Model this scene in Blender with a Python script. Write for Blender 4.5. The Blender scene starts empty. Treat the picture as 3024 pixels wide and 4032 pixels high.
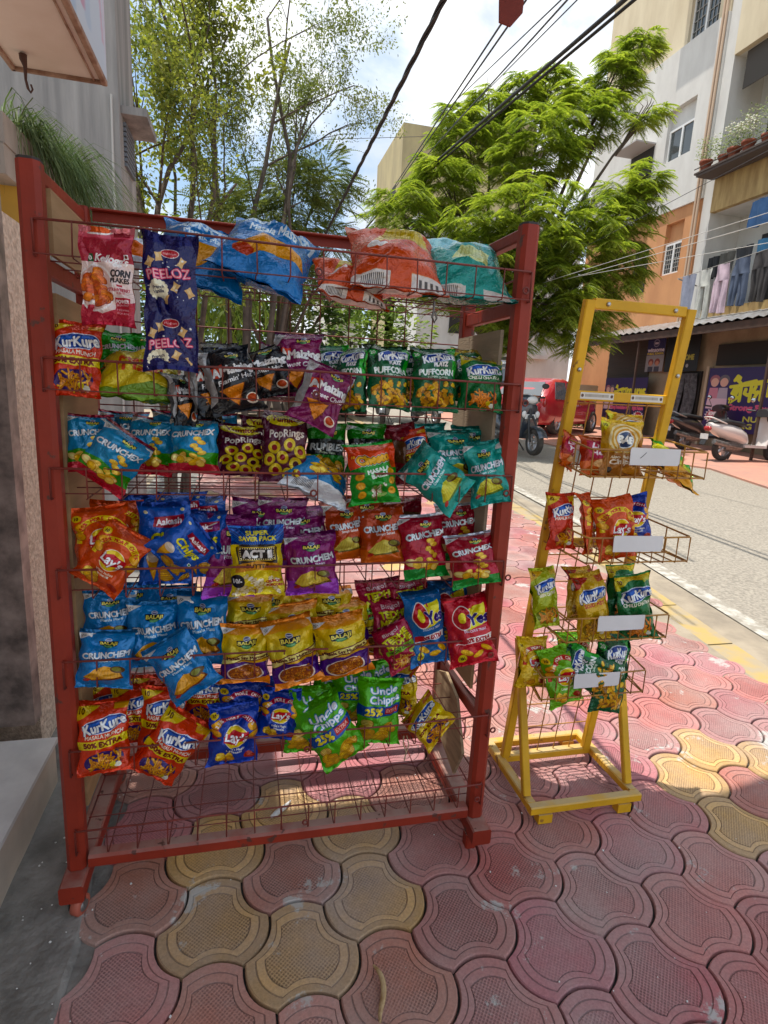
import bpy, math, random
import numpy as np
from mathutils import Vector, Matrix, Euler, noise
R_ = math.radians
rng = random.Random(11)
S = bpy.context.scene
COL = S.collection

# ---------------------------------------------------------------- camera
cam = bpy.data.objects.new('camera', bpy.data.cameras.new('camera'))
COL.objects.link(cam)
cam.location = (0.3864, -1.2761, 1.2183)
cam.rotation_euler = (R_(78.1199), R_(-2.8901), R_(-13.2126))
cam.data.sensor_fit = 'HORIZONTAL'; cam.data.sensor_width = 36.0; cam.data.lens = 26.794
cam.data.clip_start = 0.02; cam.data.clip_end = 2000
S.camera = cam
# ---------------------------------------------------------------- sun, sky, exposure
SUN = Vector((-0.195, 0.032, 1.0)).normalized()
sl = bpy.data.lights.new('sun', 'SUN'); sl.energy = 4.1; sl.angle = R_(0.53); sl.color = (1.0, 0.945, 0.86)
so = bpy.data.objects.new('sun', sl); COL.objects.link(so)
so.rotation_euler = SUN.to_track_quat('Z', 'Y').to_euler(); so.location = (0, 0, 30)
W = bpy.data.worlds.new('World'); S.world = W; W.use_nodes = True
wn, wl = W.node_tree.nodes, W.node_tree.links
bg = wn['Background']; bg.inputs['Strength'].default_value = 0.15
sky = wn.new('ShaderNodeTexSky'); sky.sky_type = 'NISHITA'; sky.sun_disc = False
sky.sun_elevation = math.asin(SUN.z); sky.sun_rotation = math.atan2(SUN.x, SUN.y)
sky.air_density = 1.0; sky.dust_density = 1.6; sky.ozone_density = 1.0; sky.altitude = 500
tc = wn.new('ShaderNodeTexCoord')
mp = wn.new('ShaderNodeMapping'); mp.inputs['Scale'].default_value = (1.0, 1.0, 1.5); mp.inputs['Location'].default_value = (0.35, 0.1, 0.22)
nz = wn.new('ShaderNodeTexNoise'); nz.inputs['Scale'].default_value = 2.6; nz.inputs['Detail'].default_value = 9; nz.inputs['Roughness'].default_value = 0.58
nz.inputs['Distortion'].default_value = 0.25
rp = wn.new('ShaderNodeValToRGB'); rp.color_ramp.elements[0].position = 0.44; rp.color_ramp.elements[1].position = 0.57
n2 = wn.new('ShaderNodeTexNoise'); n2.inputs['Scale'].default_value = 5.0; n2.inputs['Detail'].default_value = 6
r2 = wn.new('ShaderNodeValToRGB'); r2.color_ramp.elements[0].color = (4.6, 4.9, 5.5, 1); r2.color_ramp.elements[1].color = (7.4, 7.4, 7.3, 1)
r2.color_ramp.elements[0].position = 0.35; r2.color_ramp.elements[1].position = 0.6
lift = wn.new('ShaderNodeMixRGB'); lift.blend_type = 'MIX'; lift.inputs[0].default_value = 0.5; lift.inputs[2].default_value = (2.9, 4.2, 5.6, 1)
mx = wn.new('ShaderNodeMixRGB')
wl.new(tc.outputs['Generated'], mp.inputs['Vector']); wl.new(mp.outputs[0], nz.inputs['Vector']); wl.new(mp.outputs[0], n2.inputs['Vector'])
wl.new(nz.outputs['Fac'], rp.inputs[0]); wl.new(n2.outputs['Fac'], r2.inputs[0])
wl.new(sky.outputs[0], lift.inputs[1])
wl.new(rp.outputs[0], mx.inputs[0]); wl.new(lift.outputs[0], mx.inputs[1]); wl.new(r2.outputs[0], mx.inputs[2])
wl.new(mx.outputs[0], bg.inputs['Color'])
S.view_settings.view_transform = 'Standard'; S.view_settings.look = 'None'; S.view_settings.gamma = 1
S.view_settings.exposure = 0.42
S.render.resolution_x = 768; S.render.resolution_y = 1024
try:
    S.cycles.use_denoising = True
    S.cycles.max_bounces = 8; S.cycles.transparent_max_bounces = 8
except Exception: pass

# ---------------------------------------------------------------- helpers
SL = 0.032                       # the ground climbs gently away from the shop
def gz(y, x=0.0): return SL * y

def tag(o, label=None, cat=None, group=None, kind=None):
    if label: o['label'] = label
    if cat: o['category'] = cat
    if group: o['group'] = group
    if kind: o['kind'] = kind
    return o
def empty(name, loc, label=None, cat=None, group=None, rz=0.0):
    o = bpy.data.objects.new(name, None); COL.objects.link(o)
    o.location = loc; o.rotation_euler = (0, 0, rz); o.empty_display_size = 0.05
    return tag(o, label, cat, group)

class MB:
    """collects vertices and faces, links them as ONE mesh object"""
    def __init__(s): s.v = []; s.f = []; s.m = []; s.sm = []; s.cur = 0; s.smooth = False
    def _add(s, vs, fs, smooth=None):
        b = len(s.v); s.v += [tuple(v) for v in vs]
        for f in fs:
            s.f.append([b + i for i in f]); s.m.append(s.cur); s.sm.append(s.smooth if smooth is None else smooth)
    def box(s, a, b, M=None):
        x0, y0, z0 = a; x1, y1, z1 = b
        vs = [Vector(q) for q in ((x0,y0,z0),(x1,y0,z0),(x1,y1,z0),(x0,y1,z0),(x0,y0,z1),(x1,y0,z1),(x1,y1,z1),(x0,y1,z1))]
        if M is not None: vs = [M @ v for v in vs]
        s._add(vs, [(0,3,2,1),(4,5,6,7),(0,1,5,4),(1,2,6,5),(2,3,7,6),(3,0,4,7)], False); return s
    def bar(s, p, q, w, h=None, up=(0,0,1), bev=0.0):
        """square tube from p to q, w across, h along up, chamfered"""
        p = Vector(p); q = Vector(q); d = (q - p).normalized(); u = Vector(up)
        if abs(d.dot(u)) > .98: u = Vector((0, 1, 0))
        r = d.cross(u).normalized(); u = r.cross(d).normalized(); h = h or w; bv = bev or min(w, h) * .13
        pr = [(-w/2+bv,-h/2),(w/2-bv,-h/2),(w/2,-h/2+bv),(w/2,h/2-bv),(w/2-bv,h/2),(-w/2+bv,h/2),(-w/2,h/2-bv),(-w/2,-h/2+bv)]
        vs = [e + r*a + u*b for e in (p, q) for a, b in pr]
        s._add(vs, [(i, (i+1) % 8, 8+(i+1) % 8, 8+i) for i in range(8)] + [tuple(range(7,-1,-1)), tuple(range(8,16))], False); return s
    def tube(s, pts, r, n=6, cap=True, smooth=True):
        pts = [Vector(p) for p in pts]; k = len(pts); rs = r if isinstance(r, (list, tuple)) else [r]*k
        vs = []; pu = None
        for i, p in enumerate(pts):
            d = (pts[min(i+1, k-1)] - pts[max(i-1, 0)])
            if d.length < 1e-9: d = Vector((0, 0, 1))
            d.normalize()
            if pu is None:
                u = Vector((0,0,1)) if abs(d.z) < .9 else Vector((1,0,0))
            else: u = pu
            u = (u - d*u.dot(d))
            if u.length < 1e-6: u = d.orthogonal()
            u.normalize(); pu = u; w = d.cross(u)
            for j in range(n):
                a = 2*math.pi*j/n; vs.append(p + u*(rs[i]*math.cos(a)) + w*(rs[i]*math.sin(a)))
        fs = [(i*n+j, i*n+(j+1) % n, (i+1)*n+(j+1) % n, (i+1)*n+j) for i in range(k-1) for j in range(n)]
        s._add(vs, fs, smooth)
        if cap: s._add(vs[:n], [tuple(range(n-1,-1,-1))], False); s._add(vs[-n:], [tuple(range(n))], False)
        return s
    def lathe(s, prof, n=20, M=None, smooth=True):
        """profile [(r,z)] turned about Z"""
        vs = []
        for r, z in prof:
            for j in range(n):
                a = 2*math.pi*j/n; v = Vector((r*math.cos(a), r*math.sin(a), z)); vs.append(M @ v if M is not None else v)
        k = len(prof)
        s._add(vs, [(i*n+j, i*n+(j+1) % n, (i+1)*n+(j+1) % n, (i+1)*n+j) for i in range(k-1) for j in range(n)], smooth); return s
    def loft(s, rings, closed=True, caps=True, smooth=True):
        n = len(rings[0]); vs = [Vector(v) for r in rings for v in r]; k = len(rings)
        m = n if closed else n-1
        s._add(vs, [(i*n+j, i*n+(j+1) % n, (i+1)*n+(j+1) % n, (i+1)*n+j) for i in range(k-1) for j in range(m)], smooth)
        if caps: s._add(rings[0], [tuple(range(n-1,-1,-1))], smooth); s._add(rings[-1], [tuple(range(n))], smooth)
        return s
    def prism(s, poly, dvec, M=None):
        """flat polygon pushed along dvec"""
        n = len(poly); a = [Vector(p) for p in poly]; d = Vector(dvec); b = [p + d for p in a]
        if M is not None: a = [M @ p for p in a]; b = [M @ p for p in b]
        s._add(a + b, [tuple(range(n-1,-1,-1)), tuple(range(n, 2*n))] + [(i, (i+1) % n, n+(i+1) % n, n+i) for i in range(n)], False); return s
    def quad(s, a, b, c, d): s._add([a, b, c, d], [(0,1,2,3)], False); return s
    def ball(s, c, r, nu=12, nv=8, sc=(1,1,1)):
        c = Vector(c); vs = []
        for i in range(nv+1):
            t = math.pi*i/nv
            for j in range(nu):
                a = 2*math.pi*j/nu
                vs.append(c + Vector((r*sc[0]*math.sin(t)*math.cos(a), r*sc[1]*math.sin(t)*math.sin(a), r*sc[2]*math.cos(t))))
        s._add(vs, [(i*nu+j, (i+1)*nu+j, (i+1)*nu+(j+1) % nu, i*nu+(j+1) % nu) for i in range(nv) for j in range(nu)], True); return s
    def build(s, name, mats, parent=None, loc=None, local=False, fix=True):
        me = bpy.data.meshes.new(name); me.from_pydata(s.v, [], s.f)
        mats = mats if isinstance(mats, (list, tuple)) else [mats]
        for m in mats: me.materials.append(m)
        me.polygons.foreach_set('material_index', s.m); me.polygons.foreach_set('use_smooth', s.sm)
        me.update()
        if fix:
            import bmesh
            bm = bmesh.new(); bm.from_mesh(me); bmesh.ops.recalc_face_normals(bm, faces=bm.faces); bm.to_mesh(me); bm.free()
        o = bpy.data.objects.new(name, me); COL.objects.link(o)
        if parent is not None:
            o.parent = parent
            if parent.type == 'EMPTY' and not local:      # geometry given in world space
                o.matrix_basis = (Matrix.Translation(parent.location) @ parent.rotation_euler.to_matrix().to_4x4()).inverted()
        if loc is not None: o.location = loc
        return o

def copy_tree(o, parent=None):
    c = o.copy(); COL.objects.link(c)
    if parent is not None: c.parent = parent
    for ch in [q for q in bpy.data.objects if q.parent == o]: copy_tree(ch, c)
    return c

# ---------------------------------------------------------------- materials
MATS = {}
def mat(name, col, rough=.6, metal=0.0, spec=.5, noise_amt=0.0, noise_scale=8.0, col2=None, bump=0.0, bump_scale=40.0, coat=0.0, alpha=None, trans=0.0, emit=None, ramp=(.35,.65), detail=6, stretch=None):
    if name in MATS: return MATS[name]
    m = bpy.data.materials.new(name); m.use_nodes = True; n, l = m.node_tree.nodes, m.node_tree.links
    b = n['Principled BSDF']; b.inputs['Base Color'].default_value = (*col, 1); b.inputs['Roughness'].default_value = rough
    b.inputs['Metallic'].default_value = metal; b.inputs['Specular IOR Level'].default_value = spec; b.inputs['Coat Weight'].default_value = coat
    if trans: b.inputs['Transmission Weight'].default_value = trans
    t = n.new('ShaderNodeTexCoord'); src = t.outputs['Object']
    if stretch:
        mpp = n.new('ShaderNodeMapping'); mpp.inputs['Scale'].default_value = stretch; l.new(src, mpp.inputs[0]); src = mpp.outputs[0]
    if col2 is not None or noise_amt:
        c2 = col2 if col2 is not None else tuple(max(0, c*(1-noise_amt)) for c in col)
        nt = n.new('ShaderNodeTexNoise'); nt.inputs['Scale'].default_value = noise_scale; nt.inputs['Detail'].default_value = detail; nt.inputs['Roughness'].default_value = .6
        r = n.new('ShaderNodeValToRGB'); r.color_ramp.elements[0].position = ramp[0]; r.color_ramp.elements[1].position = ramp[1]
        r.color_ramp.elements[0].color = (*c2, 1); r.color_ramp.elements[1].color = (*col, 1)
        l.new(src, nt.inputs['Vector']); l.new(nt.outputs['Fac'], r.inputs[0]); l.new(r.outputs[0], b.inputs['Base Color'])
    if bump:
        bt = n.new('ShaderNodeTexNoise'); bt.inputs['Scale'].default_value = bump_scale; bt.inputs['Detail'].default_value = 5
        bp = n.new('ShaderNodeBump'); bp.inputs['Strength'].default_value = bump; bp.inputs['Distance'].default_value = .01
        l.new(src, bt.inputs['Vector']); l.new(bt.outputs['Fac'], bp.inputs['Height']); l.new(bp.outputs[0], b.inputs['Normal'])
    if emit: b.inputs['Emission Color'].default_value = (*emit[0], 1); b.inputs['Emission Strength'].default_value = emit[1]
    MATS[name] = m; return m
def leaf_mat(name, cols, trans=.45, rough=.45):
    """leaves: colour varies per clump in object space, some light comes through"""
    m = bpy.data.materials.new(name); m.use_nodes = True; n, l = m.node_tree.nodes, m.node_tree.links
    n.remove(n['Principled BSDF']); out = n['Material Output']
    g = n.new('ShaderNodeNewGeometry'); wn_ = n.new('ShaderNodeTexNoise'); wn_.inputs['Scale'].default_value = 1.7; wn_.inputs['Detail'].default_value = 3
    add = n.new('ShaderNodeMath'); add.operation = 'MULTIPLY_ADD'; add.inputs[1].default_value = .45
    rp_ = n.new('ShaderNodeValToRGB'); e = rp_.color_ramp.elements
    e[0].position = .35; e[0].color = (*cols[0], 1); e[1].position = .85; e[1].color = (*cols[-1], 1)
    for i, c in enumerate(cols[1:-1]):
        q = e.new(.35 + .5*(i+1)/(len(cols)-1)); q.color = (*c, 1)
    l.new(g.outputs['Random Per Island'], add.inputs[0]); l.new(wn_.outputs['Fac'], add.inputs[2]); 
    l.new(g.outputs['Position'], wn_.inputs['Vector']); l.new(add.outputs[0], rp_.inputs[0])
    d = n.new('ShaderNodeBsdfDiffuse'); t = n.new('ShaderNodeBsdfTranslucent'); gl = n.new('ShaderNodeBsdfGlossy'); gl.inputs['Roughness'].default_value = .6
    gl.inputs['Color'].default_value = (1, 1, 1, 1)
    m1 = n.new('ShaderNodeMixShader'); m1.inputs[0].default_value = trans; m2 = n.new('ShaderNodeMixShader'); m2.inputs[0].default_value = .025
    br = n.new('ShaderNodeMixRGB'); br.blend_type = 'MULTIPLY'; br.inputs[0].default_value = 1; br.inputs[2].default_value = (1.0, 1.0, .55, 1)
    l.new(rp_.outputs[0], d.inputs[0]); l.new(rp_.outputs[0], br.inputs[1]); l.new(br.outputs[0], t.inputs[0])
    l.new(d.outputs[0], m1.inputs[1]); l.new(t.outputs[0], m1.inputs[2]); l.new(m1.outputs[0], m2.inputs[1]); l.new(gl.outputs[0], m2.inputs[2])
    l.new(m2.outputs[0], out.inputs['Surface']); return m
# ---------------------------------------------------------------- printed artwork: a small rasteriser for packs and signs
_GL = {}
def glyphs(txt):
    """triangles of a string set in the built-in font, cap height about 1"""
    if txt in _GL: return _GL[txt]
    cu = bpy.data.curves.new('t', 'FONT'); cu.body = txt; cu.size = 1.0; cu.resolution_u = 3; cu.align_x = 'CENTER'
    ob = bpy.data.objects.new('t', cu); COL.objects.link(ob)
    dg = bpy.context.evaluated_depsgraph_get(); me = bpy.data.meshes.new_from_object(ob.evaluated_get(dg))
    me.calc_loop_triangles()
    v = np.array([q.co[:2] for q in me.vertices]) if len(me.vertices) else np.zeros((0, 2))
    t = np.array([q.vertices[:] for q in me.loop_triangles]) if len(me.loop_triangles) else np.zeros((0, 3), int)
    bpy.data.objects.remove(ob); bpy.data.curves.remove(cu); bpy.data.meshes.remove(me)
    if len(v): v = v - np.array([(v[:,0].min()+v[:,0].max())/2, 0.36])
    v = v / .72
    _GL[txt] = (v, t); return v, t
def hexc(h):
    h = h.lstrip('#'); c = np.array([int(h[i:i+2], 16)/255 for i in (0, 2, 4)]); return c
class Canvas:
    """units: width 100, height H; y runs downward; 2x supersampled, sRGB"""
    def __init__(s, Wpx, H, base):
        s.k = Wpx*2/100.0; s.w = Wpx*2; s.h = int(round(H*s.k/2))*2; s.H = H
        s.a = np.empty((s.h, s.w, 3), np.float32); s.a[:] = hexc(base)
        yy, xx = np.mgrid[0:s.h, 0:s.w]; s.X = (xx+.5)/s.k; s.Y = (yy+.5)/s.k
    def put(s, m, c, op=1.0):
        c = hexc(c) if isinstance(c, str) else np.array(c)
        s.a[m] = s.a[m]*(1-op) + c*op
    def rect(s, x0, y0, x1, y1, c, op=1): s.put((s.X>=x0)&(s.X<x1)&(s.Y>=y0)&(s.Y<y1), c, op)
    def ell(s, cx, cy, rx, ry, c, rot=0, op=1):
        a = R_(rot); dx = s.X-cx; dy = s.Y-cy; u = dx*math.cos(a)+dy*math.sin(a); v = -dx*math.sin(a)+dy*math.cos(a)
        s.put((u/rx)**2+(v/ry)**2 < 1, c, op)
    def polymask(s, P):
        m = np.zeros(s.X.shape, bool); n = len(P)
        for i in range(n):
            x0, y0 = P[i]; x1, y1 = P[(i+1) % n]
            if y0 == y1: continue
            c = ((s.Y >= min(y0, y1)) & (s.Y < max(y0, y1))); xi = x0+(s.Y-y0)*(x1-x0)/(y1-y0)
            m ^= c & (s.X < xi)
        return m
    def poly(s, P, c, op=1): s.put(s.polymask(P), c, op)
    def strokemask(s, P, w):
        m = np.zeros(s.X.shape, bool)
        for (x0, y0), (x1, y1) in zip(P[:-1], P[1:]):
            dx, dy = x1-x0, y1-y0; L = dx*dx+dy*dy+1e-9
            t = np.clip(((s.X-x0)*dx+(s.Y-y0)*dy)/L, 0, 1)
            m |= (s.X-x0-t*dx)**2+(s.Y-y0-t*dy)**2 < (w/2)**2
        return m
    def stroke(s, P, w, c, op=1): s.put(s.strokemask(P, w), c, op)
    def dil(s, m, r):
        q = int(round(r*s.k)); o = m.copy()
        for _ in range(q):
            n = o.copy(); n[1:] |= o[:-1]; n[:-1] |= o[1:]; n[:,1:] |= o[:,:-1]; n[:,:-1] |= o[:,1:]; o = n
        return o
    def textmask(s, txt, cx, cy, h, w=None, rot=0, arc=0, shear=0):
        v, t = glyphs(txt); m = np.zeros(s.X.shape, bool)
        if not len(t): return m
        x = v[:,0].copy(); y = v[:,1].copy(); W0 = x.max()-x.min()
        sx = (w/W0) if w else h
        x = x*sx; y = y*h
        if arc: y = y - arc*((x/(W0*sx/2))**2)
        x = x + shear*y
        a = R_(rot); px = (cx + x*math.cos(a) + y*math.sin(a))*s.k; py = (cy - (-x*math.sin(a)*1 + y*math.cos(a)))*s.k
        for A, B, C_ in t:
            ax, ay, bx, by, qx, qy = px[A], py[A], px[B], py[B], px[C_], py[C_]
            x0 = max(0, int(min(ax,bx,qx))); x1 = min(s.w, int(max(ax,bx,qx))+2); y0 = max(0, int(min(ay,by,qy))); y1 = min(s.h, int(max(ay,by,qy))+2)
            if x1 <= x0 or y1 <= y0: continue
            gx = np.arange(x0, x1)[None,:]+.5; gy = np.arange(y0, y1)[:,None]+.5
            d1 = (bx-ax)*(gy-ay)-(by-ay)*(gx-ax); d2 = (qx-bx)*(gy-by)-(qy-by)*(gx-bx); d3 = (ax-qx)*(gy-qy)-(ay-qy)*(gx-qx)
            m[y0:y1, x0:x1] |= ((d1>=-.3)&(d2>=-.3)&(d3>=-.3))|((d1<=.3)&(d2<=.3)&(d3<=.3))
        return m
    def text(s, txt, cx, cy, h, c, w=None, rot=0, arc=0, shear=0, bold=0, out=None, ow=1.0):
        m = s.textmask(txt, cx, cy, h, w, rot, arc, shear)
        if bold: m = s.dil(m, bold)
        if out: s.put(s.dil(m, ow), out)
        s.put(m, c)
    def grad(s, y0, y1, c0, c1):
        t = np.clip((s.Y-y0)/(y1-y0), 0, 1)[...,None]; m = (s.Y>=y0)&(s.Y<y1)
        g = hexc(c0)*(1-t)+hexc(c1)*t; s.a[m] = g[m]
    def image(s, name):
        a = s.a.reshape(s.h//2, 2, s.w//2, 2, 3).mean((1, 3))
        h, w = a.shape[:2]; im = bpy.data.images.new(name, w, h)
        px = np.ones((h, w, 4), np.float32); px[...,:3] = a[::-1]; im.pixels.foreach_set(px.ravel()); im.update(); im.pack(); return im

R2 = random.Random(5)
def crisp(c, cx, cy, rx, ry, rot, col, dark, ridges=0):
    c.ell(cx, cy, rx, ry, dark, rot); c.ell(cx-.3, cy-.6, rx*.92, ry*.9, col, rot); c.ell(cx-rx*.2, cy-ry*.3, rx*.45, ry*.35, tuple(min(1, v*1.14) for v in hexc(col)), rot)
    a = R_(rot)
    for i in range(ridges):
        o = (i-(ridges-1)/2)*2*ry/(ridges+1)
        L = rx*math.sqrt(max(0, 1-(o/ry)**2))*.9
        mx_, my = cx-o*math.sin(a), cy+o*math.cos(a)
        c.stroke([(mx_-L*math.cos(a), my-L*math.sin(a)), (mx_+L*math.cos(a), my+L*math.sin(a))], .7, dark)
def pile(c, x0, y0, x1, y1, n, kind, cols, seed=1):
    r = random.Random(seed)
    for i in range(n):
        x = r.uniform(x0, x1); y = y0+(y1-y0)*(i/n)**.8; col = r.choice(cols[:-1]); dk = cols[-1]
        if kind == 'chip': crisp(c, x, y, r.uniform(9, 13), r.uniform(6, 9), r.uniform(-40, 40), col, dk)
        elif kind == 'ridge': crisp(c, x, y, r.uniform(11, 16), r.uniform(7, 10), r.uniform(-40, 40), col, dk, 5)
        elif kind == 'stick':
            a = r.uniform(0, 180); L = r.uniform(5, 9); dx, dy = L*math.cos(R_(a)), L*math.sin(R_(a))
            c.stroke([(x-dx, y-dy), (x, y+1), (x+dx, y+dy)], 4.2, dk); c.stroke([(x-dx, y-dy-.4), (x, y+.6), (x+dx, y+dy-.4)], 3.0, col)
        elif kind == 'puff':
            for q in range(3): c.ell(x+r.uniform(-3,3), y+r.uniform(-3,3), 5, 4, dk)
            for q in range(3): c.ell(x+r.uniform(-3,3)-.4, y+r.uniform(-3,3)-.6, 4, 3.2, col)
        elif kind == 'rice': 
            a = R_(r.uniform(0, 180)); c.ell(x, y, 3.6, 1.7, dk, math.degrees(a)); c.ell(x-.2, y-.3, 3.0, 1.2, col, math.degrees(a))
        elif kind == 'corn':
            for q in range(4): c.ell(x+r.uniform(-3.5,3.5), y+r.uniform(-3,3), r.uniform(2.5,4), r.uniform(2.2,3.4), dk)
            for q in range(5): c.ell(x+r.uniform(-3.5,3.5), y+r.uniform(-3.5,2.5), r.uniform(1.8,3), r.uniform(1.6,2.6), col)
CHIP = ['#e0b14a', '#d49a35', '#efca6e', '#8a5616']
def corner_price(c, t='10/-'):
    c.poly([(0, 9), (30, 9), (0, 24)], '#d9d6d2'); c.text(t, 9, 14, 5.5, '#222222', rot=-30)
def balaji(c, cx, cy, k=1.0, col='#10131c'):
    c.poly([(cx-20*k, cy-6*k), (cx+20*k, cy-6*k), (cx+18*k, cy+5*k), (cx+7*k, cy+8*k), (cx, cy+6*k), (cx-7*k, cy+8*k), (cx-18*k, cy+5*k)], col)
    c.ell(cx, cy-8.5*k, 7*k, 4.6*k, '#c9cedb'); c.ell(cx, cy-8.5*k, 5.6*k, 3.2*k, '#39406e'); c.rect(cx-5*k, cy-9.3*k, cx+5*k, cy-7.8*k, '#d8dcec')
    c.text('BALAJI', cx, cy-.6*k, 7.2*k, '#f0df7c', w=34*k, bold=.35)
    c.poly([(cx-11*k, cy+4*k), (cx+11*k, cy+4*k), (cx+8*k, cy+9*k), (cx, cy+10.5*k), (cx-8*k, cy+9*k)], '#3f7d4a'); c.text('WAFERS', cx, cy+6.6*k, 3.4*k, '#bfe3b0', w=15*k)
def d_crunchem(c, base, sub, chip='#e2a13c', dark='#7a3f10', low=None):
    c.rect(0, 0, 100, 7, tuple(hexc(base)*.75)); corner_price(c)
    if low: c.rect(0, 105, 100, 140, low)
    balaji(c, 52, 32, .92)
    c.text('CRUNCHEM', 52, 58, 13.5, '#dfe3e8', w=86, rot=-5, arc=-1.5, bold=.8, out='#22303a', ow=.6)
    c.text(sub, 55, 70, 5.6, '#eef2f4', w=44, rot=-4, bold=.2)
    c.poly([(14, 112), (30, 92), (50, 84), (66, 88), (82, 100), (88, 112), (60, 118), (30, 120)], dark)
    c.poly([(15, 110), (31, 91), (50, 83), (64, 87), (78, 99), (84, 108), (58, 114), (30, 117)], chip)
    for i in range(9): c.stroke([(22+i*7, 112), (30+i*5.5, 92-abs(4-i)*-.8)], .8, tuple(hexc(chip)*.78))
    c.ell(74, 92, 14, 8, '#5b4226', 10); c.ell(72, 91, 9, 5, '#8a8a48', 10); c.ell(20, 118, 7, 4, '#b03024', -20)
def d_crunchex(c, base, foot, mid='#3f8e2e'):
    c.rect(0, 0, 100, 7, '#8a2438' if base != '#7d0f22' else '#c9ccd6'); corner_price(c)
    balaji(c, 58, 24, .72)
    c.poly([(0, 90), (30, 84), (60, 92), (100, 88), (100, 120), (0, 120)], mid)
    c.rect(0, 116, 100, 140, foot)
    for i in range(7): crisp(c, 62+9*math.sin(i*2.1), 60+i*8, 9, 5.5, 25*math.sin(i*3), '#e8c069', '#a06a1e')
    pile(c, 12, 100, 80, 118, 11, 'chip', ['#ecc978', '#e2b455', '#f2d897', '#9a6420'], 4)
    c.text('CRUNCHEX', 50, 46, 13, '#e8ebee', w=88, rot=-5, shear=.12, bold=.9, out='#2a343c', ow=.6)
def d_kurkure(c, base, band, sub, price='10', sub2=None, nib=('#d98c2f', '#e8ae4c', '#8c4a12'), nk='stick', subc='#f3e7d8', corner='#e6c21f'):
    c.poly([(0, 8), (46, 8), (0, 34)], corner); c.text(price, 12, 15, 9, '#5a2a10', bold=.5)
    c.rect(72, 8, 100, 18, corner, .75)
    c.ell(52, 42, 45, 15, '#dfe6f5', -8); c.ell(52, 42, 43, 13.2, '#1d3f93', -8); c.ell(52, 38, 34, 6, '#2f62bf', -8)
    c.text('KurKure', 52, 42, 19, '#f5f5f2', w=84, rot=-9, arc=2, bold=1.2, out='#182a66', ow=.8)
    c.text(sub, 52, 62, 7, subc, w=min(76, len(sub)*6.2), rot=-3, bold=.45)
    if band:
        c.poly([(0, 72), (100, 66), (100, 82), (0, 88)], '#ead21e'); c.text(band, 50, 77, 9.5, '#7a2512', w=76, rot=-3, bold=.9)
    c.ell(50, 112, 38, 20, '#3a2a63' if band else tuple(hexc(base)*.7))
    pile(c, 20, 98, 82, 128, 46, nk, list(nib), 7)
    c.ell(76, 126, 7, 5, '#e9ead9'); c.ell(66, 122, 6, 5, '#d8c32a'); c.ell(84, 116, 4, 4, '#a83a20')
def d_lays(c, base, sub, arc_c='#c9291f', arc_t='50% MORE CHIPS', at='#f2d34c'):
    c.ell(10, 24, 9, 7, '#e3c335'); c.text('10', 10, 24, 6, '#55350c', bold=.4)
    for r_, cc in ((50, at), (39, base)): c.ell(54, 68, r_, r_*.95, cc)
    c.rect(0, 74, 100, 140, base)
    for q in ((16, 42, -30), (12, 60, 20), (90, 52, 40), (92, 70, -10)): crisp(c, q[0], q[1], 12, 8, q[2], '#e2a32f', '#9a5a14')
    for i, ch in enumerate(arc_t):
        a = R_(-58+116*i/(len(arc_t)-1)); x = 54+44.5*math.sin(a); y = 68-42*math.cos(a)
        if ch != ' ': c.text(ch, x, y, 6.6, arc_c, rot=math.degrees(a), bold=.5)
    c.ell(54, 70, 25, 23, '#fbf3dc'); c.ell(54, 70, 23.4, 21.5, '#f2cf1d')
    c.poly([(28, 66), (50, 57), (80, 61), (81, 74), (54, 83), (29, 80)], '#c6202b')
    c.text("Lay's", 55, 70, 17, '#ffffff', w=46, rot=7, bold=1.0, out='#8d1019', ow=.7)
    c.text(sub[0], 54, 98, 5.4, '#f6eedd', w=38, bold=.2)
    if len(sub) > 1: c.text(sub[1], 54, 105, 5.4, '#f6eedd', w=26, bold=.2)
    pile(c, 12, 112, 60, 128, 7, 'chip', CHIP, 3)
    c.ell(82, 122, 12, 7, '#a8301c', 15)
def d_murmura(c):
    c.grad(0, 22, '#d8741c', '#e69a1f'); c.grad(22, 70, '#e3b81e', '#c9b91c'); corner_price(c)
    balaji(c, 50, 40, 1.12)
    c.rect(0, 84, 100, 140, '#4a1f78')
    c.poly([(0, 78), (40, 66), (100, 62), (100, 76), (44, 80), (0, 92)], '#5a1420'); c.poly([(0, 80), (40, 68), (100, 64), (100, 74), (44, 78), (0, 90)], '#e6d98c')
    c.text('Masala Sev Murmura', 52, 73, 6.6, '#4a1c12', w=88, rot=-4, arc=-1, bold=.45)
    c.ell(50, 112, 38, 22, '#f1e4d6'); c.ell(50, 111, 35, 19.5, '#9a4d1a')
    pile(c, 20, 97, 80, 126, 90, 'rice', ['#d98c4a', '#c97835', '#e6a868', '#7f3d14'], 2)
    c.poly([(0, 124), (50, 134), (100, 120), (100, 140), (0, 140)], '#e8861f')
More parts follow.
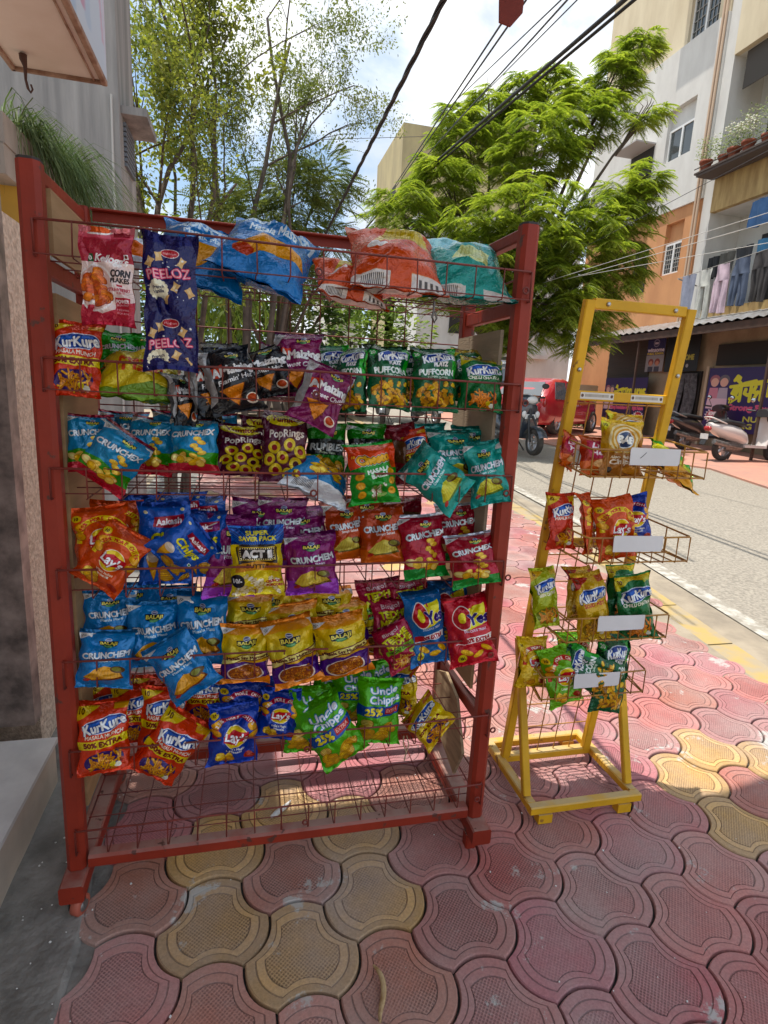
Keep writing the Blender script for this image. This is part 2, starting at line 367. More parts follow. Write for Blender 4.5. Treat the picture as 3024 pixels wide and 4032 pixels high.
def d_aakash(c):
    c.rect(0, 0, 100, 8, '#123a8c')
    c.poly([(30, 26), (86, 22), (88, 40), (60, 45), (28, 42)], '#a5142c'); c.text('Aakash', 58, 33, 11, '#f4eeee', w=48, rot=-4, bold=.6)
    c.text('Chips', 55, 60, 19, '#e5d93a', w=62, rot=-6, shear=.2, bold=1.2, out='#1f3d16', ow=.4); c.text('Tomato Flavour', 55, 76, 5, '#c9c63e', w=40, rot=-4)
    c.poly([(14, 96), (40, 92), (28, 136)], '#8a5716'); c.poly([(15, 96), (39, 93), (28, 132)], '#dca23e'); c.ell(27, 92, 13, 10, '#d9c8b2'); c.ell(25, 89, 7, 5, '#efe4d4')
    pile(c, 50, 110, 92, 128, 8, 'ridge', CHIP, 6); c.rect(82, 80, 90, 88, '#e8f0e8'); c.ell(86, 84, 2.5, 2.5, '#137a2c')
    c.ell(14, 18, 4, 3, '#d8c9a0'); c.ell(84, 14, 4, 3, '#d8c9a0')
def d_popcorn(c):
    c.rect(0, 0, 100, 40, '#163a86')
    for i in range(-9, 10): c.stroke([(50+i*2, 42), (50+i*14, -4)], 1.2, '#4f7fc8')
    c.rect(0, 38, 100, 140, '#e3cb35')
    c.text('SUPER', 50, 14, 8.5, '#f1e26c', w=42, bold=.7); c.text('SAVER PACK', 50, 25, 8.5, '#f1e26c', w=70, bold=.7)
    c.poly([(10, 44), (20, 36), (80, 36), (90, 44), (88, 84), (12, 84)], '#2a2118')
    c.rect(14, 41, 86, 68, '#e8c860'); c.rect(15.2, 42.2, 84.8, 66.8, '#1a1512')
    for i in range(16):
        for y in (44, 65): c.ell(18+i*4.3, y, 1.3, 1.3, '#fbe9b0')
    for i in range(5):
        for x in (17.5, 82.5): c.ell(x, 46+i*4.5, 1.3, 1.3, '#fbe9b0')
    c.text('ACT II', 50, 54.5, 14.5, '#f4f2ee', w=56, bold=1.6)
    c.poly([(8, 76), (50, 68), (92, 76), (92, 92), (50, 84), (8, 92)], '#d68f1f'); c.text('BUTTER', 50, 78, 7.2, '#4a2c0a', w=44, bold=.4)
    pile(c, 8, 98, 92, 138, 46, 'corn', ['#f3e8c8', '#fbf5e2', '#e9d9a4', '#bfa86a'], 3)
    c.ell(12, 108, 13, 13, '#14121a'); c.text('10/-', 12, 107, 8, '#f3f3f3', bold=.6); c.text('CRUNCHY', 82, 110, 5, '#a01c1c', bold=.4); c.text('POPCORN', 82, 118, 5, '#a01c1c', bold=.4)
def d_amaizing(c, base, sub, tri='#e0862c', accent='#d9482c'):
    c.rect(0, 0, 100, 6, tuple(hexc(base)*.7+.1)); c.poly([(0, 6), (24, 6), (10, 34), (0, 40)], '#b9b6b4'); c.text('10/-', 8, 16, 6, '#222222', rot=-40)
    c.poly([(0, 40), (14, 36), (14, 110), (0, 120)], '#8e8a88')
    balaji(c, 62, 24, .8)
    c.poly([(14, 44), (36, 40), (36, 64), (14, 66)], accent); c.text('AMaizing', 56, 52, 18, '#ece9e6', w=84, rot=-4, bold=1.3, out='#1c1416', ow=.5)
    c.text(sub, 58, 72, 9.5, '#ece9e6', w=70, rot=-6, shear=.2, bold=.4)
    c.poly([(18, 90), (70, 84), (52, 128)], '#7a3a10'); c.poly([(19, 90), (68, 85), (51, 125)], tri)
    for i in range(26): 
        x = R2.uniform(28, 60); y = R2.uniform(88, 112); c.ell(x, y, 1.4, 1, tuple(hexc(tri)*R2.choice([.75, 1.12])))
    c.ell(80, 116, 13, 11, '#efe3d2'); c.ell(80, 115, 10, 8, '#c24a20')
def d_puffcorn(c):
    c.poly([(0, 0), (40, 0), (14, 50), (0, 60)], '#0f3d22'); 
    for i in range(30): c.ell(R2.uniform(0, 30), R2.uniform(8, 40), 1.3, .8, '#4d9a4e', 30)
    c.ell(9, 24, 8, 7, '#37a04a'); c.text('20', 9, 24, 7, '#e9f4e4', bold=.5); c.poly([(80, 0), (100, 0), (100, 80), (88, 60)], '#46a449')
    c.ell(56, 30, 38, 12, '#dfe6f5', -6); c.ell(56, 30, 36, 10.5, '#1d3f93', -6)
    c.text('KurKure', 56, 30, 16, '#f5f5f2', w=72, rot=-7, arc=2, bold=1.1, out='#182a66', ow=.7)
    c.text('PLAYZ', 60, 46, 8, '#f3f1ee', w=30, rot=-3, bold=.9, out='#1c2a5a', ow=.5)
    c.text('PUFFCORN', 52, 62, 12, '#eef2ec', w=80, rot=-2, bold=.9); c.text('YUMMY CHEESE', 54, 73, 4.6, '#e6ecdc', w=46, bold=.2)
    pile(c, 8, 86, 92, 132, 46, 'puff', ['#e2a72e', '#eec252', '#d8962a', '#8a5c14'], 9)
def d_chatka(c):
    c.poly([(0, 4), (100, 0), (100, 16), (50, 12), (0, 22)], '#c9a623'); d_kurkure(c, '#1d6a36', None, 'CHILLI CHATKA', price='20', corner='#c9b81f', nib=('#e08a3e', '#ee9f58', '#b3581c'))
def d_poprings(c):
    c.ell(54, 18, 44, 17, '#e0cf1e'); c.text('Yumitos', 54, 21, 13, '#7a1c22', w=66, arc=-6, bold=1); c.rect(0, 0, 100, 8, '#5a1030')
    c.text('PopRings', 54, 48, 15, '#eee6da', w=76, rot=-2, bold=.7)
    for x, y in ((30, 76), (64, 70), (88, 82), (18, 98), (48, 94), (76, 104), (34, 118), (60, 124), (88, 120)):
        c.ell(x, y, 14, 12.5, '#8f741a'); c.ell(x-.5, y-.8, 13, 11.5, '#d9c04a'); c.ell(x-2, y-3, 8, 5, '#e8d574'); c.ell(x, y, 6.2, 5.6, '#8a2026' if (x+y) % 3 else '#3f0a22')
def d_rumbles(c):
    corner_price(c); balaji(c, 55, 30, .95); c.poly([(0, 48), (100, 44), (100, 84), (0, 88)], '#1a1f1c'); c.text('RUMBLES', 52, 66, 17, '#c9ccc9', w=88, rot=-3, bold=1.2, out='#0c0f0d', ow=.5)
    c.text('Pudina Twist', 52, 80, 6, '#d9e2c4', w=44, bold=.2); pile(c, 12, 98, 88, 130, 16, 'ridge', CHIP, 8)
def d_cheetos(c):
    c.rect(0, 0, 100, 7, '#2f9a3c'); c.poly([(0, 7), (100, 7), (100, 46), (0, 62)], '#e0461c'); c.poly([(0, 62), (30, 54), (100, 46), (100, 140), (0, 140)], '#2f8f34')
    c.ell(9, 34, 7, 6, '#c22f12'); c.text('10', 9, 34, 6, '#f0c23a', bold=.4)
    c.text('Cheetos', 56, 40, 20, '#e9ae2a', w=80, rot=-8, arc=-3, bold=2.0, out='#2a1408', ow=1.4)
    m = c.textmask('Cheetos', 56, 40, 20, 80, -8, -3); m2 = c.dil(m, 4.6) & ~c.dil(m, 3.5); c.put(m2, '#f2efe6')
    c.text('MASALA', 58, 66, 9, '#e9efe2', w=52, rot=-10, bold=.8); c.text('BALLS', 60, 77, 9, '#e9efe2', w=40, rot=-10, bold=.8)
    for x, y in ((16, 78), (18, 98), (20, 118), (86, 70), (88, 90), (84, 112)): c.ell(x, y, 9, 8.6, '#9a6a10'); c.ell(x, y, 8, 7.6, '#e8a92a'); c.ell(x-1, y-1, 3, 3, '#d6931c')
    pile(c, 40, 98, 70, 126, 10, 'corn', ['#efe9dc', '#c9c2a8', '#88b060', '#7d8a4a'], 2)
def d_oyes(c, base):
    c.rect(0, 0, 100, 6, tuple(hexc(base)*.7)); c.poly([(30, 28), (84, 18), (90, 58), (38, 66)], '#e6d81f'); c.ell(34, 42, 20, 24, '#f3e9e4'); c.ell(34, 42, 18, 22, '#b81422'); c.ell(34, 42, 8, 11, '#e6d81f')
    c.text('Yes', 70, 46, 21, '#27206e', w=48, rot=-4, bold=1.6, out='#e9e4ea', ow=.9); c.text("'", 56, 30, 14, '#b81422', bold=1)
    c.text('DELICIOUS TREAT', 58, 68, 4.6, '#d9dce8', w=50, bold=.2); c.poly([(14, 82), (96, 78), (96, 90), (14, 94)], '#f2ece8'); c.rect(14, 81, 36, 92, '#b81422'); c.text('20% EXTRA', 62, 86, 8, '#a3121f', w=56, rot=-2, bold=.6)
    for q in ((34, 110, 20), (60, 118, -10), (80, 108, 30)): crisp(c, q[0], q[1], 14, 6, q[2], '#e8b640', '#9a6416')
    c.ell(24, 122, 9, 9, '#e3d31e'); c.text('10/-', 24, 122, 6.5, '#141414', bold=.4)
def d_tedhe(c):
    c.rect(0, 0, 100, 6, '#6d0f28'); c.text('Bingo!', 46, 18, 9, '#e3cfd2', w=44, rot=-8, bold=.5); c.text('TEDHE', 52, 36, 15, '#d9d52e', w=70, rot=-8, bold=1.4, out='#3a1420', ow=.7); c.text('MEDHE', 54, 54, 15, '#d9d52e', w=70, rot=-8, bold=1.4, out='#3a1420', ow=.7)
    c.poly([(10, 68), (90, 62), (92, 78), (12, 84)], '#7fae2c'); c.text('WILDLY CRAZY', 52, 73, 7, '#17200c', w=66, rot=-4, bold=.5); pile(c, 12, 94, 88, 130, 44, 'stick', ['#e0a85c', '#eabd7c', '#9a5a1e'], 12)
    c.ell(80, 92, 12, 8, '#b9cf7a')
def d_uncle(c):
    c.text('Uncle', 60, 22, 12.5, '#f3f7fb', w=62, rot=-5, bold=.8, out='#2b6fb5', ow=1.2); c.text('Chipps', 60, 40, 13.5, '#f3f7fb', w=70, rot=-5, bold=.8, out='#2b6fb5', ow=1.2)
    c.poly([(0, 56), (100, 50), (100, 72), (0, 78)], '#1f4e9a'); c.text('25%', 36, 65, 14, '#efd94a', w=40, rot=-4, bold=1.2); c.rect(62, 56, 96, 69, '#b8262a'); c.text('EXTRA', 79, 62, 7.5, '#e9b0a4', w=28, bold=.5)
    pile(c, 14, 92, 88, 130, 16, 'ridge', ['#e6bd5c', '#d9a83f', '#f0d184', '#94651c'], 14)
def d_flakes(c):
    c.rect(0, 0, 100, 12, '#d98a92'); c.grad(12, 22, '#d0737e', '#c9626f'); c.poly([(0, 22), (100, 22), (100, 70), (60, 66), (0, 70)], '#a3122e'); c.rect(0, 68, 100, 180, '#ead3cd')
    c.poly([(0, 150), (40, 168), (100, 140), (100, 190), (0, 190)], '#b5243c')
    c.ell(34, 6, 30, 10, '#efe6e2'); c.ell(34, 5, 26, 7, '#d2603a'); c.rect(64, 6, 92, 18, '#8d0e22')
    c.rect(8, 52, 24, 68, '#1f5a34'); c.text('10', 16, 60, 9, '#f2f2ee', bold=.6)
    c.text("Kellogg's", 60, 62, 15, '#f6f1ee', w=62, rot=8, shear=.2, bold=.9); c.rect(84, 52, 93, 61, '#eeeeee'); c.ell(88.5, 56.5, 3, 3, '#6a2a18')
    c.ell(28, 118, 36, 46, '#f6efec'); c.ell(28, 118, 33, 42, '#e3c3bb'); pile(c, 6, 86, 50, 148, 34, 'chip', ['#d3703e', '#c2562c', '#de8a55', '#8a2f1a'], 5)
    c.text('CORN', 76, 88, 13, '#231a1c', w=36, bold=.9); c.text('FLAKES', 76, 101, 9, '#231a1c', w=36, bold=.6); c.rect(70, 109, 80, 113, '#b3182e'); c.text('STRAWBERRY', 74, 119, 6.5, '#b3394a', w=42, bold=.3); c.text('PUREE', 76, 126, 4, '#b3394a')
    c.rect(64, 134, 92, 172, '#b3182e'); c.text('POWER', 78, 141, 6.5, '#f6e9e9', w=24, bold=.4); c.text('BREAKFAST', 78, 148, 4, '#f6e9e9', w=24); c.text('7 VITAMINS', 78, 157, 4, '#f6e9e9', w=24); c.text('HIGH IRON', 78, 164, 4, '#f6e9e9', w=22)
def d_peeloz(c):
    for oy in (0, 128):
        c.ell(50, oy+36, 17, 9, '#e9dcd8'); c.ell(50, oy+36, 15.6, 7.8, '#b5202a'); c.text('Haldiram', 50, oy+36, 4.6, '#f3e4e0', w=24)
        for x, y, r in ((14, 56, 25), (30, 44, -12), (72, 52, 30), (60, 98, 25), (86, 106, -30), (40, 120, 10)):
            a = R_(r); P = [(-7,-9), (0,-8), (7,-9), (5,0), (7,9), (0,8), (-7,9), (-5,0)]
            c.poly([(x+p*math.cos(a)-q*math.sin(a), oy+y+p*math.sin(a)+q*math.cos(a)) for p, q in P], '#d9b483'); c.ell(x-2, oy+y-2, 2.5, 5, '#e8cda2', r)
        for i in range(16): c.ell(R2.uniform(6, 95), oy+R2.uniform(42, 124), R2.choice([1, 1.6, 2.4]), R2.choice([1, 1.6, 2.2]), '#e9e6e0')
        c.text('PEELOZ', 48, oy+74, 17, '#e2708a', w=80, rot=-6, bold=1.3, out='#c0283e', ow=.5); c.text('PEELOZ', 48, oy+74, 17, '#f6c3c9', w=80, rot=-6)
        c.ell(27, oy+104, 17, 15, '#efe9cf'); 
        for i in range(14): c.ell(27+16*math.cos(i*.449), oy+104+14*math.sin(i*.449), 4, 4, '#efe9cf')
        c.text('French', 27, oy+100, 6, '#20203a', rot=-8, bold=.3); c.text('Vanilla', 27, oy+107, 6, '#20203a', rot=-8, bold=.3)
def d_masti(c):
    c.poly([(0, 0), (100, 0), (100, 30), (0, 40)], '#b9bdb0'); c.text('Masala', 50, 74, 16, '#d2481a', w=62, bold=.8); c.text('Masti', 52, 92, 16, '#d2481a', w=52, bold=.8); c.rect(0, 122, 100, 140, '#6f8f3c'); c.ell(20, 40, 20, 12, '#d9b93a')  # pale top band paints the shine on the lying bag into its print
def d_foil(c, col2, txt=''):
    c.poly([(0, 30), (100, 50), (100, 100), (0, 80)], col2); 
    if txt: c.text(txt, 52, 66, 16, '#f3ede6', w=74, bold=1)
def d_hearts(c):
    c.grad(0, 50, '#b8603a', '#c9472c'); c.poly([(10, 22), (100, 16), (100, 92), (20, 80)], '#b3183f'); c.text('Little', 58, 38, 19, '#f3e3e6', w=62, shear=.1, bold=1); c.text('Hearts', 60, 62, 19, '#f3e3e6', w=66, shear=.1, bold=1)
    c.poly([(0, 92), (100, 84), (100, 140), (0, 140)], '#d8662a'); c.ell(50, 100, 20, 14, '#e6b98a'); c.ell(70, 112, 14, 10, '#efc9a0')
def d_bae(c):
    c.grad(0, 60, '#d9b25c', '#cfa660'); 
    for r_, cc in ((46, '#e9d5a4'), (41, '#c99a4c'), (36, '#e9d5a4'), (31, '#c9903c')): c.ell(56, 48, r_, r_*.85, cc)
    c.rect(0, 80, 100, 140, '#a86a24'); c.ell(56, 48, 27, 21, '#e7e3da'); c.ell(56, 48, 24, 18, '#3a4a6a'); c.text('BAE', 56, 48, 17, '#f3f0e6', w=44, bold=1.8, out='#22304e', ow=.6)
    c.poly([(0, 8), (24, 8), (0, 34)], '#d8cf3a'); c.text('10', 8, 16, 7, '#5a4a10', bold=.4); c.text('Aloo Bhujia', 46, 90, 7, '#f1e3c8', w=48, bold=.4); c.text('Chips', 44, 102, 12, '#f5ead6', w=40, bold=.9); c.ell(20, 122, 7, 7, '#2a1a0c'); c.ell(70, 122, 20, 9, '#c98a34')
def d_plainy(c, a_, b_): c.poly([(0, 30), (60, 60), (100, 30), (100, 100), (0, 110)], a_); c.poly([(0, 90), (100, 120), (100, 140), (0, 140)], b_)
DES = {   # key: (base colour, height units, painter)
 'blue_crunchem': ('#0f7cc0', 140, lambda c: d_crunchem(c, '#0f7cc0', 'Masala Masti')),
 'purple_crunchem': ('#821a66', 140, lambda c: d_crunchem(c, '#821a66', 'Pizzy Beat', '#dcc26a', '#6a4a1c', '#9a55b0')),
 'orange_crunchem': ('#b8400f', 140, lambda c: d_crunchem(c, '#b8400f', 'Simply Salted', '#cfc06a', '#6d5a20', '#d8661a')),
 'teal_crunchem': ('#0f9488', 140, lambda c: d_crunchem(c, '#0f9488', 'Cream & Onion', '#cfc95e', '#5f7a34')),
 'green_crunchem': ('#3aa03c', 140, lambda c: d_crunchem(c, '#3aa03c', 'Chilli Tadka', '#d8c45a', '#5a7a24')),
 'blue_crunchex': ('#0f86b8', 140, lambda c: d_crunchex(c, '#0f86b8', '#b8142c')),
 'red_crunchex': ('#a8122c', 140, lambda c: d_crunchex(c, '#7d0f22', '#1f8a34', '#b8183a')),
 'kurkure': ('#d8380f', 140, lambda c: d_kurkure(c, '#d8380f', '50% EXTRA', 'MASALA MUNCH')),
 'kurkure_plain': ('#cc3212', 140, lambda c: d_kurkure(c, '#cc3212', None, 'MASALA MUNCH', price='20')),
 'kurkure_lime': ('#a5b021', 140, lambda c: d_kurkure(c, '#a5b021', None, 'GREEN CHUTNEY', price='20', corner='#d2a62f')),
 'kurkure_gold': ('#cfa516', 140, lambda c: d_kurkure(c, '#cfa516', None, 'SOLID MASTI', price='20', subc='#b01f24', corner='#a82c1c', nib=('#d9a83c', '#c08a2a', '#7d5312'), nk='puff')),
 'kurkure_yellow': ('#dcb414', 140, lambda c: d_kurkure(c, '#dcb414', '20% EXTRA', 'MASALA', corner='#c24a18')),
 'chatka': ('#1d6a36', 140, d_chatka), 'puffcorn': ('#1c5c38', 140, d_puffcorn),
 'lays_orange': ('#d84e14', 140, lambda c: d_lays(c, '#d84e14', ('West Indies', 'Hot n Sweet Chilli'))),
 'lays_blue': ('#1f3fa0', 140, lambda c: d_lays(c, '#1f3fa0', ("India's Magic", 'Masala'), arc_t='25% MORE CHIPS', arc_c='#f2e6e0', at='#a8243a')),
 'lays_yellow': ('#e6bc14', 140, lambda c: d_lays(c, '#e6bc14', ('Classic Salted',), arc_t='20% MORE CHIPS', arc_c='#f6ecd6', at='#c9281c')),
 'lays_green': ('#6fae1e', 140, lambda c: d_lays(c, '#6fae1e', ('Cream & Onion',), arc_t='20% MORE CHIPS', arc_c='#f6ecd6', at='#c9281c')),
 'murmura': ('#d9a51c', 140, d_murmura), 'aakash': ('#1a55b0', 140, d_aakash), 'popcorn': ('#e3cb35', 140, d_popcorn),
 'black_maize': ('#17171a', 140, lambda c: d_amaizing(c, '#17171a', "Flamin' Hot")),
 'purple_maize': ('#7a1650', 140, lambda c: d_amaizing(c, '#7a1650', 'Sweet Chilli')),
 'poprings': ('#4f0f2c', 140, d_poprings), 'rumbles': ('#2f7d2c', 140, d_rumbles), 'cheetos': ('#2f8f34', 140, d_cheetos),
 'oyes_blue': ('#1766a8', 140, lambda c: d_oyes(c, '#1766a8')), 'oyes_red': ('#c2202e', 140, lambda c: d_oyes(c, '#c2202e')),
 'tedhe': ('#a3183c', 140, d_tedhe), 'uncle': ('#5cae34', 140, d_uncle),
 'flakes': ('#c9475c', 190, d_flakes), 'peeloz': ('#1b1a52', 256, d_peeloz), 'masti': ('#dcc52a', 140, d_masti),
 'silver': ('#c9ccd2', 140, lambda c: d_foil(c, '#d8661f')), 'dark_red': ('#7d1426', 140, lambda c: d_foil(c, '#5a3a26')),
 'hearts': ('#a83a2c', 140, d_hearts), 'bae': ('#cfa04a', 140, d_bae), 'green_yellow': ('#3fa532', 140, lambda c: d_plainy(c, '#d8d43a', '#e3a02c')),
 'blue_big': ('#1473b8', 100, lambda c: (c.text('CRUNCHEM', 50, 24, 15, '#c9dcea', w=88, bold=1), c.text('Masala Masti', 50, 40, 9, '#e6f0f6', w=54, bold=.5), c.poly([(16, 74), (40, 52), (86, 54), (96, 66), (60, 70), (34, 82)], '#d9952e'), c.ell(28, 76, 12, 5, '#b0402a', 10))),
 'orange_big': ('#cf4a12', 100, lambda c: (c.rect(0, 0, 100, 14, '#c47a60'), c.poly([(22, 52), (40, 22), (80, 20), (90, 50), (60, 44)], '#c9b257'), [c.stroke([(34+i*6, 46), (42+i*5, 22)], .8, '#a38c38') for i in range(8)], c.rect(0, 88, 40, 98, '#d8cfc8'), c.rect(62, 88, 96, 98, '#d8cfc8'), [c.rect(10+i*2, 90, 11+i*2, 96, '#4a4440') for i in range(12)], [c.rect(70+i*6, 91, 73+i*6, 95, '#4a4440') for i in range(4)], c.ell(26, 56, 12, 4, '#e6e2dc', -10))),
 'teal_big': ('#0f9184', 100, lambda c: (c.poly([(0, 8), (60, 0), (100, 20), (60, 30), (0, 40)], '#9fd6da'), c.poly([(30, 62), (46, 36), (82, 38), (74, 64)], '#c9cf8a'), [c.stroke([(40+i*5, 58), (48+i*4, 38)], .8, '#a0a862') for i in range(7)], c.rect(10, 90, 46, 98, '#c9bfb6'), [c.rect(14+i*2, 91, 15+i*2, 97, '#4a4440') for i in range(12)], c.rect(66, 90, 94, 98, '#c9bfb6'))),
 'blue_small': ('#127ab4', 140, lambda c: (pile(c, 14, 20, 86, 90, 16, 'chip', CHIP, 21), c.rect(0, 112, 100, 140, '#d6d8dc'), [c.rect(14+i*2, 116, 15+i*2, 132, '#55575c') for i in range(14)])),
}
_PM = {}
def pack_mat(key, seal=False):
    if (key, seal) in _PM: return _PM[(key, seal)]
    if seal: im = bpy.data.images['print_' + key]
    else:
        base, H, fn = DES[key]; c = Canvas(220, H, base); fn(c); im = c.image('print_' + key)
    m = bpy.data.materials.new('pack_' + key + ('_seal' if seal else '')); m.use_nodes = True; n, l = m.node_tree.nodes, m.node_tree.links; b = n['Principled BSDF']
    t = n.new('ShaderNodeTexImage'); t.image = im; t.extension = 'EXTEND'; u = n.new('ShaderNodeUVMap'); u.uv_map = 'UVMap'
    hs = n.new('ShaderNodeHueSaturation'); hs.inputs['Saturation'].default_value = 1.18; hs.inputs['Value'].default_value = .86
    l.new(u.outputs[0], t.inputs[0]); l.new(t.outputs[0], hs.inputs['Color']); l.new(hs.outputs[0], b.inputs['Base Color'])
    b.inputs['Roughness'].default_value = .17; b.inputs['Specular IOR Level'].default_value = .55; b.inputs['Metallic'].default_value = .22
    tc_ = n.new('ShaderNodeTexCoord'); nz_ = n.new('ShaderNodeTexNoise'); nz_.inputs['Scale'].default_value = 48; nz_.inputs['Detail'].default_value = 2; nz_.inputs['Distortion'].default_value = 1.8
    bp = n.new('ShaderNodeBump'); bp.inputs['Strength'].default_value = .6; bp.inputs['Distance'].default_value = .005
    l.new(tc_.outputs['Object'], nz_.inputs['Vector']); l.new(nz_.outputs['Fac'], bp.inputs['Height']); l.new(bp.outputs[0], b.inputs['Normal'])
    vo = n.new('ShaderNodeTexVoronoi'); vo.inputs['Scale'].default_value = 34; l.new(nz_.outputs['Color'], vo.inputs['Vector']) if False else l.new(tc_.outputs['Object'], vo.inputs['Vector'])
    b3 = n.new('ShaderNodeBump'); b3.inputs['Strength'].default_value = .5; b3.inputs['Distance'].default_value = .006; l.new(vo.outputs['Distance'], b3.inputs['Height']); l.new(bp.outputs[0], b3.inputs['Normal']); l.new(b3.outputs[0], b.inputs['Normal'])
    if seal: b.inputs['Metallic'].default_value = .55; b.inputs['Roughness'].default_value = .13
    _PM[(key, seal)] = m; return m
SILVER = mat('foil_inside', (.72, .73, .76), .3, .9)

def make_bag(key, P_top, P_bot, w, t, yaw, seed, name='snack_bag', fold=0.0, bend=0.0, crump=1.0, label=None, cat='snack bag', group=None):
    """a pillow pack: flat crimped seals, inflated middle, creases; from top-mid to bottom-mid"""
    r = random.Random(seed); T = Vector(P_top); B = Vector(P_bot); up = (T-B); h = up.length; up.normalize()
    f0 = Vector((math.sin(yaw), -math.cos(yaw), 0)); f = (f0 - up*f0.dot(up))
    if f.length < .2: f = Vector((0, -.2, 1)) - up*Vector((0, -.2, 1)).dot(up)
    f.normalize(); rt = up.cross(f)*-1.0
    rt = f.cross(up)*-1.0
    rt = up.cross(f)
    c0 = (T+B)/2
    nu, nv = 20, 28
    se = .90; off = Vector((r.uniform(-50, 50), r.uniform(-50, 50), r.uniform(-50, 50)))
    cr = []
    for k in range(int(12*crump)):                         # straight creases running in from the corners and seals
        cu = r.choice((-1, 1))*r.uniform(.5, 1); cv = r.choice((-1, 1))*r.uniform(.55, .95); a = math.atan2(-cv*h, -cu*w)+r.uniform(-.7, .7)
        cr.append((cu*w/2, cv*h/2, math.cos(a), math.sin(a), r.uniform(.25, .75)*h, r.uniform(.0045, .011)*r.choice((-1, 1, -1))*min(w, .13)/.11, r.uniform(.003, .008)))
    lean = [r.uniform(-.14, .14) for _ in range(4)]
    def pos(u, v, side):
        av = abs(v); infl = max(0.0, 1-(av/se)**2.3)**.62 * max(0.0, 1-abs(u)**2.4)**.72
        x = u*w/2*(1-.105*(1-av**2.6)) + .0022*math.sin(v*9+seed)*abs(u)
        y = v*h/2*(1-.05*(1-u*u)*av) + (lean[0] if v > 0 else lean[1])*u*w*.16*av
        n1 = noise.noise(Vector((u*1.6, v*2.0, side*3.0))+off); n2_ = noise.noise(Vector((u*4.2, v*5.0, side*7.0))+off)
        z = side*t*infl*(1+.30*n1+.12*n2_)
        if av < se: 
            for (qx, qy, dx, dy, L, am, sg) in cr:
                rx, ry = x-qx, y-qy; al = rx*dx+ry*dy
                if 0 < al < L:
                    d = abs(rx*dy-ry*dx); z += side*am*math.exp(-(d/sg)**1.4)*math.sin(math.pi*min(1, al/L*1.02))
        else: z += .0020*math.sin(u*46) + side*.0004
        ed = (abs(u)**3)*(av**2)
        z += .010*ed*math.sin(seed*1.7+math.copysign(1.3, u)+math.copysign(.8, v))          # corners curl
        z += bend*h*(v*v) + -fold*h*max(0.0, v-.66)*.52 + .012*n1*av
        return c0 + rt*x + up*y + f*z
    vs, fs, uv = [], [], []
    for side in (1, -1):
        b = len(vs)
        for j in range(nv+1):
            q = -1+2*j/nv; v = math.copysign(min(1, abs(q)), q)
            for i in range(nu+1):
                u = -1+2*i/nu; vs.append(pos(u, v, side)); uv.append(((u+1)/2, (v+1)/2) if side == 1 else (.012, (v+1)/2))
        for j in range(nv):
            for i in range(nu):
                a = b+j*(nu+1)+i; q = (a, a+1, a+nu+2, a+nu+1); fs.append(q if side == 1 else q[::-1])
    me = bpy.data.meshes.new(name); me.from_pydata([tuple(v) for v in vs], [], fs)
    ul = me.uv_layers.new(name='UVMap'); li = np.empty(len(me.loops), int); me.loops.foreach_get('vertex_index', li)
    ul.data.foreach_set('uv', np.array(uv, np.float32)[li].ravel())
    me.polygons.foreach_set('use_smooth', [True]*len(me.polygons)); me.materials.append(pack_mat(key)); me.materials.append(pack_mat(key, True)); me.polygons.foreach_set('material_index', [1 if (j % (nu*nv))//nu in (0, nv-1, nv-2) else 0 for j in range(2*nu*nv)])
    M = Matrix.Translation(c0); me.transform(M.inverted()); me.update()
    o = bpy.data.objects.new(name, me); COL.objects.link(o); o.location = c0
    return tag(o, label, cat, group)
# ================================================================ SETTING: ground
def gzz(y): return SL*max(-6.0, min(30.0, y))
def sheet(name, polys, dz, m, cuts=None):
    """flat sheets that follow the ground's slope"""
    b = MB()
    for P in polys: b._add([(x, y, gzz(y)+dz) for x, y in P], [tuple(range(len(P)))], False)
    o = b.build(name, m); o['kind'] = 'structure'; return o
def slab(name, polys, dz, m, h=.12):
    b = MB()
    for P in polys: b.prism([(x, y, gzz(y)+dz-h) for x, y in P], (0, 0, h))
    o = b.build(name, m); o['kind'] = 'structure'; return o
def strip(y0, y1, n, xa, xb):
    """quads along y between the curves xa(y) and xb(y)"""
    ys = [y0+(y1-y0)*i/n for i in range(n+1)]
    return [[(xa(a), a), (xb(a), a), (xb(b), b), (xa(b), b)] for a, b in zip(ys[:-1], ys[1:])]
kx = lambda y: 2.56+.14*y if y < 3 else 2.98+.02*(min(y, 12)-3)          # street edge of the near pavement
M_dirt = mat('dirt', (.40, .32, .23), .95, noise_scale=1.3, col2=(.22, .18, .14), bump=.3, bump_scale=25)
M_road = mat('asphalt', (.36, .32, .26), .9, noise_scale=45, col2=(.21, .185, .15), bump=.6, bump_scale=130, ramp=(.36, .6), detail=9)
sheet('ground', strip(-150, -6, 2, lambda y: -150, lambda y: 150)+strip(-6, 30, 4, lambda y: -150, lambda y: 150)+strip(30, 300, 2, lambda y: -150, lambda y: 150), -.034, M_dirt)
sheet('road', strip(-6, 30, 24, lambda y: kx(y)+.36, lambda y: 16)+strip(30, 120, 2, lambda y: kx(30)+.36, lambda y: 16), -.026, M_road)
M_sand = mat('sand_gutter', (.36, .30, .22), .95, noise_scale=5, col2=(.24, .20, .15), bump=.4, bump_scale=60)
sheet('gutter', strip(-6, 30, 48, lambda y: kx(y)+.16, lambda y: kx(y)+.40+.10*noise.noise(Vector((y*1.3, 3, 0)))), -.016, M_sand)
M_ykerb = mat('yellow_kerb_paint', (.44, .31, .11), .85, noise_scale=7, col2=(.36, .29, .19), ramp=(.42, .6))
kb = MB()
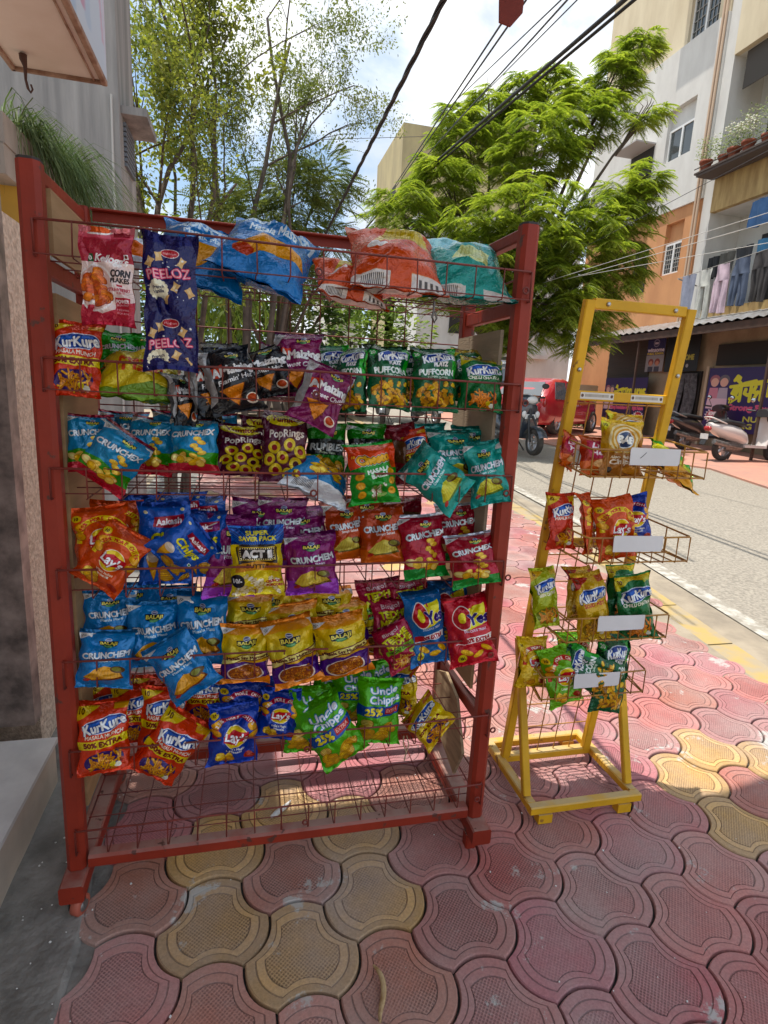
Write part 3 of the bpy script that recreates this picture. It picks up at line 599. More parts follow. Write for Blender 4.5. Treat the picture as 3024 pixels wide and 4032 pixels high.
for i in range(-6, 60):
    a, b = i*.5+.006, i*.5+.494
    vs = [(kx(a), a, gzz(a)-.006), (kx(a)+.16, a, gzz(a)-.006), (kx(b)+.16, b, gzz(b)-.006), (kx(b), b, gzz(b)-.006)]
    kb._add([(x, y, z-.06) for x, y, z in vs]+vs, [(4,5,6,7), (0,1,5,4), (1,2,6,5), (2,3,7,6), (3,0,4,7)], False)
o = kb.build('kerb', M_ykerb); o['kind'] = 'structure'
M_wline = mat('road_paint', (.50, .47, .41), .85, noise_scale=16, col2=(.30, .27, .22), ramp=(.44, .60))
sheet('road_marking', strip(-4, 30, 60, lambda y: kx(y)+.40+.05*max(0, y-3), lambda y: kx(y)+.52+.055*max(0, y-3)), -.012, M_wline)
sheet('kerb_filling', strip(-6, 12, 40, lambda y: kx(y)-.15+.03*noise.noise(Vector((y*4, 0, 7))), lambda y: kx(y)), -.0045, M_sand)
M_farp = mat('far_pavers', (.56, .26, .18), .85, noise_scale=2.2, col2=(.40, .22, .17), bump=.3, bump_scale=30)
slab('far_pavement', [[(7.45, -4), (14, -4), (14, 5), (7.5, 5)], [(7.5, 5), (14, 5), (14, 6.9), (8.1, 6.9)], [(8.1, 6.9), (14, 6.9), (14, 9.2), (6.7, 9.2)], [(6.7, 9.2), (14, 9.2), (14, 14), (6.2, 14)], [(6.2, 14), (14, 14), (14, 22), (6.2, 22)]], .004, M_farp)
# pavers: three-armed blocks on a honeycomb
PS, PTH, PO = .1266, R_(1.633), (.6942, -.1215)
M_joint = mat('paver_joint', (.085, .08, .072), .98, noise_scale=40, col2=(.04, .038, .035))
sheet('paver_bed', strip(-6, 9, 4, lambda y: .1, lambda y: kx(y)), -.016, M_joint)
def paver_material():
    m = bpy.data.materials.new('paver'); m.use_nodes = True; n, l = m.node_tree.nodes, m.node_tree.links; b = n['Principled BSDF']; b.inputs['Roughness'].default_value = .78; b.inputs['Specular IOR Level'].default_value = .35
    at_ = n.new('ShaderNodeAttribute'); at_.attribute_name = 'Col'; uv = n.new('ShaderNodeUVMap'); uv.uv_map = 'UVMap'; geo = n.new('ShaderNodeNewGeometry')
    vo = n.new('ShaderNodeTexVoronoi'); vo.inputs['Scale'].default_value = 150; vo.inputs['Randomness'].default_value = 0.0; vo.feature = 'F1'; vo.voronoi_dimensions = '2D'
    dr = n.new('ShaderNodeValToRGB'); dr.color_ramp.elements[0].position = .26; dr.color_ramp.elements[1].position = .46; dr.color_ramp.elements[0].color = (1,1,1,1); dr.color_ramp.elements[1].color = (0,0,0,1)
    l.new(uv.outputs[0], vo.inputs['Vector']); l.new(vo.outputs['Distance'], dr.inputs[0])
    def nz_(scale, d=6, r=.6):
        t = n.new('ShaderNodeTexNoise'); t.inputs['Scale'].default_value = scale; t.inputs['Detail'].default_value = d; t.inputs['Roughness'].default_value = r; l.new(geo.outputs['Position'], t.inputs['Vector']); return t
    def rmp(src, a, c, c0=(0,0,0,1), c1=(1,1,1,1)):
        r = n.new('ShaderNodeValToRGB'); r.color_ramp.elements[0].position = a; r.color_ramp.elements[1].position = c; r.color_ramp.elements[0].color = c0; r.color_ramp.elements[1].color = c1; l.new(src, r.inputs[0]); return r
    def mixc(f, a, c, mode='MIX'):
        q = n.new('ShaderNodeMixRGB'); q.blend_type = mode
        for i, s_ in ((0, f), (1, a), (2, c)):
            if isinstance(s_, float): q.inputs[i].default_value = s_
            elif isinstance(s_, tuple): q.inputs[i].default_value = s_
            else: l.new(s_, q.inputs[i])
        return q
    def mul(a, c):
        q = n.new('ShaderNodeMath'); q.operation = 'MULTIPLY'
        for i, s_ in ((0, a), (1, c)):
            if isinstance(s_, float): q.inputs[i].default_value = s_
            else: l.new(s_, q.inputs[i])
        return q
    wear = rmp(nz_(3.1).outputs['Fac'], .42, .62)              # worn patches keep less of the dotted relief
    inner = at_.outputs['Alpha']
    wm = n.new('ShaderNodeMapRange'); wm.inputs[3].default_value = .30; wm.inputs[4].default_value = .85; l.new(wear.outputs[0], wm.inputs[0])
    dots = mul(mul(dr.outputs[0], inner).outputs[0], wm.outputs[0])
    dust = rmp(nz_(2.3, 8, .65).outputs['Fac'], .38, .70)
    c1 = mixc(mul(dust.outputs[0], .72).outputs[0], at_.outputs['Color'], (.40, .335, .31, 1))
    fine = rmp(nz_(160, 4, .7).outputs['Fac'], .3, .7, (.78,.78,.78,1), (1.12,1.12,1.12,1)); c2 = mixc(1.0, c1.outputs[0], fine.outputs[0], 'MULTIPLY')
    c3 = mixc(dots.outputs[0], c2.outputs[0], mixc(1.0, c2.outputs[0], (.42,.40,.42,1), 'MULTIPLY').outputs[0])
    sp = rmp(nz_(5.5, 8, .72).outputs['Fac'], .60, .64); c4 = mixc(mul(sp.outputs[0], .85).outputs[0], c3.outputs[0], (.47, .46, .43, 1))       # cement spills
    crumb = rmp(nz_(52, 3, .8).outputs['Fac'], .72, .75); c5 = mixc(mul(crumb.outputs[0], .7).outputs[0], c4.outputs[0], (.62, .60, .55, 1))
    l.new(c5.outputs[0], b.inputs['Base Color'])
    bp = n.new('ShaderNodeBump'); bp.inputs['Strength'].default_value = .7; bp.inputs['Distance'].default_value = .0022; bp.invert = True
    l.new(dots.outputs[0], bp.inputs['Height']); b2 = n.new('ShaderNodeBump'); b2.inputs['Strength'].default_value = .35; b2.inputs['Distance'].default_value = .003
    l.new(nz_(70, 5).outputs['Fac'], b2.inputs['Height']); l.new(bp.outputs[0], b2.inputs['Normal']); l.new(b2.outputs[0], b.inputs['Normal']); return m
def hexoutline(nseg=8):
    P = []
    for k in range(6):
        a0, a1 = R_(60*k), R_(60*(k+1)); p = Vector((math.cos(a0), math.sin(a0))); q = Vector((math.cos(a1), math.sin(a1))); mid = (p+q)/2; nrm = mid.normalized()
        sag = .17*(1 if k in (1, 3, 5) else -1)
        for i in range(nseg):
            t = i/nseg; P.append(p.lerp(q, t)+nrm*(sag*(1-(2*t-1)**2)))
    return P
def build_pavers():
    yel = [(.311,-.113),(.515,-.229),(.687,-.117),(.287,.111),(.465,.258),(.672,.062),(1.966,.277),(1.834,.124),(1.793,-.092),(2.175,.219)]
    a1 = math.sqrt(3)*PS; d1 = (a1*math.cos(R_(30)+PTH), a1*math.sin(R_(30)+PTH)); d2 = (a1*math.cos(R_(90)+PTH), a1*math.sin(R_(90)+PTH))
    cs = []
    for i in range(-16, 26):
        for j in range(-32, 48):
            x = PO[0]+i*d1[0]+j*d2[0]; y = PO[1]+i*d1[1]+j*d2[1]
            if -1.3 < y < 8.6 and -.10 < x < kx(y)-.02 and not (x < -.02 and y < .3): cs.append((x, y))
    ys = set(min(range(len(cs)), key=lambda q: (cs[q][0]-u)**2+(cs[q][1]-v)**2) for u, v in yel)
    out8 = hexoutline(8); out4 = hexoutline(3)
    r = random.Random(3); V, Fc, UV, CO = [], [], [], []
    for idx, (x, y) in enumerate(cs):
        near = y < 1.6; O = out8 if near else out4; n = len(O)
        rings = [(.978,-.014),(.970,-.003),(.950,0),(.815,0),(.806,-.0022),(.79,-.0022),(.78,0),(.655,0),(.647,-.002),(.632,-.002),(.62,0),(.25,0)] if near else [(.985,-.014),(.972,-.001),(.95,0),(.5,0)]
        isy = idx in ys or (y > .9 and r.random() < .06)
        vr = r.uniform(.82, 1.14)
        col = (.62*vr, .37*vr, .125*vr) if isy else (.47*vr*r.uniform(.92, 1.05), .165*vr*r.uniform(.88, 1.2), .145*vr*r.uniform(.85, 1.25))
        tz = r.uniform(-.0025, .0025); tx = r.uniform(-.012, .012); ty = r.uniform(-.012, .012); b = len(V); ua = .785+r.uniform(-.12, .12)
        for (sc, dz) in rings:
            rim = sc > .8; edge = .62 < sc < .8
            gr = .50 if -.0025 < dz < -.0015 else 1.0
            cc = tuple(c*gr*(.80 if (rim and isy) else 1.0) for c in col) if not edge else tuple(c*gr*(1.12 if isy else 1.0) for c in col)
            for p in O:
                lx, ly = p.x*PS*sc, p.y*PS*sc; wx = lx*math.cos(PTH)-ly*math.sin(PTH); wy = lx*math.sin(PTH)+ly*math.cos(PTH)
                V.append((x+wx, y+wy, gzz(y+wy)+dz+tz+tx*lx+ty*ly)); UV.append((lx*math.cos(ua)-ly*math.sin(ua), lx*math.sin(ua)+ly*math.cos(ua))); CO.append((*cc, 1.0 if sc < .64 else 0.0))
        for q in range(len(rings)-1):
            for i in range(n): Fc.append((b+q*n+i, b+q*n+(i+1) % n, b+(q+1)*n+(i+1) % n, b+(q+1)*n+i))
        Fc.append(tuple(b+(len(rings)-1)*n+i for i in range(n)))
    me = bpy.data.meshes.new('pavement'); me.from_pydata(V, [], Fc)
    ul = me.uv_layers.new(name='UVMap'); li = np.empty(len(me.loops), int); me.loops.foreach_get('vertex_index', li); ul.data.foreach_set('uv', np.array(UV, np.float32)[li].ravel())
    ca = me.color_attributes.new('Col', 'FLOAT_COLOR', 'POINT'); ca.data.foreach_set('color', np.array(CO, np.float32).ravel())
    me.materials.append(paver_material()); o = bpy.data.objects.new('pavement', me); COL.objects.link(o); o['kind'] = 'structure'
build_pavers()
# cement apron between the shop step and the pavers
M_cem = mat('cement_apron', (.30, .285, .26), .95, noise_scale=9, col2=(.15, .14, .125), bump=.7, bump_scale=55, detail=9)
sheet('cement_bed', strip(-6, 9, 30, lambda y: -.6, lambda y: .1), -.0075, M_cem)
ap = MB(); ys = [-1.6+i*.05 for i in range(52)]
ex = [.022+.012*noise.noise(Vector((y*9, 0, 4)))+.035*noise.noise(Vector((y*3, 0, 1)))-.05*max(0, y-.1) for y in ys]
for i in range(len(ys)-1):
    a, b = ys[i], ys[i+1]; za, zb = gzz(a), gzz(b)
    f = lambda x, y: .006+.006*noise.noise(Vector((x*14, y*14, 0)))
    xs = lambda e: [-.5, -.165, -.10, -.04, e-.012, e]
    A, B = xs(ex[i]), xs(ex[i+1])
    for k in range(5): ap._add([(A[k], a, za+(f(A[k], a) if k else .006)), (A[k+1], a, za+(f(A[k+1], a) if k < 4 else -.006)), (B[k+1], b, zb+(f(B[k+1], b) if k < 4 else -.006)), (B[k], b, zb+(f(B[k], b) if k else .006))], [(0,1,2,3)], True)
o = ap.build('cement_apron', M_cem); o['kind'] = 'structure'
# dry leaf curl, crumbs, thread on the pavers
M_dry = mat('dry_leaf', (.34, .20, .08), .7, col2=(.50, .36, .19), noise_scale=60)
lf = MB(); R9 = [((.655+.012*math.sin(i*.5), -.30-.013*i, gzz(-.3)+.010+.004*math.sin(i*.9)), .009*math.sin(math.pi*(i+.6)/10.5)+.002) for i in range(10)]
lf.tube([p for p, _ in R9], [q*.62 for _, q in R9], 6)
tag(lf.build('dry_leaf', M_dry), 'curled dry brown leaf lying in the paver joint near the front', 'leaf')
M_scrap = mat('paper_scrap', (.72, .71, .68), .7)
sc = MB(); sc.tube([(.455, .165, gzz(.2)+.008), (.47, .175, gzz(.2)+.010), (.495, .196, gzz(.2)+.010), (.515, .222, gzz(.2)+.009)], [.004, .008, .007, .002], 6)
tag(sc.build('paper_scrap', M_scrap), 'white twist of paper lying on the sunlit pavers under the red rack', 'litter')
cr = MB(); rr = random.Random(8)
for i in range(150):
    x = rr.uniform(-.13, 1.9); y = rr.uniform(-.55, .9)
    if i < 60: x = rr.uniform(-.14, .06)
    s_ = rr.uniform(.001, .0036); cr.ball((x, y, gzz(y)+.009 if x < .03 else gzz(y)+.003), s_, 5, 3, (1, rr.uniform(.5, 1.4), .6))
tag(cr.build('grit', M_scrap), kind='stuff')

# ================================================================ SHOP on the left
M_marble = mat('white_step', (.80, .78, .75), .35, noise_scale=6, col2=(.62, .60, .58), coat=.2)
M_riser = mat('cream_riser', (.66, .56, .45), .6, noise_scale=5, col2=(.48, .40, .32))
M_stucco = mat('rough_plaster', (.82, .68, .55), .95, noise_scale=70, col2=(.50, .39, .30), bump=1.0, bump_scale=70)
M_gplas = mat('grey_plaster', (.36, .335, .31), .95, noise_scale=3, col2=(.13, .12, .115), bump=.5, bump_scale=40, stretch=(1, 1, .4))
M_jamb = mat('brown_marble', (.42, .33, .29), .4, noise_scale=12, col2=(.12, .095, .085))
M_black = mat('dark_gap', (.012, .011, .010), .8)
M_panel = mat('inner_panel', (.80, .68, .60), .7, noise_scale=4, col2=(.28, .22, .19))
st = empty('shop_step', (-.6, -.6, 0), 'white topped cream step in front of the shop doorway at left edge', 'step')
b = MB(); b.box((-1.4, -3.2, -.05), (-.168, .42, .150)); b.build('riser', M_riser, st)
b = MB(); b.box((-1.4, -3.2, .150), (-.160, .424, .163)); b.build('tread', M_marble, st)
sh = empty('shop_doorway', (-.6, .6, 0), 'shop doorway with rough plaster pillar and brown marble jamb beside the red rack', 'shop')
b = MB(); b.box((-.75, .565, 0), (-.252, .73, 1.64)); b.build('plaster_pillar', M_stucco, sh)
b = MB(); b.box((-.75, .733, 0), (-.262, .96, 1.60)); b.build('side_wall', M_gplas, sh)
b = MB(); b.box((-.75, .50, .163), (-.245, .562, 2.1)); b.build('door_jamb', M_jamb, sh)
b = MB(); b.box((-1.0, .43, .163), (-.36, .497, 2.1)); b.build('door_gap', M_black, sh)
b = MB(); b.box((-.9, -1.6, .163), (-.34, .427, 2.1)); b.build('door_panel', M_panel, sh)
# concrete ledge with hanging grass, board under it
M_ledge = mat('ledge_concrete', (.42, .38, .34), .95, noise_scale=5, col2=(.26, .235, .21), bump=.4, bump_scale=40, stretch=(1, 1, .3))
b = MB(); b.box((-1.6, .97, 1.93), (-.36, 1.78, 2.02)); b.box((-1.6, .97, 1.84), (-.365, 1.78, 1.932))
tag(b.build('concrete_ledge', M_ledge), 'stained grey concrete ledge above the shop carrying long grass', 'ledge')
M_ylw = mat('yellow_board', (.62, .36, .045), .6, noise_scale=4, col2=(.52, .30, .05))
yb = empty('signboard', (-.6, 1.12, 1.7), 'plain yellow board with dark top rail fixed behind the rough plaster pillar', 'board')
b = MB(); b.box((-1.2, 1.10, 1.58), (-.30, 1.12, 1.885)); b.build('board', M_ylw, yb)
b = MB(); b.bar((-1.2, 1.10, 1.905), (-.30, 1.10, 1.905), .03, .04); b.build('top_rail', mat('dark_rail', (.09, .08, .07), .6), yb)
M_grass = leaf_mat('long_grass', [(.05, .09, .035), (.09, .15, .055), (.15, .20, .09)], .35)
def grass_clump(name, label, centres, n, L, seed):
    r = random.Random(seed); b = MB()
    for i in range(n):
        c = Vector(r.choice(centres))+Vector((r.uniform(-.03, .03), r.uniform(-.07, .07), 0)); a = r.gauss(.1, .8); sp = r.uniform(.12, .62)*L; up = r.uniform(.05, .32)*L; dn = r.uniform(.25, .8)*L
        d = Vector((math.cos(a), math.sin(a)*.9, 0)); s_ = d.cross(Vector((0, 0, 1)))*r.uniform(.0014, .0028)
        pts = [c+d*(sp*t)+Vector((0, 0, up*math.sin(min(1, t*1.7)*math.pi*.62)-dn*t*t)) for t in (0, .18, .36, .55, .75, 1)]
        vs = []
        for k, p in enumerate(pts): w_ = (1, 1, .9, .75, .5, .1)[k]; vs += [p-s_*w_, p+s_*w_]
        b._add(vs, [(2*k, 2*k+1, 2*k+3, 2*k+2) for k in range(5)], True)
    return tag(b.build(name, M_grass, fix=False), label, 'plant')
grass_clump('hanging_grass', 'thick clump of long grass drooping over the ledge above the yellow board', [(-.38, y, 2.02) for y in (1.14, 1.2, 1.28, 1.36, 1.44)], 400, .44, 1)
grass_clump('hanging_grass', 'spiky grass tuft spreading over the far end of the ledge', [(-.36, 1.62, 2.02), (-.37, 1.70, 2.0), (-.36, 1.55, 2.02)], 420, .62, 2)
# sign box overhead with rusty trim, banner face, hook
M_under = mat('sign_box_sheet', (.70, .60, .53), .55, noise_scale=3, col2=(.60, .48, .40))
M_rust = mat('rusty_trim', (.40, .26, .19), .8, noise_scale=18, col2=(.20, .10, .06))
sb = empty('sign_box', (-.2, .5, 2.2), 'pale overhead sign box with rusty edge trim and washed out banner side', 'sign')
b = MB(); b.box((-.362, -1.6, 2.205), (-.095, 1.10, 2.215)); b.build('underside', M_under, sb)
b = MB(); b.bar((-.088, -1.6, 2.203), (-.088, 1.115, 2.203), .018, .018); b.bar((-.365, -1.6, 2.203), (-.365, 1.115, 2.203), .016, .016); b.bar((-.365, 1.108, 2.203), (-.088, 1.108, 2.203), .014, .016); b.bar((-.118, -1.6, 2.2015), (-.118, 1.10, 2.2015), .006, .005); b.build('edge_trim', M_rust, sb)
def banner_mat():
    c = Canvas(200, 60, '#b9c6d6'); r = random.Random(4)
    for i in range(170):
        x = r.uniform(0, 100); c.stroke([(x, r.uniform(-5, 40)), (x+r.uniform(-3, 3), r.uniform(20, 64))], r.uniform(.8, 3.5), r.choice(['#c9b6c8', '#d9d3dc', '#9fb6d0', '#c58aa6', '#e2e4e6', '#a9b2c4', '#b56a8e']), .6)
    m = bpy.data.materials.new('banner_print'); m.use_nodes = True; n, l = m.node_tree.nodes, m.node_tree.links
    t = n.new('ShaderNodeTexImage'); t.image = c.image('print_banner'); u = n.new('ShaderNodeUVMap'); u.uv_map = 'UVMap'; l.new(u.outputs[0], t.inputs[0]); l.new(t.outputs[0], n['Principled BSDF'].inputs['Base Color']); n['Principled BSDF'].inputs['Roughness'].default_value = .6; return m
def print_quad(name, A, B, C_, D, m, parent=None, back=None):
    """thin printed panel: corners BL, BR, TR, TL as seen from its front"""
    A, B, C_, D = map(Vector, (A, B, C_, D)); nrm = (B-A).cross(D-A).normalized(); th = -nrm*.006
    me = bpy.data.meshes.new(name); vs = [A, B, C_, D, A+th, B+th, C_+th, D+th]
    me.from_pydata([tuple(v) for v in vs], [], [(0,1,2,3), (7,6,5,4), (1,0,4,5), (2,1,5,6), (3,2,6,7), (0,3,7,4)])
    ul = me.uv_layers.new(name='UVMap'); uvs = [(0,0),(1,0),(1,1),(0,1)]
    for lp in me.loops: ul.data[lp.index].uv = uvs[lp.vertex_index % 4] if lp.index < 4 else (.01, .01)
    me.materials.append(m); o = bpy.data.objects.new(name, me); COL.objects.link(o)
    if parent: o.parent = parent; o.matrix_basis = Matrix.Translation(-parent.location)
    return o
print_quad('banner', (-.080, -1.6, 2.21), (-.080, 1.115, 2.21), (-.080, 1.115, 2.9), (-.080, -1.6, 2.9), banner_mat(), sb)
hk = MB(); hk.tube([(-.300, 1.00, 2.20), (-.300, 1.00, 2.185), (-.296, 1.0, 2.165), (-.297, 1.0, 2.13), (-.292, 1.0, 2.105), (-.285, 1.0, 2.095), (-.279, 1.0, 2.105), (-.283, 1.0, 2.118)], [.012, .011, .006, .004, .004, .0035, .003, .003], 7)
hk.build('hook', mat('rusty_iron', (.07, .03, .02), .8), sb)
# house wall further back on the left
M_gw = mat('grey_wall_streaked', (.38, .365, .345), .95, noise_scale=3.0, col2=(.20, .195, .19), bump=.25, bump_scale=30, stretch=(3, 3, .25))
gw = empty('grey_building', (-2, 2.6, 0), 'streaky grey plaster building behind the hanging grass at left', 'building')
b = MB(); b.box((-6, 2.5, 0), (-.296, 2.96, 6.2)); b.build('wall', M_gw, gw)
b = MB()
for i in range(9): b.box((-.296, 2.60, 2.41+i*.026), (-.280, 2.86, 2.428+i*.026))
b.build('louvre_window', mat('blue_grey_slats', (.15, .17, .20), .6), gw)
b = MB(); b.box((-.294, 2.55, 2.66), (-.16, 2.92, 2.70)); b.build('window_hood', M_gw, gw)
b = MB(); b.tube([(-.33, 2.485, 2.72), (-.335, 2.485, 2.3), (-.33, 2.487, 1.7), (-.34, 2.487, 0)], .006, 6); b.build('downpipe', mat('pale_pipe', (.5, .49, .46), .6), gw)
# canopy over the camera side: the added slab above casts the wavy shade; a striped corner hangs into view
M_can = mat('canopy_red', (.24, .035, .02), .8, noise_scale=8, col2=(.17, .025, .018)); M_canc = mat('canopy_cream', (.55, .40, .24), .8)
cn = empty('shop_awning', (.4, -.3, 2.2), 'red and cream striped awning whose scalloped corner hangs into the top of the view', 'awning')
b = MB(); b.box((-.06, -.25, 2.30), (1.03, .20, 2.308)); b.build('cover', M_can, cn)
b = MB()
for i in range(12):
    b.cur = i % 2; x0 = 1.03-(i+1)*.09; x1 = x0+.088; y = .205
    zb = 2.155-.0 if i else 2.085
    if i == 0: P = [(x0+.012, y, 2.30), (x1, y, 2.30), (x1-.001, y, 2.12), (x1-.028, y, 2.088), (x0+.03, y, 2.092)]; b.prism(P, (0, -.006, 0)); b.cur = 1; b.prism([(x0+.062, y+.003, 2.30), (x1+.002, y+.003, 2.30), (x1-.004, y+.003, 2.13), (x1-.025, y+.003, 2.10)], (0, -.001, 0))
    else: b.prism([(x0, y, 2.30), (x1, y, 2.30), (x1, y, zb+.05), (x1-.03, y, zb+.01), ((x0+x1)/2, y, zb), (x0+.03, y, zb+.01), (x0, y, zb+.05)], (0, -.004, 0))
b.build('valance', [M_can, M_canc], cn)
M_slab = mat('shade_slab_grey', (.5, .48, .45), .9)
SH = [(-.6, .2), (.2, .2), (.337, .2), (.6, .195), (.75, .2), (.99, .175), (1.23, .162), (1.4, .16), (1.55, .145), (1.63, .09), (1.725, .038), (1.9, .05), (2.1, .086), (2.4, .06), (3.0, .05)]  # wanted shade edge; an unseen slab is added overhead, cut to cast it
b = MB(); P = [(x+SUN.x/SUN.z*3.72, y+SUN.y/SUN.z*3.72) for x, y in SH]+[(2.3, -1.35), (-1.3, -1.35)]
b.prism([(x, y, 3.72) for x, y in P], (0, 0, .14)); tag(b.build('shade_slab', M_slab), 'unseen slab added overhead, its edge shaped to cast the wavy shade', 'balcony')
# ================================================================ far buildings
M_cream = mat('cream_wall', (.66, .57, .40), .9, noise_scale=2, col2=(.55, .46, .31), stretch=(1, 1, .3)); M_white = mat('white_wall', (.66, .645, .60), .9, noise_scale=2.5, col2=(.57, .55, .51), stretch=(1, 1, .4))
M_orange = mat('orange_wall', (.60, .29, .125), .9, noise_scale=2.2, col2=(.50, .23, .10), stretch=(1, 1, .4)); M_ybrown = mat('stained_yellow', (.53, .38, .16), .9, noise_scale=3.5, col2=(.34, .22, .09), stretch=(2, 2, .4))
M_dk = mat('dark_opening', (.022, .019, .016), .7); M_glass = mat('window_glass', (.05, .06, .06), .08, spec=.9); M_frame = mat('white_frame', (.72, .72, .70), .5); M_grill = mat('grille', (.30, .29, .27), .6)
X0 = 11.5
bd = empty('apartment_building', (X0, 12, 0), 'tall cream grey and orange apartment building across the street with balconies', 'building')
def fbox(n, m, *bx):
    b = MB()
    for a, c in bx: b.box(a, c)
    return b.build(n, m, bd)
fbox('wall', M_orange, ((X0, 12.15, 0), (X0+.9, 12.72, 6.36)), ((X0, 13.40, 0), (X0+.9, 17.3, 6.36)), ((X0, 12.72, 0), (X0+.9, 13.40, 4.72)), ((X0, 12.72, 6.04), (X0+.9, 13.40, 6.36)), ((X0+.14, 12.72, 5.53), (X0+.9, 13.40, 6.04)))
fbox('wall', M_white, ((X0-.06, 12.15, 6.36), (X0+.9, 12.84, 10.40)), ((X0-.06, 13.84, 6.36), (X0+.9, 17.3, 10.4)), ((X0-.06, 12.84, 6.36), (X0+.9, 13.84, 7.66)), ((X0-.06, 12.84, 8.95), (X0+.9, 13.84, 10.40)), ((X0+.08, 12.84, 8.48), (X0+.9, 13.84, 8.95)))
fbox('wall', M_cream, ((X0+.02, 12.15, 10.40), (X0+.9, 12.60, 15)), ((X0+.02, 13.64, 10.40), (X0+.9, 17.3, 15)), ((X0+.02, 12.6, 11.9), (X0+.9, 13.64, 15)))
fbox('inner_wall', M_white, ((X0+.92, 2, 0), (X0+2, 17.3, 15)))
fbox('corner_pier', M_white, ((X0+.0, 11.84, 2.9), (X0+.92, 12.148, 15)))
for nm, z0, z1, m_ in (('parapet', 2.95, 3.62, M_ybrown), ('parapet', 5.93, 6.72, M_ybrown), ('parapet', 9.34, 10.55, M_cream)):
    fbox(nm, m_, ((X0-.02, 2, z0), (X0+.12, 11.838, z1)))
fbox('balcony_slab', M_white, ((X0+.122, 2, 5.93), (X0+.918, 11.838, 6.06)), ((X0+.122, 2, 9.34), (X0+.918, 11.838, 9.48)), ((X0+.122, 2, 2.95), (X0+.918, 11.838, 3.05)))
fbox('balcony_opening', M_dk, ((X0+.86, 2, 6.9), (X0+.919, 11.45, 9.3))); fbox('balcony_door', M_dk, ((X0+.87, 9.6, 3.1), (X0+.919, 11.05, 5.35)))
fbox('bamboo_blind', mat('blind', (.06, .05, .04), .8), ((X0+.14, 2, 8.55), (X0+.16, 11.6, 9.33)))
def window(y0, y1, z0, z1, x, grid=0, sill=True):
    fr = MB(); w_ = .05; ym = (y0+y1)/2
    for a, c in (((x, y0, z0), (x+.05, y0+w_, z1)), ((x, y1-w_, z0), (x+.05, y1, z1)), ((x, y0+w_, z1-w_), (x+.05, y1-w_, z1)), ((x, y0+w_, z0), (x+.05, y1-w_, z0+w_)), ((x-.003, ym-.03, z0+w_), (x+.05, ym+.03, z1-w_))): fr.box(a, c)
    f = fr.build('window', M_frame, bd); p = MB(); p.box((x+.03, y0+w_, z0+w_), (x+.036, y1-w_, z1-w_)); p.build('pane', M_glass, f)
    if grid:
        g = MB(); k = 7; L = y1-y0-2*w_
        for i in range(1, k): g.bar((x+.015, y0+w_+L*i/k, z0+w_), (x+.015, y0+w_+L*i/k, z1-w_), .018)
        for i in range(1, 6): zz = z0+w_+(z1-z0-2*w_)*i/6; g.bar((x+.013, y0+w_, zz), (x+.013, y1-w_, zz), .018)
        g.build('grille', M_grill, f)
window(12.84, 13.84, 7.66, 8.48, X0+.03); window(12.72, 13.40, 4.72, 5.53, X0+.06, 1); window(12.60, 13.64, 10.40, 11.9, X0+.10, 1)
fbox('sunshade', M_cream, ((X0-.55, 12.5, 11.9), (X0+.02, 13.8, 12.0)))
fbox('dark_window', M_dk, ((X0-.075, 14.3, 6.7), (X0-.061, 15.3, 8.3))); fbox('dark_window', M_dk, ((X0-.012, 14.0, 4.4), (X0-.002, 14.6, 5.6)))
fbox('awning_flap', mat('flap', (.42, .40, .38), .7), ((X0-.7, 14.25, 8.32), (X0-.062, 15.35, 8.36)))
for yy in (12.20, 12.30):
    b = MB(); b.tube([(X0-.10, yy, 2.9), (X0-.10, yy, 10.2), (X0-.06, yy+.05, 15)], .03, 8); b.build('drainpipe', mat('peach_pipe', (.55, .40, .28), .7), bd)
# planter shelf: pots and plants
pl = MB(); pl.box((X0-.62, 9.2, 6.70), (X0-.025, 11.86, 6.74)); pl.bar((X0-.62, 9.2, 6.82), (X0-.62, 11.86, 6.82), .02); pl.box((X0-.60, 9.2, 6.64), (X0-.1, 11.8, 6.698)); pl.build('planter_shelf', mat('dark_shelf', (.07, .05, .04), .8), bd)
M_terra = mat('terracotta', (.36, .10, .05), .7, noise_scale=9, col2=(.26, .07, .04)); M_pl = leaf_mat('potted_leaves', [(.07, .12, .03), (.17, .24, .06), (.34, .38, .16)], .4)
rr = random.Random(31)
PLAB = ['leafy plant in a terracotta pot at the near end of the balcony shelf', 'terracotta pot with low green plant on the balcony shelf', 'terracotta pot with white blossoms on the balcony shelf', 'terracotta pot with tall thin plant by the balcony rail', 'terracotta pot with bushy plant at the shelf far end', 'small terracotta pot with pale leaves on the shelf']
for i in range(6):
    y = 11.72-i*.40; rt_ = empty('flower_pot', (X0-.36+rr.uniform(-.08, .08), y, 6.742), PLAB[5-i], 'potted plant', 'terracotta pots on the balcony shelf')
    b = MB(); b.lathe([(.09, 0), (.13, .20), (.15, .20), (.155, .25), (.13, .25), (.115, .21), (0, .21)], 14); b.build('pot', M_terra, rt_, local=True)
    b = MB(); n = 260; H_ = .45+.25*rr.random()
    for k in range(n):
        a = rr.uniform(0, 6.28); q = rr.random()**.6*.26; p = Vector((q*math.cos(a), q*math.sin(a), .26+rr.random()**1.2*H_)); d = Vector((rr.gauss(0, 1), rr.gauss(0, 1), rr.gauss(0, .7))).normalized()*.035; e = d.orthogonal().normalized()*.02
        b._add([p-d, p+e, p+d, p-e], [(0,1,2,3)], False)
    b.build('foliage', M_pl, rt_, local=True, fix=False)
    if i in (2, 3):
        b = MB()
        for k in range(60): b.ball((rr.gauss(0, .13), rr.gauss(0, .13), .5+rr.random()*.22), .022, 5, 3)
        b.build('blossom', mat('white_blossom', (.75, .74, .62), .7), rt_, local=True)
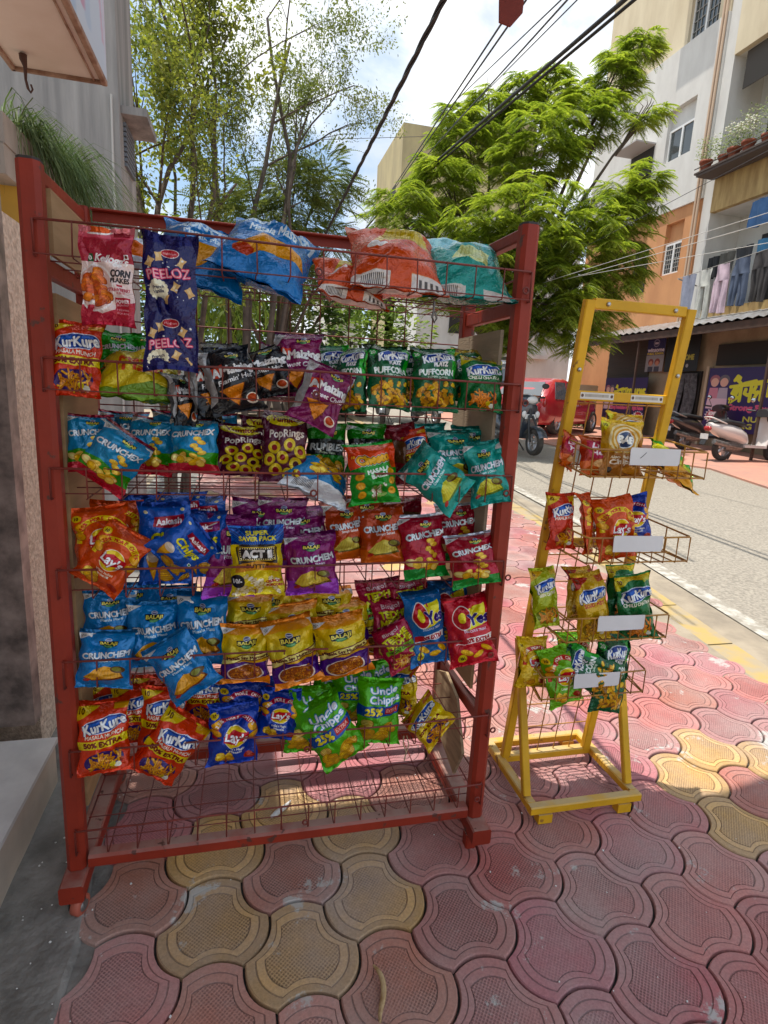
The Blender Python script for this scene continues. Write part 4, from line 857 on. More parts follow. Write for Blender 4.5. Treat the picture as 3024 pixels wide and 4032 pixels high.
# balcony rail with cloths at the top right
rl = MB()
for i in range(30): rl.bar((X0-.03, 8.2+i*.12, 10.55), (X0-.03, 8.2+i*.12, 11.5), .025)
rl.bar((X0-.03, 8.2, 11.5), (X0-.03, 11.72, 11.5), .05); rl.box((X0-.02, 8.2, 10.6), (X0-.005, 11.6, 11.4)); rl.build('balcony_railing', mat('black_rail', (.03, .03, .035), .5), bd)
b = MB(); b.ball((X0+.2, 12.0, 4.9), .06, 8, 6, (1, 1.6, 1)); b.build('bulkhead_lamp', M_frame, bd)
# laundry
M_line = mat('clothes_line', (.35, .33, .30), .7)
def cloth(name, label, y, w, x, ztop, L, col, legs=False, seed=1):
    r = random.Random(seed); b = MB(); nu, nv = 14, 14
    def panel(y0, y1, z0, z1, ph, taper=0.0):
        for sgn in (1, -1):
            vs = []
            for j in range(nv+1):
                t = j/nv
                for i in range(nu+1):
                    u = i/nu; yy = y0+(y1-y0)*(u+(.5-u)*taper*t); fo = (.02+.03*t)*math.sin(u*9+ph+2*t)+.012*math.sin(u*21+ph)
                    edge = min(1, 4*min(u, 1-u)); vs.append((x+sgn*.018*edge+fo, yy+.02*t*math.sin(ph*3+t*4), z0+(z1-z0)*t))
            b._add(vs, [(j*(nu+1)+i, j*(nu+1)+i+1, (j+1)*(nu+1)+i+1, (j+1)*(nu+1)+i) for j in range(nv) for i in range(nu)], True)
    if legs:
        panel(y-w/2, y+w/2, ztop, ztop-L*.34, seed); panel(y-w/2-.01, y-.004, ztop-L*.33, ztop-L, seed+1, .25); panel(y+.004, y+w/2+.01, ztop-L*.33, ztop-L*.97, seed+2, .25)
    else: panel(y-w/2, y+w/2, ztop, ztop-L, seed)
    tag(b.build(name, mat('cloth_'+'_'.join(str(int(c*100)) for c in col), col, .9, noise_amt=.25, noise_scale=6)), label, 'laundry', 'washing hung along the balcony')
for k, (nm, lb, y, w, L, col, lg) in enumerate([
    ('shirt', 'grey blue shirt, leftmost of the washing below the balcony', 11.55, .44, 1.12, (.28, .30, .38), False),
    ('trousers', 'pale grey trousers hung upside down on the balcony line', 11.02, .42, 1.30, (.55, .55, .50), True),
    ('trousers', 'pale pink trousers hung beside the grey ones', 10.52, .42, 1.25, (.62, .47, .54), True),
    ('jeans', 'dark blue jeans hung between pink and black trousers', 10.0, .42, 1.18, (.085, .11, .17), True),
    ('trousers', 'black trousers hung right of the dark blue jeans', 9.45, .44, 1.2, (.05, .045, .045), True),
    ('trousers', 'dark brown trousers at the right end of the washing', 8.9, .44, 1.1, (.09, .075, .07), True)]):
    cloth(nm, lb, y, w, X0-.55, 4.36+(12-y)*.06, L*.86, col, lg, k+3)
for k, (nm, lb, y, w, L, col, z) in enumerate([
    ('towel', 'black cloth folded over the balcony parapet at its far end', 11.3, .34, .55, (.03, .03, .032), 4.98), ('towel', 'olive grey cloth folded over the parapet', 10.9, .40, .55, (.13, .12, .10), 5.0),
    ('towel', 'dark charcoal cloth draped over the parapet', 10.42, .46, .55, (.055, .055, .058), 5.04), ('towel', 'bright blue towel draped over the parapet', 9.86, .50, .6, (.07, .24, .42), 5.08), ('towel', 'red cloth draped beside the blue towel', 9.35, .3, .6, (.55, .06, .08), 5.12), ('towel', 'blue top hung high in front of the balcony door', 10.15, .6, .62, (.07, .17, .36), 5.95), ('towel', 'dark shirt hung high beside the blue top', 9.55, .4, .6, (.10, .09, .11), 6.0)]):
    cloth(nm, lb, y, w, X0-.14, z-.18, L*.9, col, False, k+20)
b = MB(); b.tube([(X0-.55, 11.9, 4.38), (X0-.55, 8.4, 4.59)], .008, 5); b.bar((X0-.6, 11.9, 4.36), (X0-.02, 11.9, 4.24), .03); tag(b.build('clothes_line', M_line), 'clothes line on brackets in front of the balcony', 'clothes line')
# tin awning, shopfront and signs below
M_tin = mat('tin_sheet', (.55, .56, .58), .35, .7, noise_scale=5, col2=(.36, .33, .30)); M_soff = mat('awning_soffit', (.085, .045, .03), .8, noise_scale=4, col2=(.05, .03, .02))
aw = empty('tin_awning', (10.7, 10, 3), 'long corrugated tin awning over the shopfronts below the orange wall', 'awning')
b = MB(); n = 190; rows = []
for x, z in ((9.95, 3.00), (11.49, 3.42)):
    rows.append([(x, 3+i*(11.9/n), z+.02*math.sin(i*1.57)) for i in range(n+1)])
b.loft([rows[0], rows[1]], closed=False, caps=False); b.build('roof', M_tin, aw, fix=False)
b = MB(); b.box((9.98, 3, 2.80), (10.03, 14.9, 2.965)); b.prism([(10.03, 3, 2.93), (11.49, 3, 3.33), (11.49, 14.9, 3.33), (10.03, 14.9, 2.93)], (0, 0, .03)); b.build('soffit', M_soff, aw)
for y in (14.6, 11.9, 8.0):
    b = MB(); b.bar((10.05, y, gzz(y)), (10.05, y, 2.9), .05); b.build('post', M_soff, aw)
M_shopwall = mat('shop_wall', (.36, .29, .19), .9, noise_scale=3, col2=(.26, .20, .13))
sf = empty('shop_row', (11.2, 9, 0), 'row of shaded shopfronts under the tin awning', 'shop')
b = MB(); b.box((11.25, 3, 0), (11.49, 11.45, 3.3)); b.box((11.25, 11.45, 0), (11.49, 14.9, 3.3)); b.build('wall', M_shopwall, sf)
b = MB()
for i in range(30): b.box((11.215+.01*(i % 2), 12.95, .45+i*.09), (11.25, 14.85, .45+i*.09+.088))
b.build('shutter', mat('brown_shutter', (.05, .038, .028), .7), sf)
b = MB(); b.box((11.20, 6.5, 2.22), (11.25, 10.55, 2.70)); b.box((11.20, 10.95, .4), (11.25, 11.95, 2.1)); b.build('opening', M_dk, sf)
b = MB(); b.box((11.10, 10.62, .35), (11.21, 10.70, 2.2)); b.build('door_post', mat('pale_post', (.5, .40, .27), .8), sf)
def deva(c, x, y, s, col, w):
    """the sign's hand-lettered word as brush strokes"""
    st = lambda P: c.stroke([(x+a*s, y+b_*s) for a, b_ in P], w*s, col)
    st([(0, -8), (3, -13), (6, -11), (5, -7), (2, -9)]); st([(2, -10), (8, -4)])
    st([(-4, 0), (30, -4)]); st([(4, 4), (2, 9), (-1, 8), (1, 3), (6, 3), (3, 12), (-3, 15)]); st([(-2, 19), (6, 13)]); st([(9, 0), (9, 17)])
    st([(15, 3), (14, 8), (18, 10), (21, 8)]); st([(21, -2), (21, 17)]); st([(12, -4), (25, -7)])
    st([(26, 0), (24, 6), (29, 7)]); st([(29, 6), (26, 14)]); st([(33, -4), (33, 15)]); st([(29, 7), (33, 6)]); st([(25, -5), (38, -7)])
def kids(c, x, y, s):
    for dx, cap, co in ((-5, '#9a5a66', '#c97f92'), (6, '#5f5a63', '#b3a3b0')):
        c.ell(x+dx*s, y-9*s, 6*s, 5.5*s, cap); c.ell(x+dx*s, y-6*s, 4.6*s, 5*s, '#d9a894'); c.poly([(x+(dx-5)*s, y), (x+(dx+5)*s, y), (x+(dx+6)*s, y+12*s), (x+(dx-6)*s, y+12*s)], co); c.poly([(x+(dx-6)*s, y+12*s), (x+(dx+6)*s, y+12*s), (x+(dx+7)*s, y+24*s), (x+(dx-7)*s, y+24*s)], '#d9b8c4')
def sign_mat(name, H, base, fn, px=420):
    c = Canvas(px, H, base); fn(c); m = bpy.data.materials.new(name); m.use_nodes = True; n, l = m.node_tree.nodes, m.node_tree.links
    t = n.new('ShaderNodeTexImage'); t.image = c.image('print_'+name); u = n.new('ShaderNodeUVMap'); u.uv_map = 'UVMap'; l.new(u.outputs[0], t.inputs[0]); l.new(t.outputs[0], n['Principled BSDF'].inputs['Base Color']); n['Principled BSDF'].inputs['Roughness'].default_value = .5; return m
def burst(c, x, y, r, lines, k):
    P = []
    for i in range(40): a = math.pi*i/20; q = r*(1.18 if i % 2 else .92); P.append((x+q*math.cos(a), y+q*.72*math.sin(a)))
    c.poly(P, '#e3d9de'); c.ell(x, y, r*.93, r*.67, '#b0142c')
    for i, t in enumerate(lines): c.text(t, x, y+(i-(len(lines)-1)/2)*k*1.3, k, '#f3e9ea', w=min(r*1.5, len(t)*k*.75), bold=.4)
def s_home(c):
    kids(c, 13, 24, .95); deva(c, 28, 20, .72, '#dcd62a', 3.6); c.text('KiDS HOME', 76, 22, 13, '#dcd62a', w=42, bold=1.1)
    c.text('Strong Foundation For A Bright Future', 58, 43, 5.4, '#d2557a', w=78, bold=.6); c.text('PRE - NURSERY  NURSERY', 52, 55, 4.6, '#c9c64a', w=54, bold=.4); c.text('KG I  KG II & I to IV', 50, 63, 5, '#c9c64a', w=46, bold=.4)
    c.text('75603', 60, 72, 5, '#e9e6ea', w=20, bold=.4); c.rect(76, 68, 96, 70, '#c9c64a'); c.rect(76, 71.5, 96, 73.5, '#c9c64a'); burst(c, 88, 57, 12, ('Semi', 'Block'), 5.5)
def s_home2(c):
    kids(c, 12, 20, .9); deva(c, 28, 19, .8, '#dcd62a', 4.2); c.text('KiDS HOME', 78, 22, 12, '#dcd62a', w=36, bold=1.0); c.text('Strong Foundation', 58, 39, 5.6, '#d2557a', w=64, bold=.6)
    burst(c, 14, 49, 11, ('ADMISSIONS', 'OPEN'), 4); c.text('NURSERY', 62, 50, 5, '#c9c64a', w=40, bold=.4); c.text('KG I  KG II', 60, 57, 5, '#c9c64a', w=40, bold=.4)
SG = lambda y0, y1, z0, z1, x: ((x, y1, z0), (x, y0, z0), (x, y0, z1), (x, y1, z1))
for nm, lb, H, base, fn, q in (
    ('school_sign', 'purple kids home sign with yellow lettering and red burst under the shutter', 76, '#2a1650', s_home, SG(12.55, 14.45, .50, 1.96, 10.95)),
    ('school_sign', 'purple kids home sign at right edge with yellow lettering and admissions burst', 64, '#2b1a58', s_home2, SG(7.65, 10.42, .72, 2.14, 10.95)),
    ('school_poster', 'narrow public school poster showing two children in red caps', 150, '#20205a', lambda c: (c.ell(50, 26, 17, 17, '#8d8aa6'), c.ell(50, 26, 13, 13, '#2a2a5a'), c.rect(40, 22, 60, 31, '#c9c6d6'), c.text('winsome', 50, 54, 18, '#e3e0ea', w=92, bold=.9), c.text('PUBLIC SCHOOL', 50, 71, 9, '#d9c62a', w=92, bold=.6), c.rect(0, 78, 100, 150, '#8d8a8c'), [(c.ell(x, 108, 15, 15, '#7d2a1c'), c.ell(x, 114, 10, 11, '#b97a5c'), c.rect(x-14, 128, x+14, 150, '#3a3440')) for x in (30, 66)]), SG(12.25, 12.95, 2.12, 3.02, 11.10)),
    ('school_poster', 'black kids home poster with dim yellow lettering beside the red cap poster', 78, '#0c0a0e', lambda c: (deva(c, 42, 16, .7, '#a39c2e', 3.2), c.text('KiDS HOME', 56, 48, 11, '#a39c2e', w=62, bold=.9), c.poly([(52, 36), (60, 36), (56, 30)], '#7a3a4a'), c.ell(70, 66, 4, 4, '#9a9a9a')), SG(11.02, 12.18, 2.10, 3.0, 11.10))):
    tag(print_quad(nm, *q, sign_mat(lb.split(' ')[0]+'_'+str(H), H, base, fn)), lb, 'sign')
cl_ = MB(); r = random.Random(2)
for i in range(2):
    y0 = 11.0+i*.45; rows = []
    for j in range(9): rows.append([(11.12+.05*math.sin(k*1.3+j*.5+i), y0+k*.04, 2.05-j*.17) for k in range(11)])
    cl_.loft(rows, closed=False, caps=False)
tag(cl_.build('hanging_cloth', mat('grey_print_cloth', (.16, .16, .17), .9, noise_scale=11, col2=(.05, .05, .055)), fix=False), 'grey patterned cloth hung in the dark doorway between the purple signs', 'cloth')
# low walls and houses further off
def house(name, label, boxes, m, wins=()):
    e = empty(name, boxes[0][0], label, 'building')
    b = MB(); [b.box(a, c) for a, c in boxes]; b.build('wall', m, e)
    for (a, c) in wins: w_ = MB(); w_.box(a, c); w_.build('window', M_dk, e)
    return e
house('yellow_house', 'yellow flat roofed house rising behind the big green tree', [((6.2, 22.4, 0), (11, 27, 11.3)), ((8.6, 22.2, 0), (11.6, 26, 11.9))], mat('ochre_wall', (.50, .42, .22), .9, noise_scale=1.5, col2=(.36, .30, .17), stretch=(1, 1, .3)), [((6.19, 23.2, 8.2), (6.21, 24.2, 9.4))])
house('white_house', 'white house with balconies glimpsed between trees above the chip bags', [((4.4, 30, 0), (6.2, 36, 6.4)), ((4.3, 29.6, 4.6), (5.6, 30, 4.75)), ((4.3, 29.6, 3.0), (5.6, 30, 3.15))], M_white, [((4.7, 29.98, 4.9), (5.2, 30.0, 5.9)), ((4.7, 29.98, 3.3), (5.2, 30.0, 4.3))])
house('pale_house', 'pale low house behind the red car with a tin porch', [((6.2, 19, 0), (12.3, 24, 7.4)), ((6.0, 18.8, 2.7), (11.3, 19, 2.85))], M_white, [((7.4, 18.98, 3.4), (8.4, 19, 4.4)), ((9.2, 18.98, .9), (10.0, 19, 2.2))])
b = MB(); b.box((8.9, 15.2, 0), (11.2, 15.35, 1.75)); b.box((8.88, 15.19, 1.05), (9.9, 15.2, 1.15)); b.box((8.88, 15.19, 1.3), (9.9, 15.2, 1.4)); tag(b.build('compound_wall', M_cream), 'cream compound wall beyond the front of the red car', 'wall')
b = MB(); b.box((-7, 15.2, 0), (1.4, 15.4, 1.55)); [b.box((-7+i*1.2, 15.15, 0), (-6.8+i*1.2, 15.2, 1.62)) for i in range(7)]; tag(b.build('compound_wall', mat('grey_block_wall', (.42, .41, .40), .9, noise_scale=2, col2=(.33, .32, .31))), 'pale grey compound wall seen through the left of the red rack', 'wall')
# ================================================================ TREES
def rotmats(d, roll):
    """frames whose x axis is d"""
    d = d/np.linalg.norm(d, axis=1)[:,None]; up = np.tile(np.array([0,0,1.0]), (len(d), 1)); s_ = np.cross(up, d); s_ /= (np.linalg.norm(s_, axis=1)[:,None]+1e-9); u = np.cross(d, s_)
    c, q = np.cos(roll)[:,None], np.sin(roll)[:,None]; s2 = s_*c+u*q; u2 = -s_*q+u*c
    return np.stack([d, s2, u2], 2)
def instanced(name, tv, tf, pos, Rm, sc, m, parent):
    n, k = len(pos), len(tv); V = (np.einsum('nij,kj->nki', Rm, tv)*sc[:,None,None]+pos[:,None,:]).reshape(-1, 3)
    w_ = len(tf[0]); F_ = (np.array(tf)[None]+(np.arange(n)*k)[:,None,None]).reshape(-1, w_)
    me = bpy.data.meshes.new(name); me.vertices.add(len(V)); me.vertices.foreach_set('co', V.astype(np.float32).ravel())
    me.loops.add(F_.size); me.loops.foreach_set('vertex_index', F_.ravel().astype(np.int32)); me.polygons.add(len(F_))
    me.polygons.foreach_set('loop_start', (np.arange(len(F_))*w_).astype(np.int32)); me.update(calc_edges=True); me.validate()
    me.materials.append(m); o = bpy.data.objects.new(name, me); COL.objects.link(o)
    if parent: o.parent = parent; o.matrix_basis = Matrix.Translation(-parent.location)
    return o
def frond(npair=12, L=1.0, droop=.42, lw=.072, ll=.25):
    """feathery leaf: paired leaflets along a drooping stalk, x outward"""
    v, f = [], []
    for i in range(npair):
        t = (i+.8)/npair; x = L*t; z = -droop*t*t; l_ = ll*math.sin(math.pi*(.18+.78*t))**.7
        for s_ in (1, -1):
            b = len(v); v += [(x-lw/2, 0, z), (x+l_*.30-lw*.6, s_*l_*.55, z-.03), (x+l_*.45, s_*l_, z-.09*l_/.26), (x+l_*.30+lw*.6, s_*l_*.5, z-.03)]; f.append((b, b+1, b+2, b+3) if s_ > 0 else (b+3, b+2, b+1, b))
    return np.array(v), f
def leaf_t(w=.45):
    return np.array([(0, 0, 0), (.5, w/2, -.05), (1, 0, -.15), (.5, -w/2, -.05)]), [(0, 1, 2, 3)]
def clumps_tree(name, label, base, tips, nper, leafsize, tmpl, m, bark, rtrunk, seed, fork=.35, dens=None, group=None, shell=.55, spray=0):
    """trunk and limbs reach every clump; leaves fill the clumps, denser near the skin"""
    rs = np.random.RandomState(seed); e = empty(name, base, label, 'tree', group); B = Vector(base)
    cen = Vector(np.mean([t[:3] for t in tips], 0)); F0 = B.lerp(cen, fork); F0.x = B.x+(cen.x-B.x)*.25; F0.y = B.y+(cen.y-B.y)*.25
    b = MB(); n = 7
    tr = [B+(F0-B)*(i/n)+Vector((.06*math.sin(i*1.3+seed), .06*math.cos(i*1.7+seed), 0)) for i in range(n+1)]
    b.tube(tr, [rtrunk*(1.15-.5*i/n) for i in range(n+1)], 9)
    for (x, y, z, r) in tips:
        T = Vector((x, y, z)); mid = F0.lerp(T, .5)+Vector((rs.uniform(-.2, .2), rs.uniform(-.2, .2), .25)); pts = [F0, F0.lerp(mid, .55), mid, mid.lerp(T, .55)+Vector((0, 0, .08)), T]
        b.tube(pts, [rtrunk*.5, rtrunk*.36, rtrunk*.25, rtrunk*.15, rtrunk*.05], 6)
        for q in range(5):
            d = Vector(rs.normal(size=3)).normalized()*r*rs.uniform(.6, .95); b.tube([mid.lerp(T, .6), T+d*.5, T+d], [rtrunk*.1, rtrunk*.06, rtrunk*.02], 5)
    b.build('trunk', bark, e)
    P, D = [], []
    for (x, y, z, r) in tips:
        k = int(nper*(r/.7)**2); d = rs.normal(size=(k, 3)); d /= np.linalg.norm(d, axis=1)[:,None]; rad = r*(shell+(1-shell)*rs.rand(k))**.8*rs.choice([.75, 1, 1, 1.12], k)
        p = d*rad[:,None]*np.array([1, 1, .82]); keep = np.array([noise.noise(Vector((q[0]*1.9+x, q[1]*1.9+y, q[2]*1.9+z))) > -.33 for q in p]); p, d = p[keep], d[keep]
        P.append(p+np.array([x, y, z])); dd = d.copy(); dd[:,2] = dd[:,2]*.35+rs.uniform(-.35, .25, len(d)); D.append(dd)
    P = np.concatenate(P); D = np.concatenate(D)
    if spray:                                             # fans of leaves from each twig end, laid in flat drooping layers
        az = np.arctan2(D[:,1], D[:,0]); n0 = len(P); P = np.repeat(P, spray, 0); a = np.repeat(az, spray)+np.tile(np.linspace(-1.75, 1.75, spray), n0)+rs.normal(0, .12, n0*spray)
        tilt = np.repeat(rs.uniform(-.42, .10, n0), spray)+rs.normal(0, .07, n0*spray); P = P+rs.normal(0, .018, P.shape); D = np.stack([np.cos(a), np.sin(a), tilt], 1)
    instanced('crown', tmpl[0], tmpl[1], P, rotmats(D, rs.normal(0, .14 if spray else .45, len(P))), leafsize*rs.uniform(.65, 1.25, len(P)), m, e); return e
M_bark = mat('bark', (.13, .095, .07), .95, noise_scale=12, col2=(.07, .05, .04), bump=.6, bump_scale=40); M_barkl = mat('pale_bark', (.12, .095, .075), .95, noise_scale=10, col2=(.07, .055, .045))
L_green = leaf_mat('feather_leaves', [(.08, .15, .018), (.19, .28, .03), (.38, .46, .06)], .60)
L_dark = leaf_mat('dark_leaves', [(.03, .07, .012), (.06, .115, .02), (.10, .16, .03)], .4)
L_olive = leaf_mat('olive_leaves', [(.07, .11, .02), (.15, .20, .035), (.32, .35, .07)], .55)
CLT = [(3.12,9.22,4.22,.73),(3.91,9.72,4.98,.77),(2.68,8.65,3.49,.46),(4.43,10.35,6.05,.71),(4.95,10.34,6.6,.62),(5.48,9.48,5.65,.94),(6.48,9.71,6.42,.79),(7.28,9.94,7.42,.53),(7.76,9.94,7.97,.4),(7.55,9.15,6.5,.38),(7.17,8.43,5.14,.36),(6.79,8.6,4.55,.74),(5.92,8.26,3.92,.87),(5.05,8.31,4.13,.93),(4.25,8.32,3.76,.85),(5.38,8.18,2.96,.87),(6.39,8.38,3.07,.74),(4.54,8.6,2.94,.73),(3.67,8.87,3.22,.65),(6.93,8.49,3.69,.5),(6.18,10.38,7.2,.54),(5.55,10.27,6.98,.45),(6.03,8.11,2.39,.49),(5.01,8.35,2.34,.49)]
clumps_tree('feather_leaf_tree', 'large bright green feathery leaved tree in front of the apartment building', (5.0, 9.9, gzz(9.9)-.03), [(x, y, z, r*.98) for x, y, z, r in CLT], 112, .28, frond(13, 1, .40, .062, .21), L_green, M_bark, .15, 5, fork=.42, spray=9, shell=.45)
def twig_tree(name, label, base, stems, m, bark, seed, leafsize, nleaf, tmpl, spread=.35, rt=.05):
    """thin stems that fork again and again; small leaves along the outer twigs"""
    r = random.Random(seed); e = empty(name, base, label, 'tree'); b = MB(); P, D = [], []
    def grow(p, d, L, rad, lev):
        k = 5; pts = [p]; dd = d.normalized()
        for i in range(k):
            dd = (dd+Vector((r.gauss(0, .13), r.gauss(0, .13), r.gauss(.02, .07)))).normalized(); pts.append(pts[-1]+dd*(L/k))
        b.tube(pts, [rad*(1-.5*i/k) for i in range(k+1)], 6 if lev == 0 else 4, cap=False)
        if lev >= 1:
            for q in range(int(nleaf*(1 if lev == 1 else 2.4))):
                t = r.random()*k; i = min(k-1, int(t)); c = pts[i].lerp(pts[i+1], t-i)+Vector((r.gauss(0, .05), r.gauss(0, .05), r.gauss(-.02, .05))); P.append(c[:]); D.append((r.gauss(0, 1), r.gauss(0, 1), r.gauss(-.5, .6)))
        if lev < 3:
            for q in range((4, 4, 3)[lev]):
                i = r.randint(1, k); a = Vector((r.gauss(0, 1), r.gauss(0, 1), r.gauss(.25, .55))).normalized(); grow(pts[i], (dd*.75+a*(.55+spread)).normalized(), L*r.uniform(.42, .66), rad*(1-.5*i/k)*.55, lev+1)
    for (dx, dy, tx, ty, tz, rr_) in stems:
        p = Vector(base)+Vector((dx, dy, 0)); T = Vector((tx, ty, tz)); mid = p.lerp(T, .5)+Vector((r.uniform(-.12, .12), r.uniform(-.12, .12), .15)); b.tube([p, p.lerp(mid, .5), mid], [rr_*1.3, rr_*1.1, rr_], 7, cap=False); grow(mid, T-mid, (T-mid).length, rr_*.9, 0)
    b.build('trunk', bark, e)
    P = np.array(P); D = np.array(D); rs = np.random.RandomState(seed)
    instanced('crown', tmpl[0], tmpl[1], P, rotmats(D, rs.uniform(-1, 1, len(P))), leafsize*rs.uniform(.6, 1.3, len(P)), m, e); return e
twig_tree('slender_tree', 'slender many stemmed tree with small yellowish leaves beside the grey building', (-.28, 4.3, gzz(4.3)), [(0, 0, -.45, 4.4, 3.6, .035), (-.05, .1, -.62, 4.7, 4.3, .03), (.1, .2, -.25, 4.9, 4.6, .03), (.05, .3, .05, 4.9, 4.1, .026), (.0, .1, -.2, 4.6, 3.1, .022)], L_olive, M_bark, 3, .044, 30, leaf_t(.5))
twig_tree('slender_tree', 'airy bare branched tree with sparse leaves against the sky', (.35, 5.5, gzz(5.5)), [(0, 0, .55, 5.5, 4.9, .032), (.1, 0, 1.0, 5.7, 5.1, .03), (-.1, .1, .15, 5.4, 4.5, .028), (.15, .1, 1.1, 5.8, 4.3, .024), (.0, .2, .6, 5.9, 3.9, .022)], leaf_t and leaf_mat('sparse_leaves', [(.09, .13, .035), (.15, .20, .05), (.24, .28, .08)], .45), M_barkl, 8, .040, 26, leaf_t(.4), spread=.2)
clumps_tree('feather_leaf_tree', 'drooping feathery tree left of the black cable above the rack', (.75, 7.2, gzz(7.2)), [(.1, 5.9, 3.0, .42), (.55, 6.0, 3.15, .46), (1.0, 6.3, 3.35, .48), (1.3, 6.5, 3.75, .40), (1.35, 6.4, 3.0, .36), (.75, 6.2, 2.75, .40), (1.1, 6.9, 2.6, .40), (.2, 6.3, 2.55, .42), (.85, 6.1, 3.55, .34)], 560, .24, frond(11, 1, .45, .06, .24), leaf_mat('grey_feather', [(.07, .12, .03), (.13, .18, .045), (.22, .27, .08)], .5), M_barkl, .07, 9, fork=.4, shell=.3)
clumps_tree('weeping_tree', 'weeping narrow leaved tree seen through the top of the rack', (.0, 8.2, gzz(8.2)), [(-.35, 7.6, 2.3, .5), (.1, 7.7, 2.2, .5), (.45, 7.9, 2.45, .45), (.1, 8.0, 2.8, .5), (-.5, 7.8, 2.85, .5)], 330, .30, (np.array([(0, 0, 0), (.2, .06, -.35), (.22, 0, -1), (.2, -.06, -.35)]), [(0, 1, 2, 3)]), leaf_mat('weeping_leaves', [(.06, .11, .02), (.12, .20, .03), (.24, .33, .06)], .5), M_bark, .09, 4, shell=.2)
clumps_tree('leafy_tree', 'dark leafy tree far behind the middle of the rack', (1.4, 12.6, gzz(12.6)), [(.6, 11.8, 2.5, .7), (1.3, 12, 2.4, .7), (1.9, 12.3, 2.6, .75), (1.0, 12, 3.2, .7), (1.6, 12.3, 3.5, .75), (.2, 12, 3.1, .7), (2.3, 12.6, 3.2, .6), (1.2, 11.7, 1.7, .55), (2.0, 12, 1.8, .5)], 420, .17, leaf_t(.6), L_dark, M_bark, .14, 6)
clumps_tree('leafy_tree', 'light green leafy tree far behind the right of the rack', (3.6, 15.5, gzz(15.5)), [(3.1, 14.6, 2.6, .8), (3.9, 14.6, 2.8, .8), (3.4, 15, 3.7, .8), (4.3, 15, 3.9, .8), (4.7, 14.5, 2.7, .7), (3.0, 14.8, 1.9, .5), (4.2, 14.5, 1.9, .6)], 460, .17, leaf_t(.6), leaf_mat('light_leaves', [(.09, .17, .03), (.17, .27, .05), (.30, .40, .10)], .5), M_bark, .16, 7)
clumps_tree('leafy_tree', 'bushy tree between the grey building and the slender tree', (-.45, 6.8, gzz(6.8)), [(-.75, 6.3, 2.0, .5), (-.5, 6.3, 2.3, .35), (-.8, 6.6, 2.9, .55), (-.9, 6.6, 3.7, .55), (-.85, 6.6, 4.7, .55), (-.85, 6.4, 1.5, .45), (-.8, 6.8, 5.6, .6)], 520, .085, leaf_t(.7), leaf_mat('yellow_green_leaves', [(.08, .13, .015), (.17, .25, .025), (.36, .40, .06)], .55), M_bark, .07, 12)
clumps_tree('leafy_tree', 'dark mass of trees at the far left end of the street', (-2.5, 22, gzz(22)), [(-3.4, 21, 2.4, 1.2), (-2, 21, 2.2, 1.2), (-.6, 21.5, 2.6, 1.2), (-2.6, 21.5, 4, 1.2), (-1.2, 21.5, 4.2, 1.2), (.6, 22, 3.2, 1.1)], 300, .26, leaf_t(.6), L_dark, M_bark, .2, 13)
# ================================================================ CABLES
M_cab = mat('black_cable', (.018, .017, .018), .6); M_wire = mat('thin_wire', (.05, .05, .055), .6); M_wirel = mat('pale_wire', (.55, .54, .50), .6)
def cable(label, pts, r, m, twist=0, name='power_cable', n=24):
    A = [Vector(p) for p in pts]; b = MB(); P = []
    for i in range(n+1):
        t = i/n*(len(A)-1); k = min(len(A)-2, int(t)); P.append(A[k].lerp(A[k+1], t-k))
    if twist:
        d = (P[-1]-P[0]).normalized(); u = d.orthogonal().normalized(); w_ = d.cross(u)
        N = n*8; Q = [P[min(n-1, i*n//N)].lerp(P[min(n, i*n//N+1)], (i*n/N) % 1) for i in range(N+1)]
        for s_ in range(3): b.tube([q+u*(r*.62*math.cos(i*.55+s_*2.09))+w_*(r*.62*math.sin(i*.55+s_*2.09)) for i, q in enumerate(Q)], r*.55, 5)
    else: b.tube(P, r, 5)
    return tag(b.build(name, m), label, 'cable')
cable('thick twisted black cable rising steeply in front of the sky', [(1.21, 5.67, 2.85), (1.2, 5.19, 2.83), (1.12, 1.18, 2.7), (1.1, 0.18, 2.67)], 0.0115, M_cab, 1)
cable('heavy black cable, upper of the pair crossing in front of the green tree', [(3.47, 13.58, 5.5), (3.49, 12.55, 5.41), (3.59, 3.94, 4.67), (3.61, 1.79, 4.49)], 0.022, M_cab)
cable('heavy black cable, lower of the pair crossing in front of the green tree', [(3.5, 13.56, 5.45), (3.52, 12.53, 5.37), (3.68, 3.92, 4.68), (3.72, 1.77, 4.5)], 0.017, M_cab)
cable('thin black wire running up to the hanging red awning corner', [(3.55, 13.65, 5.6), (3.42, 12.57, 5.44), (2.31, 3.6, 4.06), (2.03, 1.36, 3.71)], 0.008, M_wire)
cable('thin black wire just right of the hanging red awning corner', [(3.57, 13.64, 5.59), (3.44, 12.56, 5.43), (2.37, 3.59, 4.06), (2.1, 1.34, 3.72)], 0.008, M_wire)
cable('thin dark wire high in the sky between the awning corner and the apartment', [(4.42, 11.32, 7.0), (4.27, 10.54, 6.74), (3.06, 4.07, 4.65), (2.76, 2.45, 4.12)], 0.007, M_wire)
cable('thin dark wire crossing the cloud below the highest wire', [(4.24, 11.22, 6.37), (4.13, 10.45, 6.19), (3.19, 4.04, 4.65), (2.95, 2.44, 4.27)], 0.006, M_wire)
cable('dark wire running close above the two heavy cables', [(3.93, 11.21, 5.95), (3.84, 10.44, 5.81), (3.11, 4.06, 4.65), (2.92, 2.46, 4.36)], 0.009, M_wire)
cable('black cable continuing from the junction down behind the orange bags', [(3.02, 14.32, 4.89), (3.07, 14.13, 4.94), (3.49, 12.55, 5.41), (3.59, 12.15, 5.53)], 0.02, M_cab)
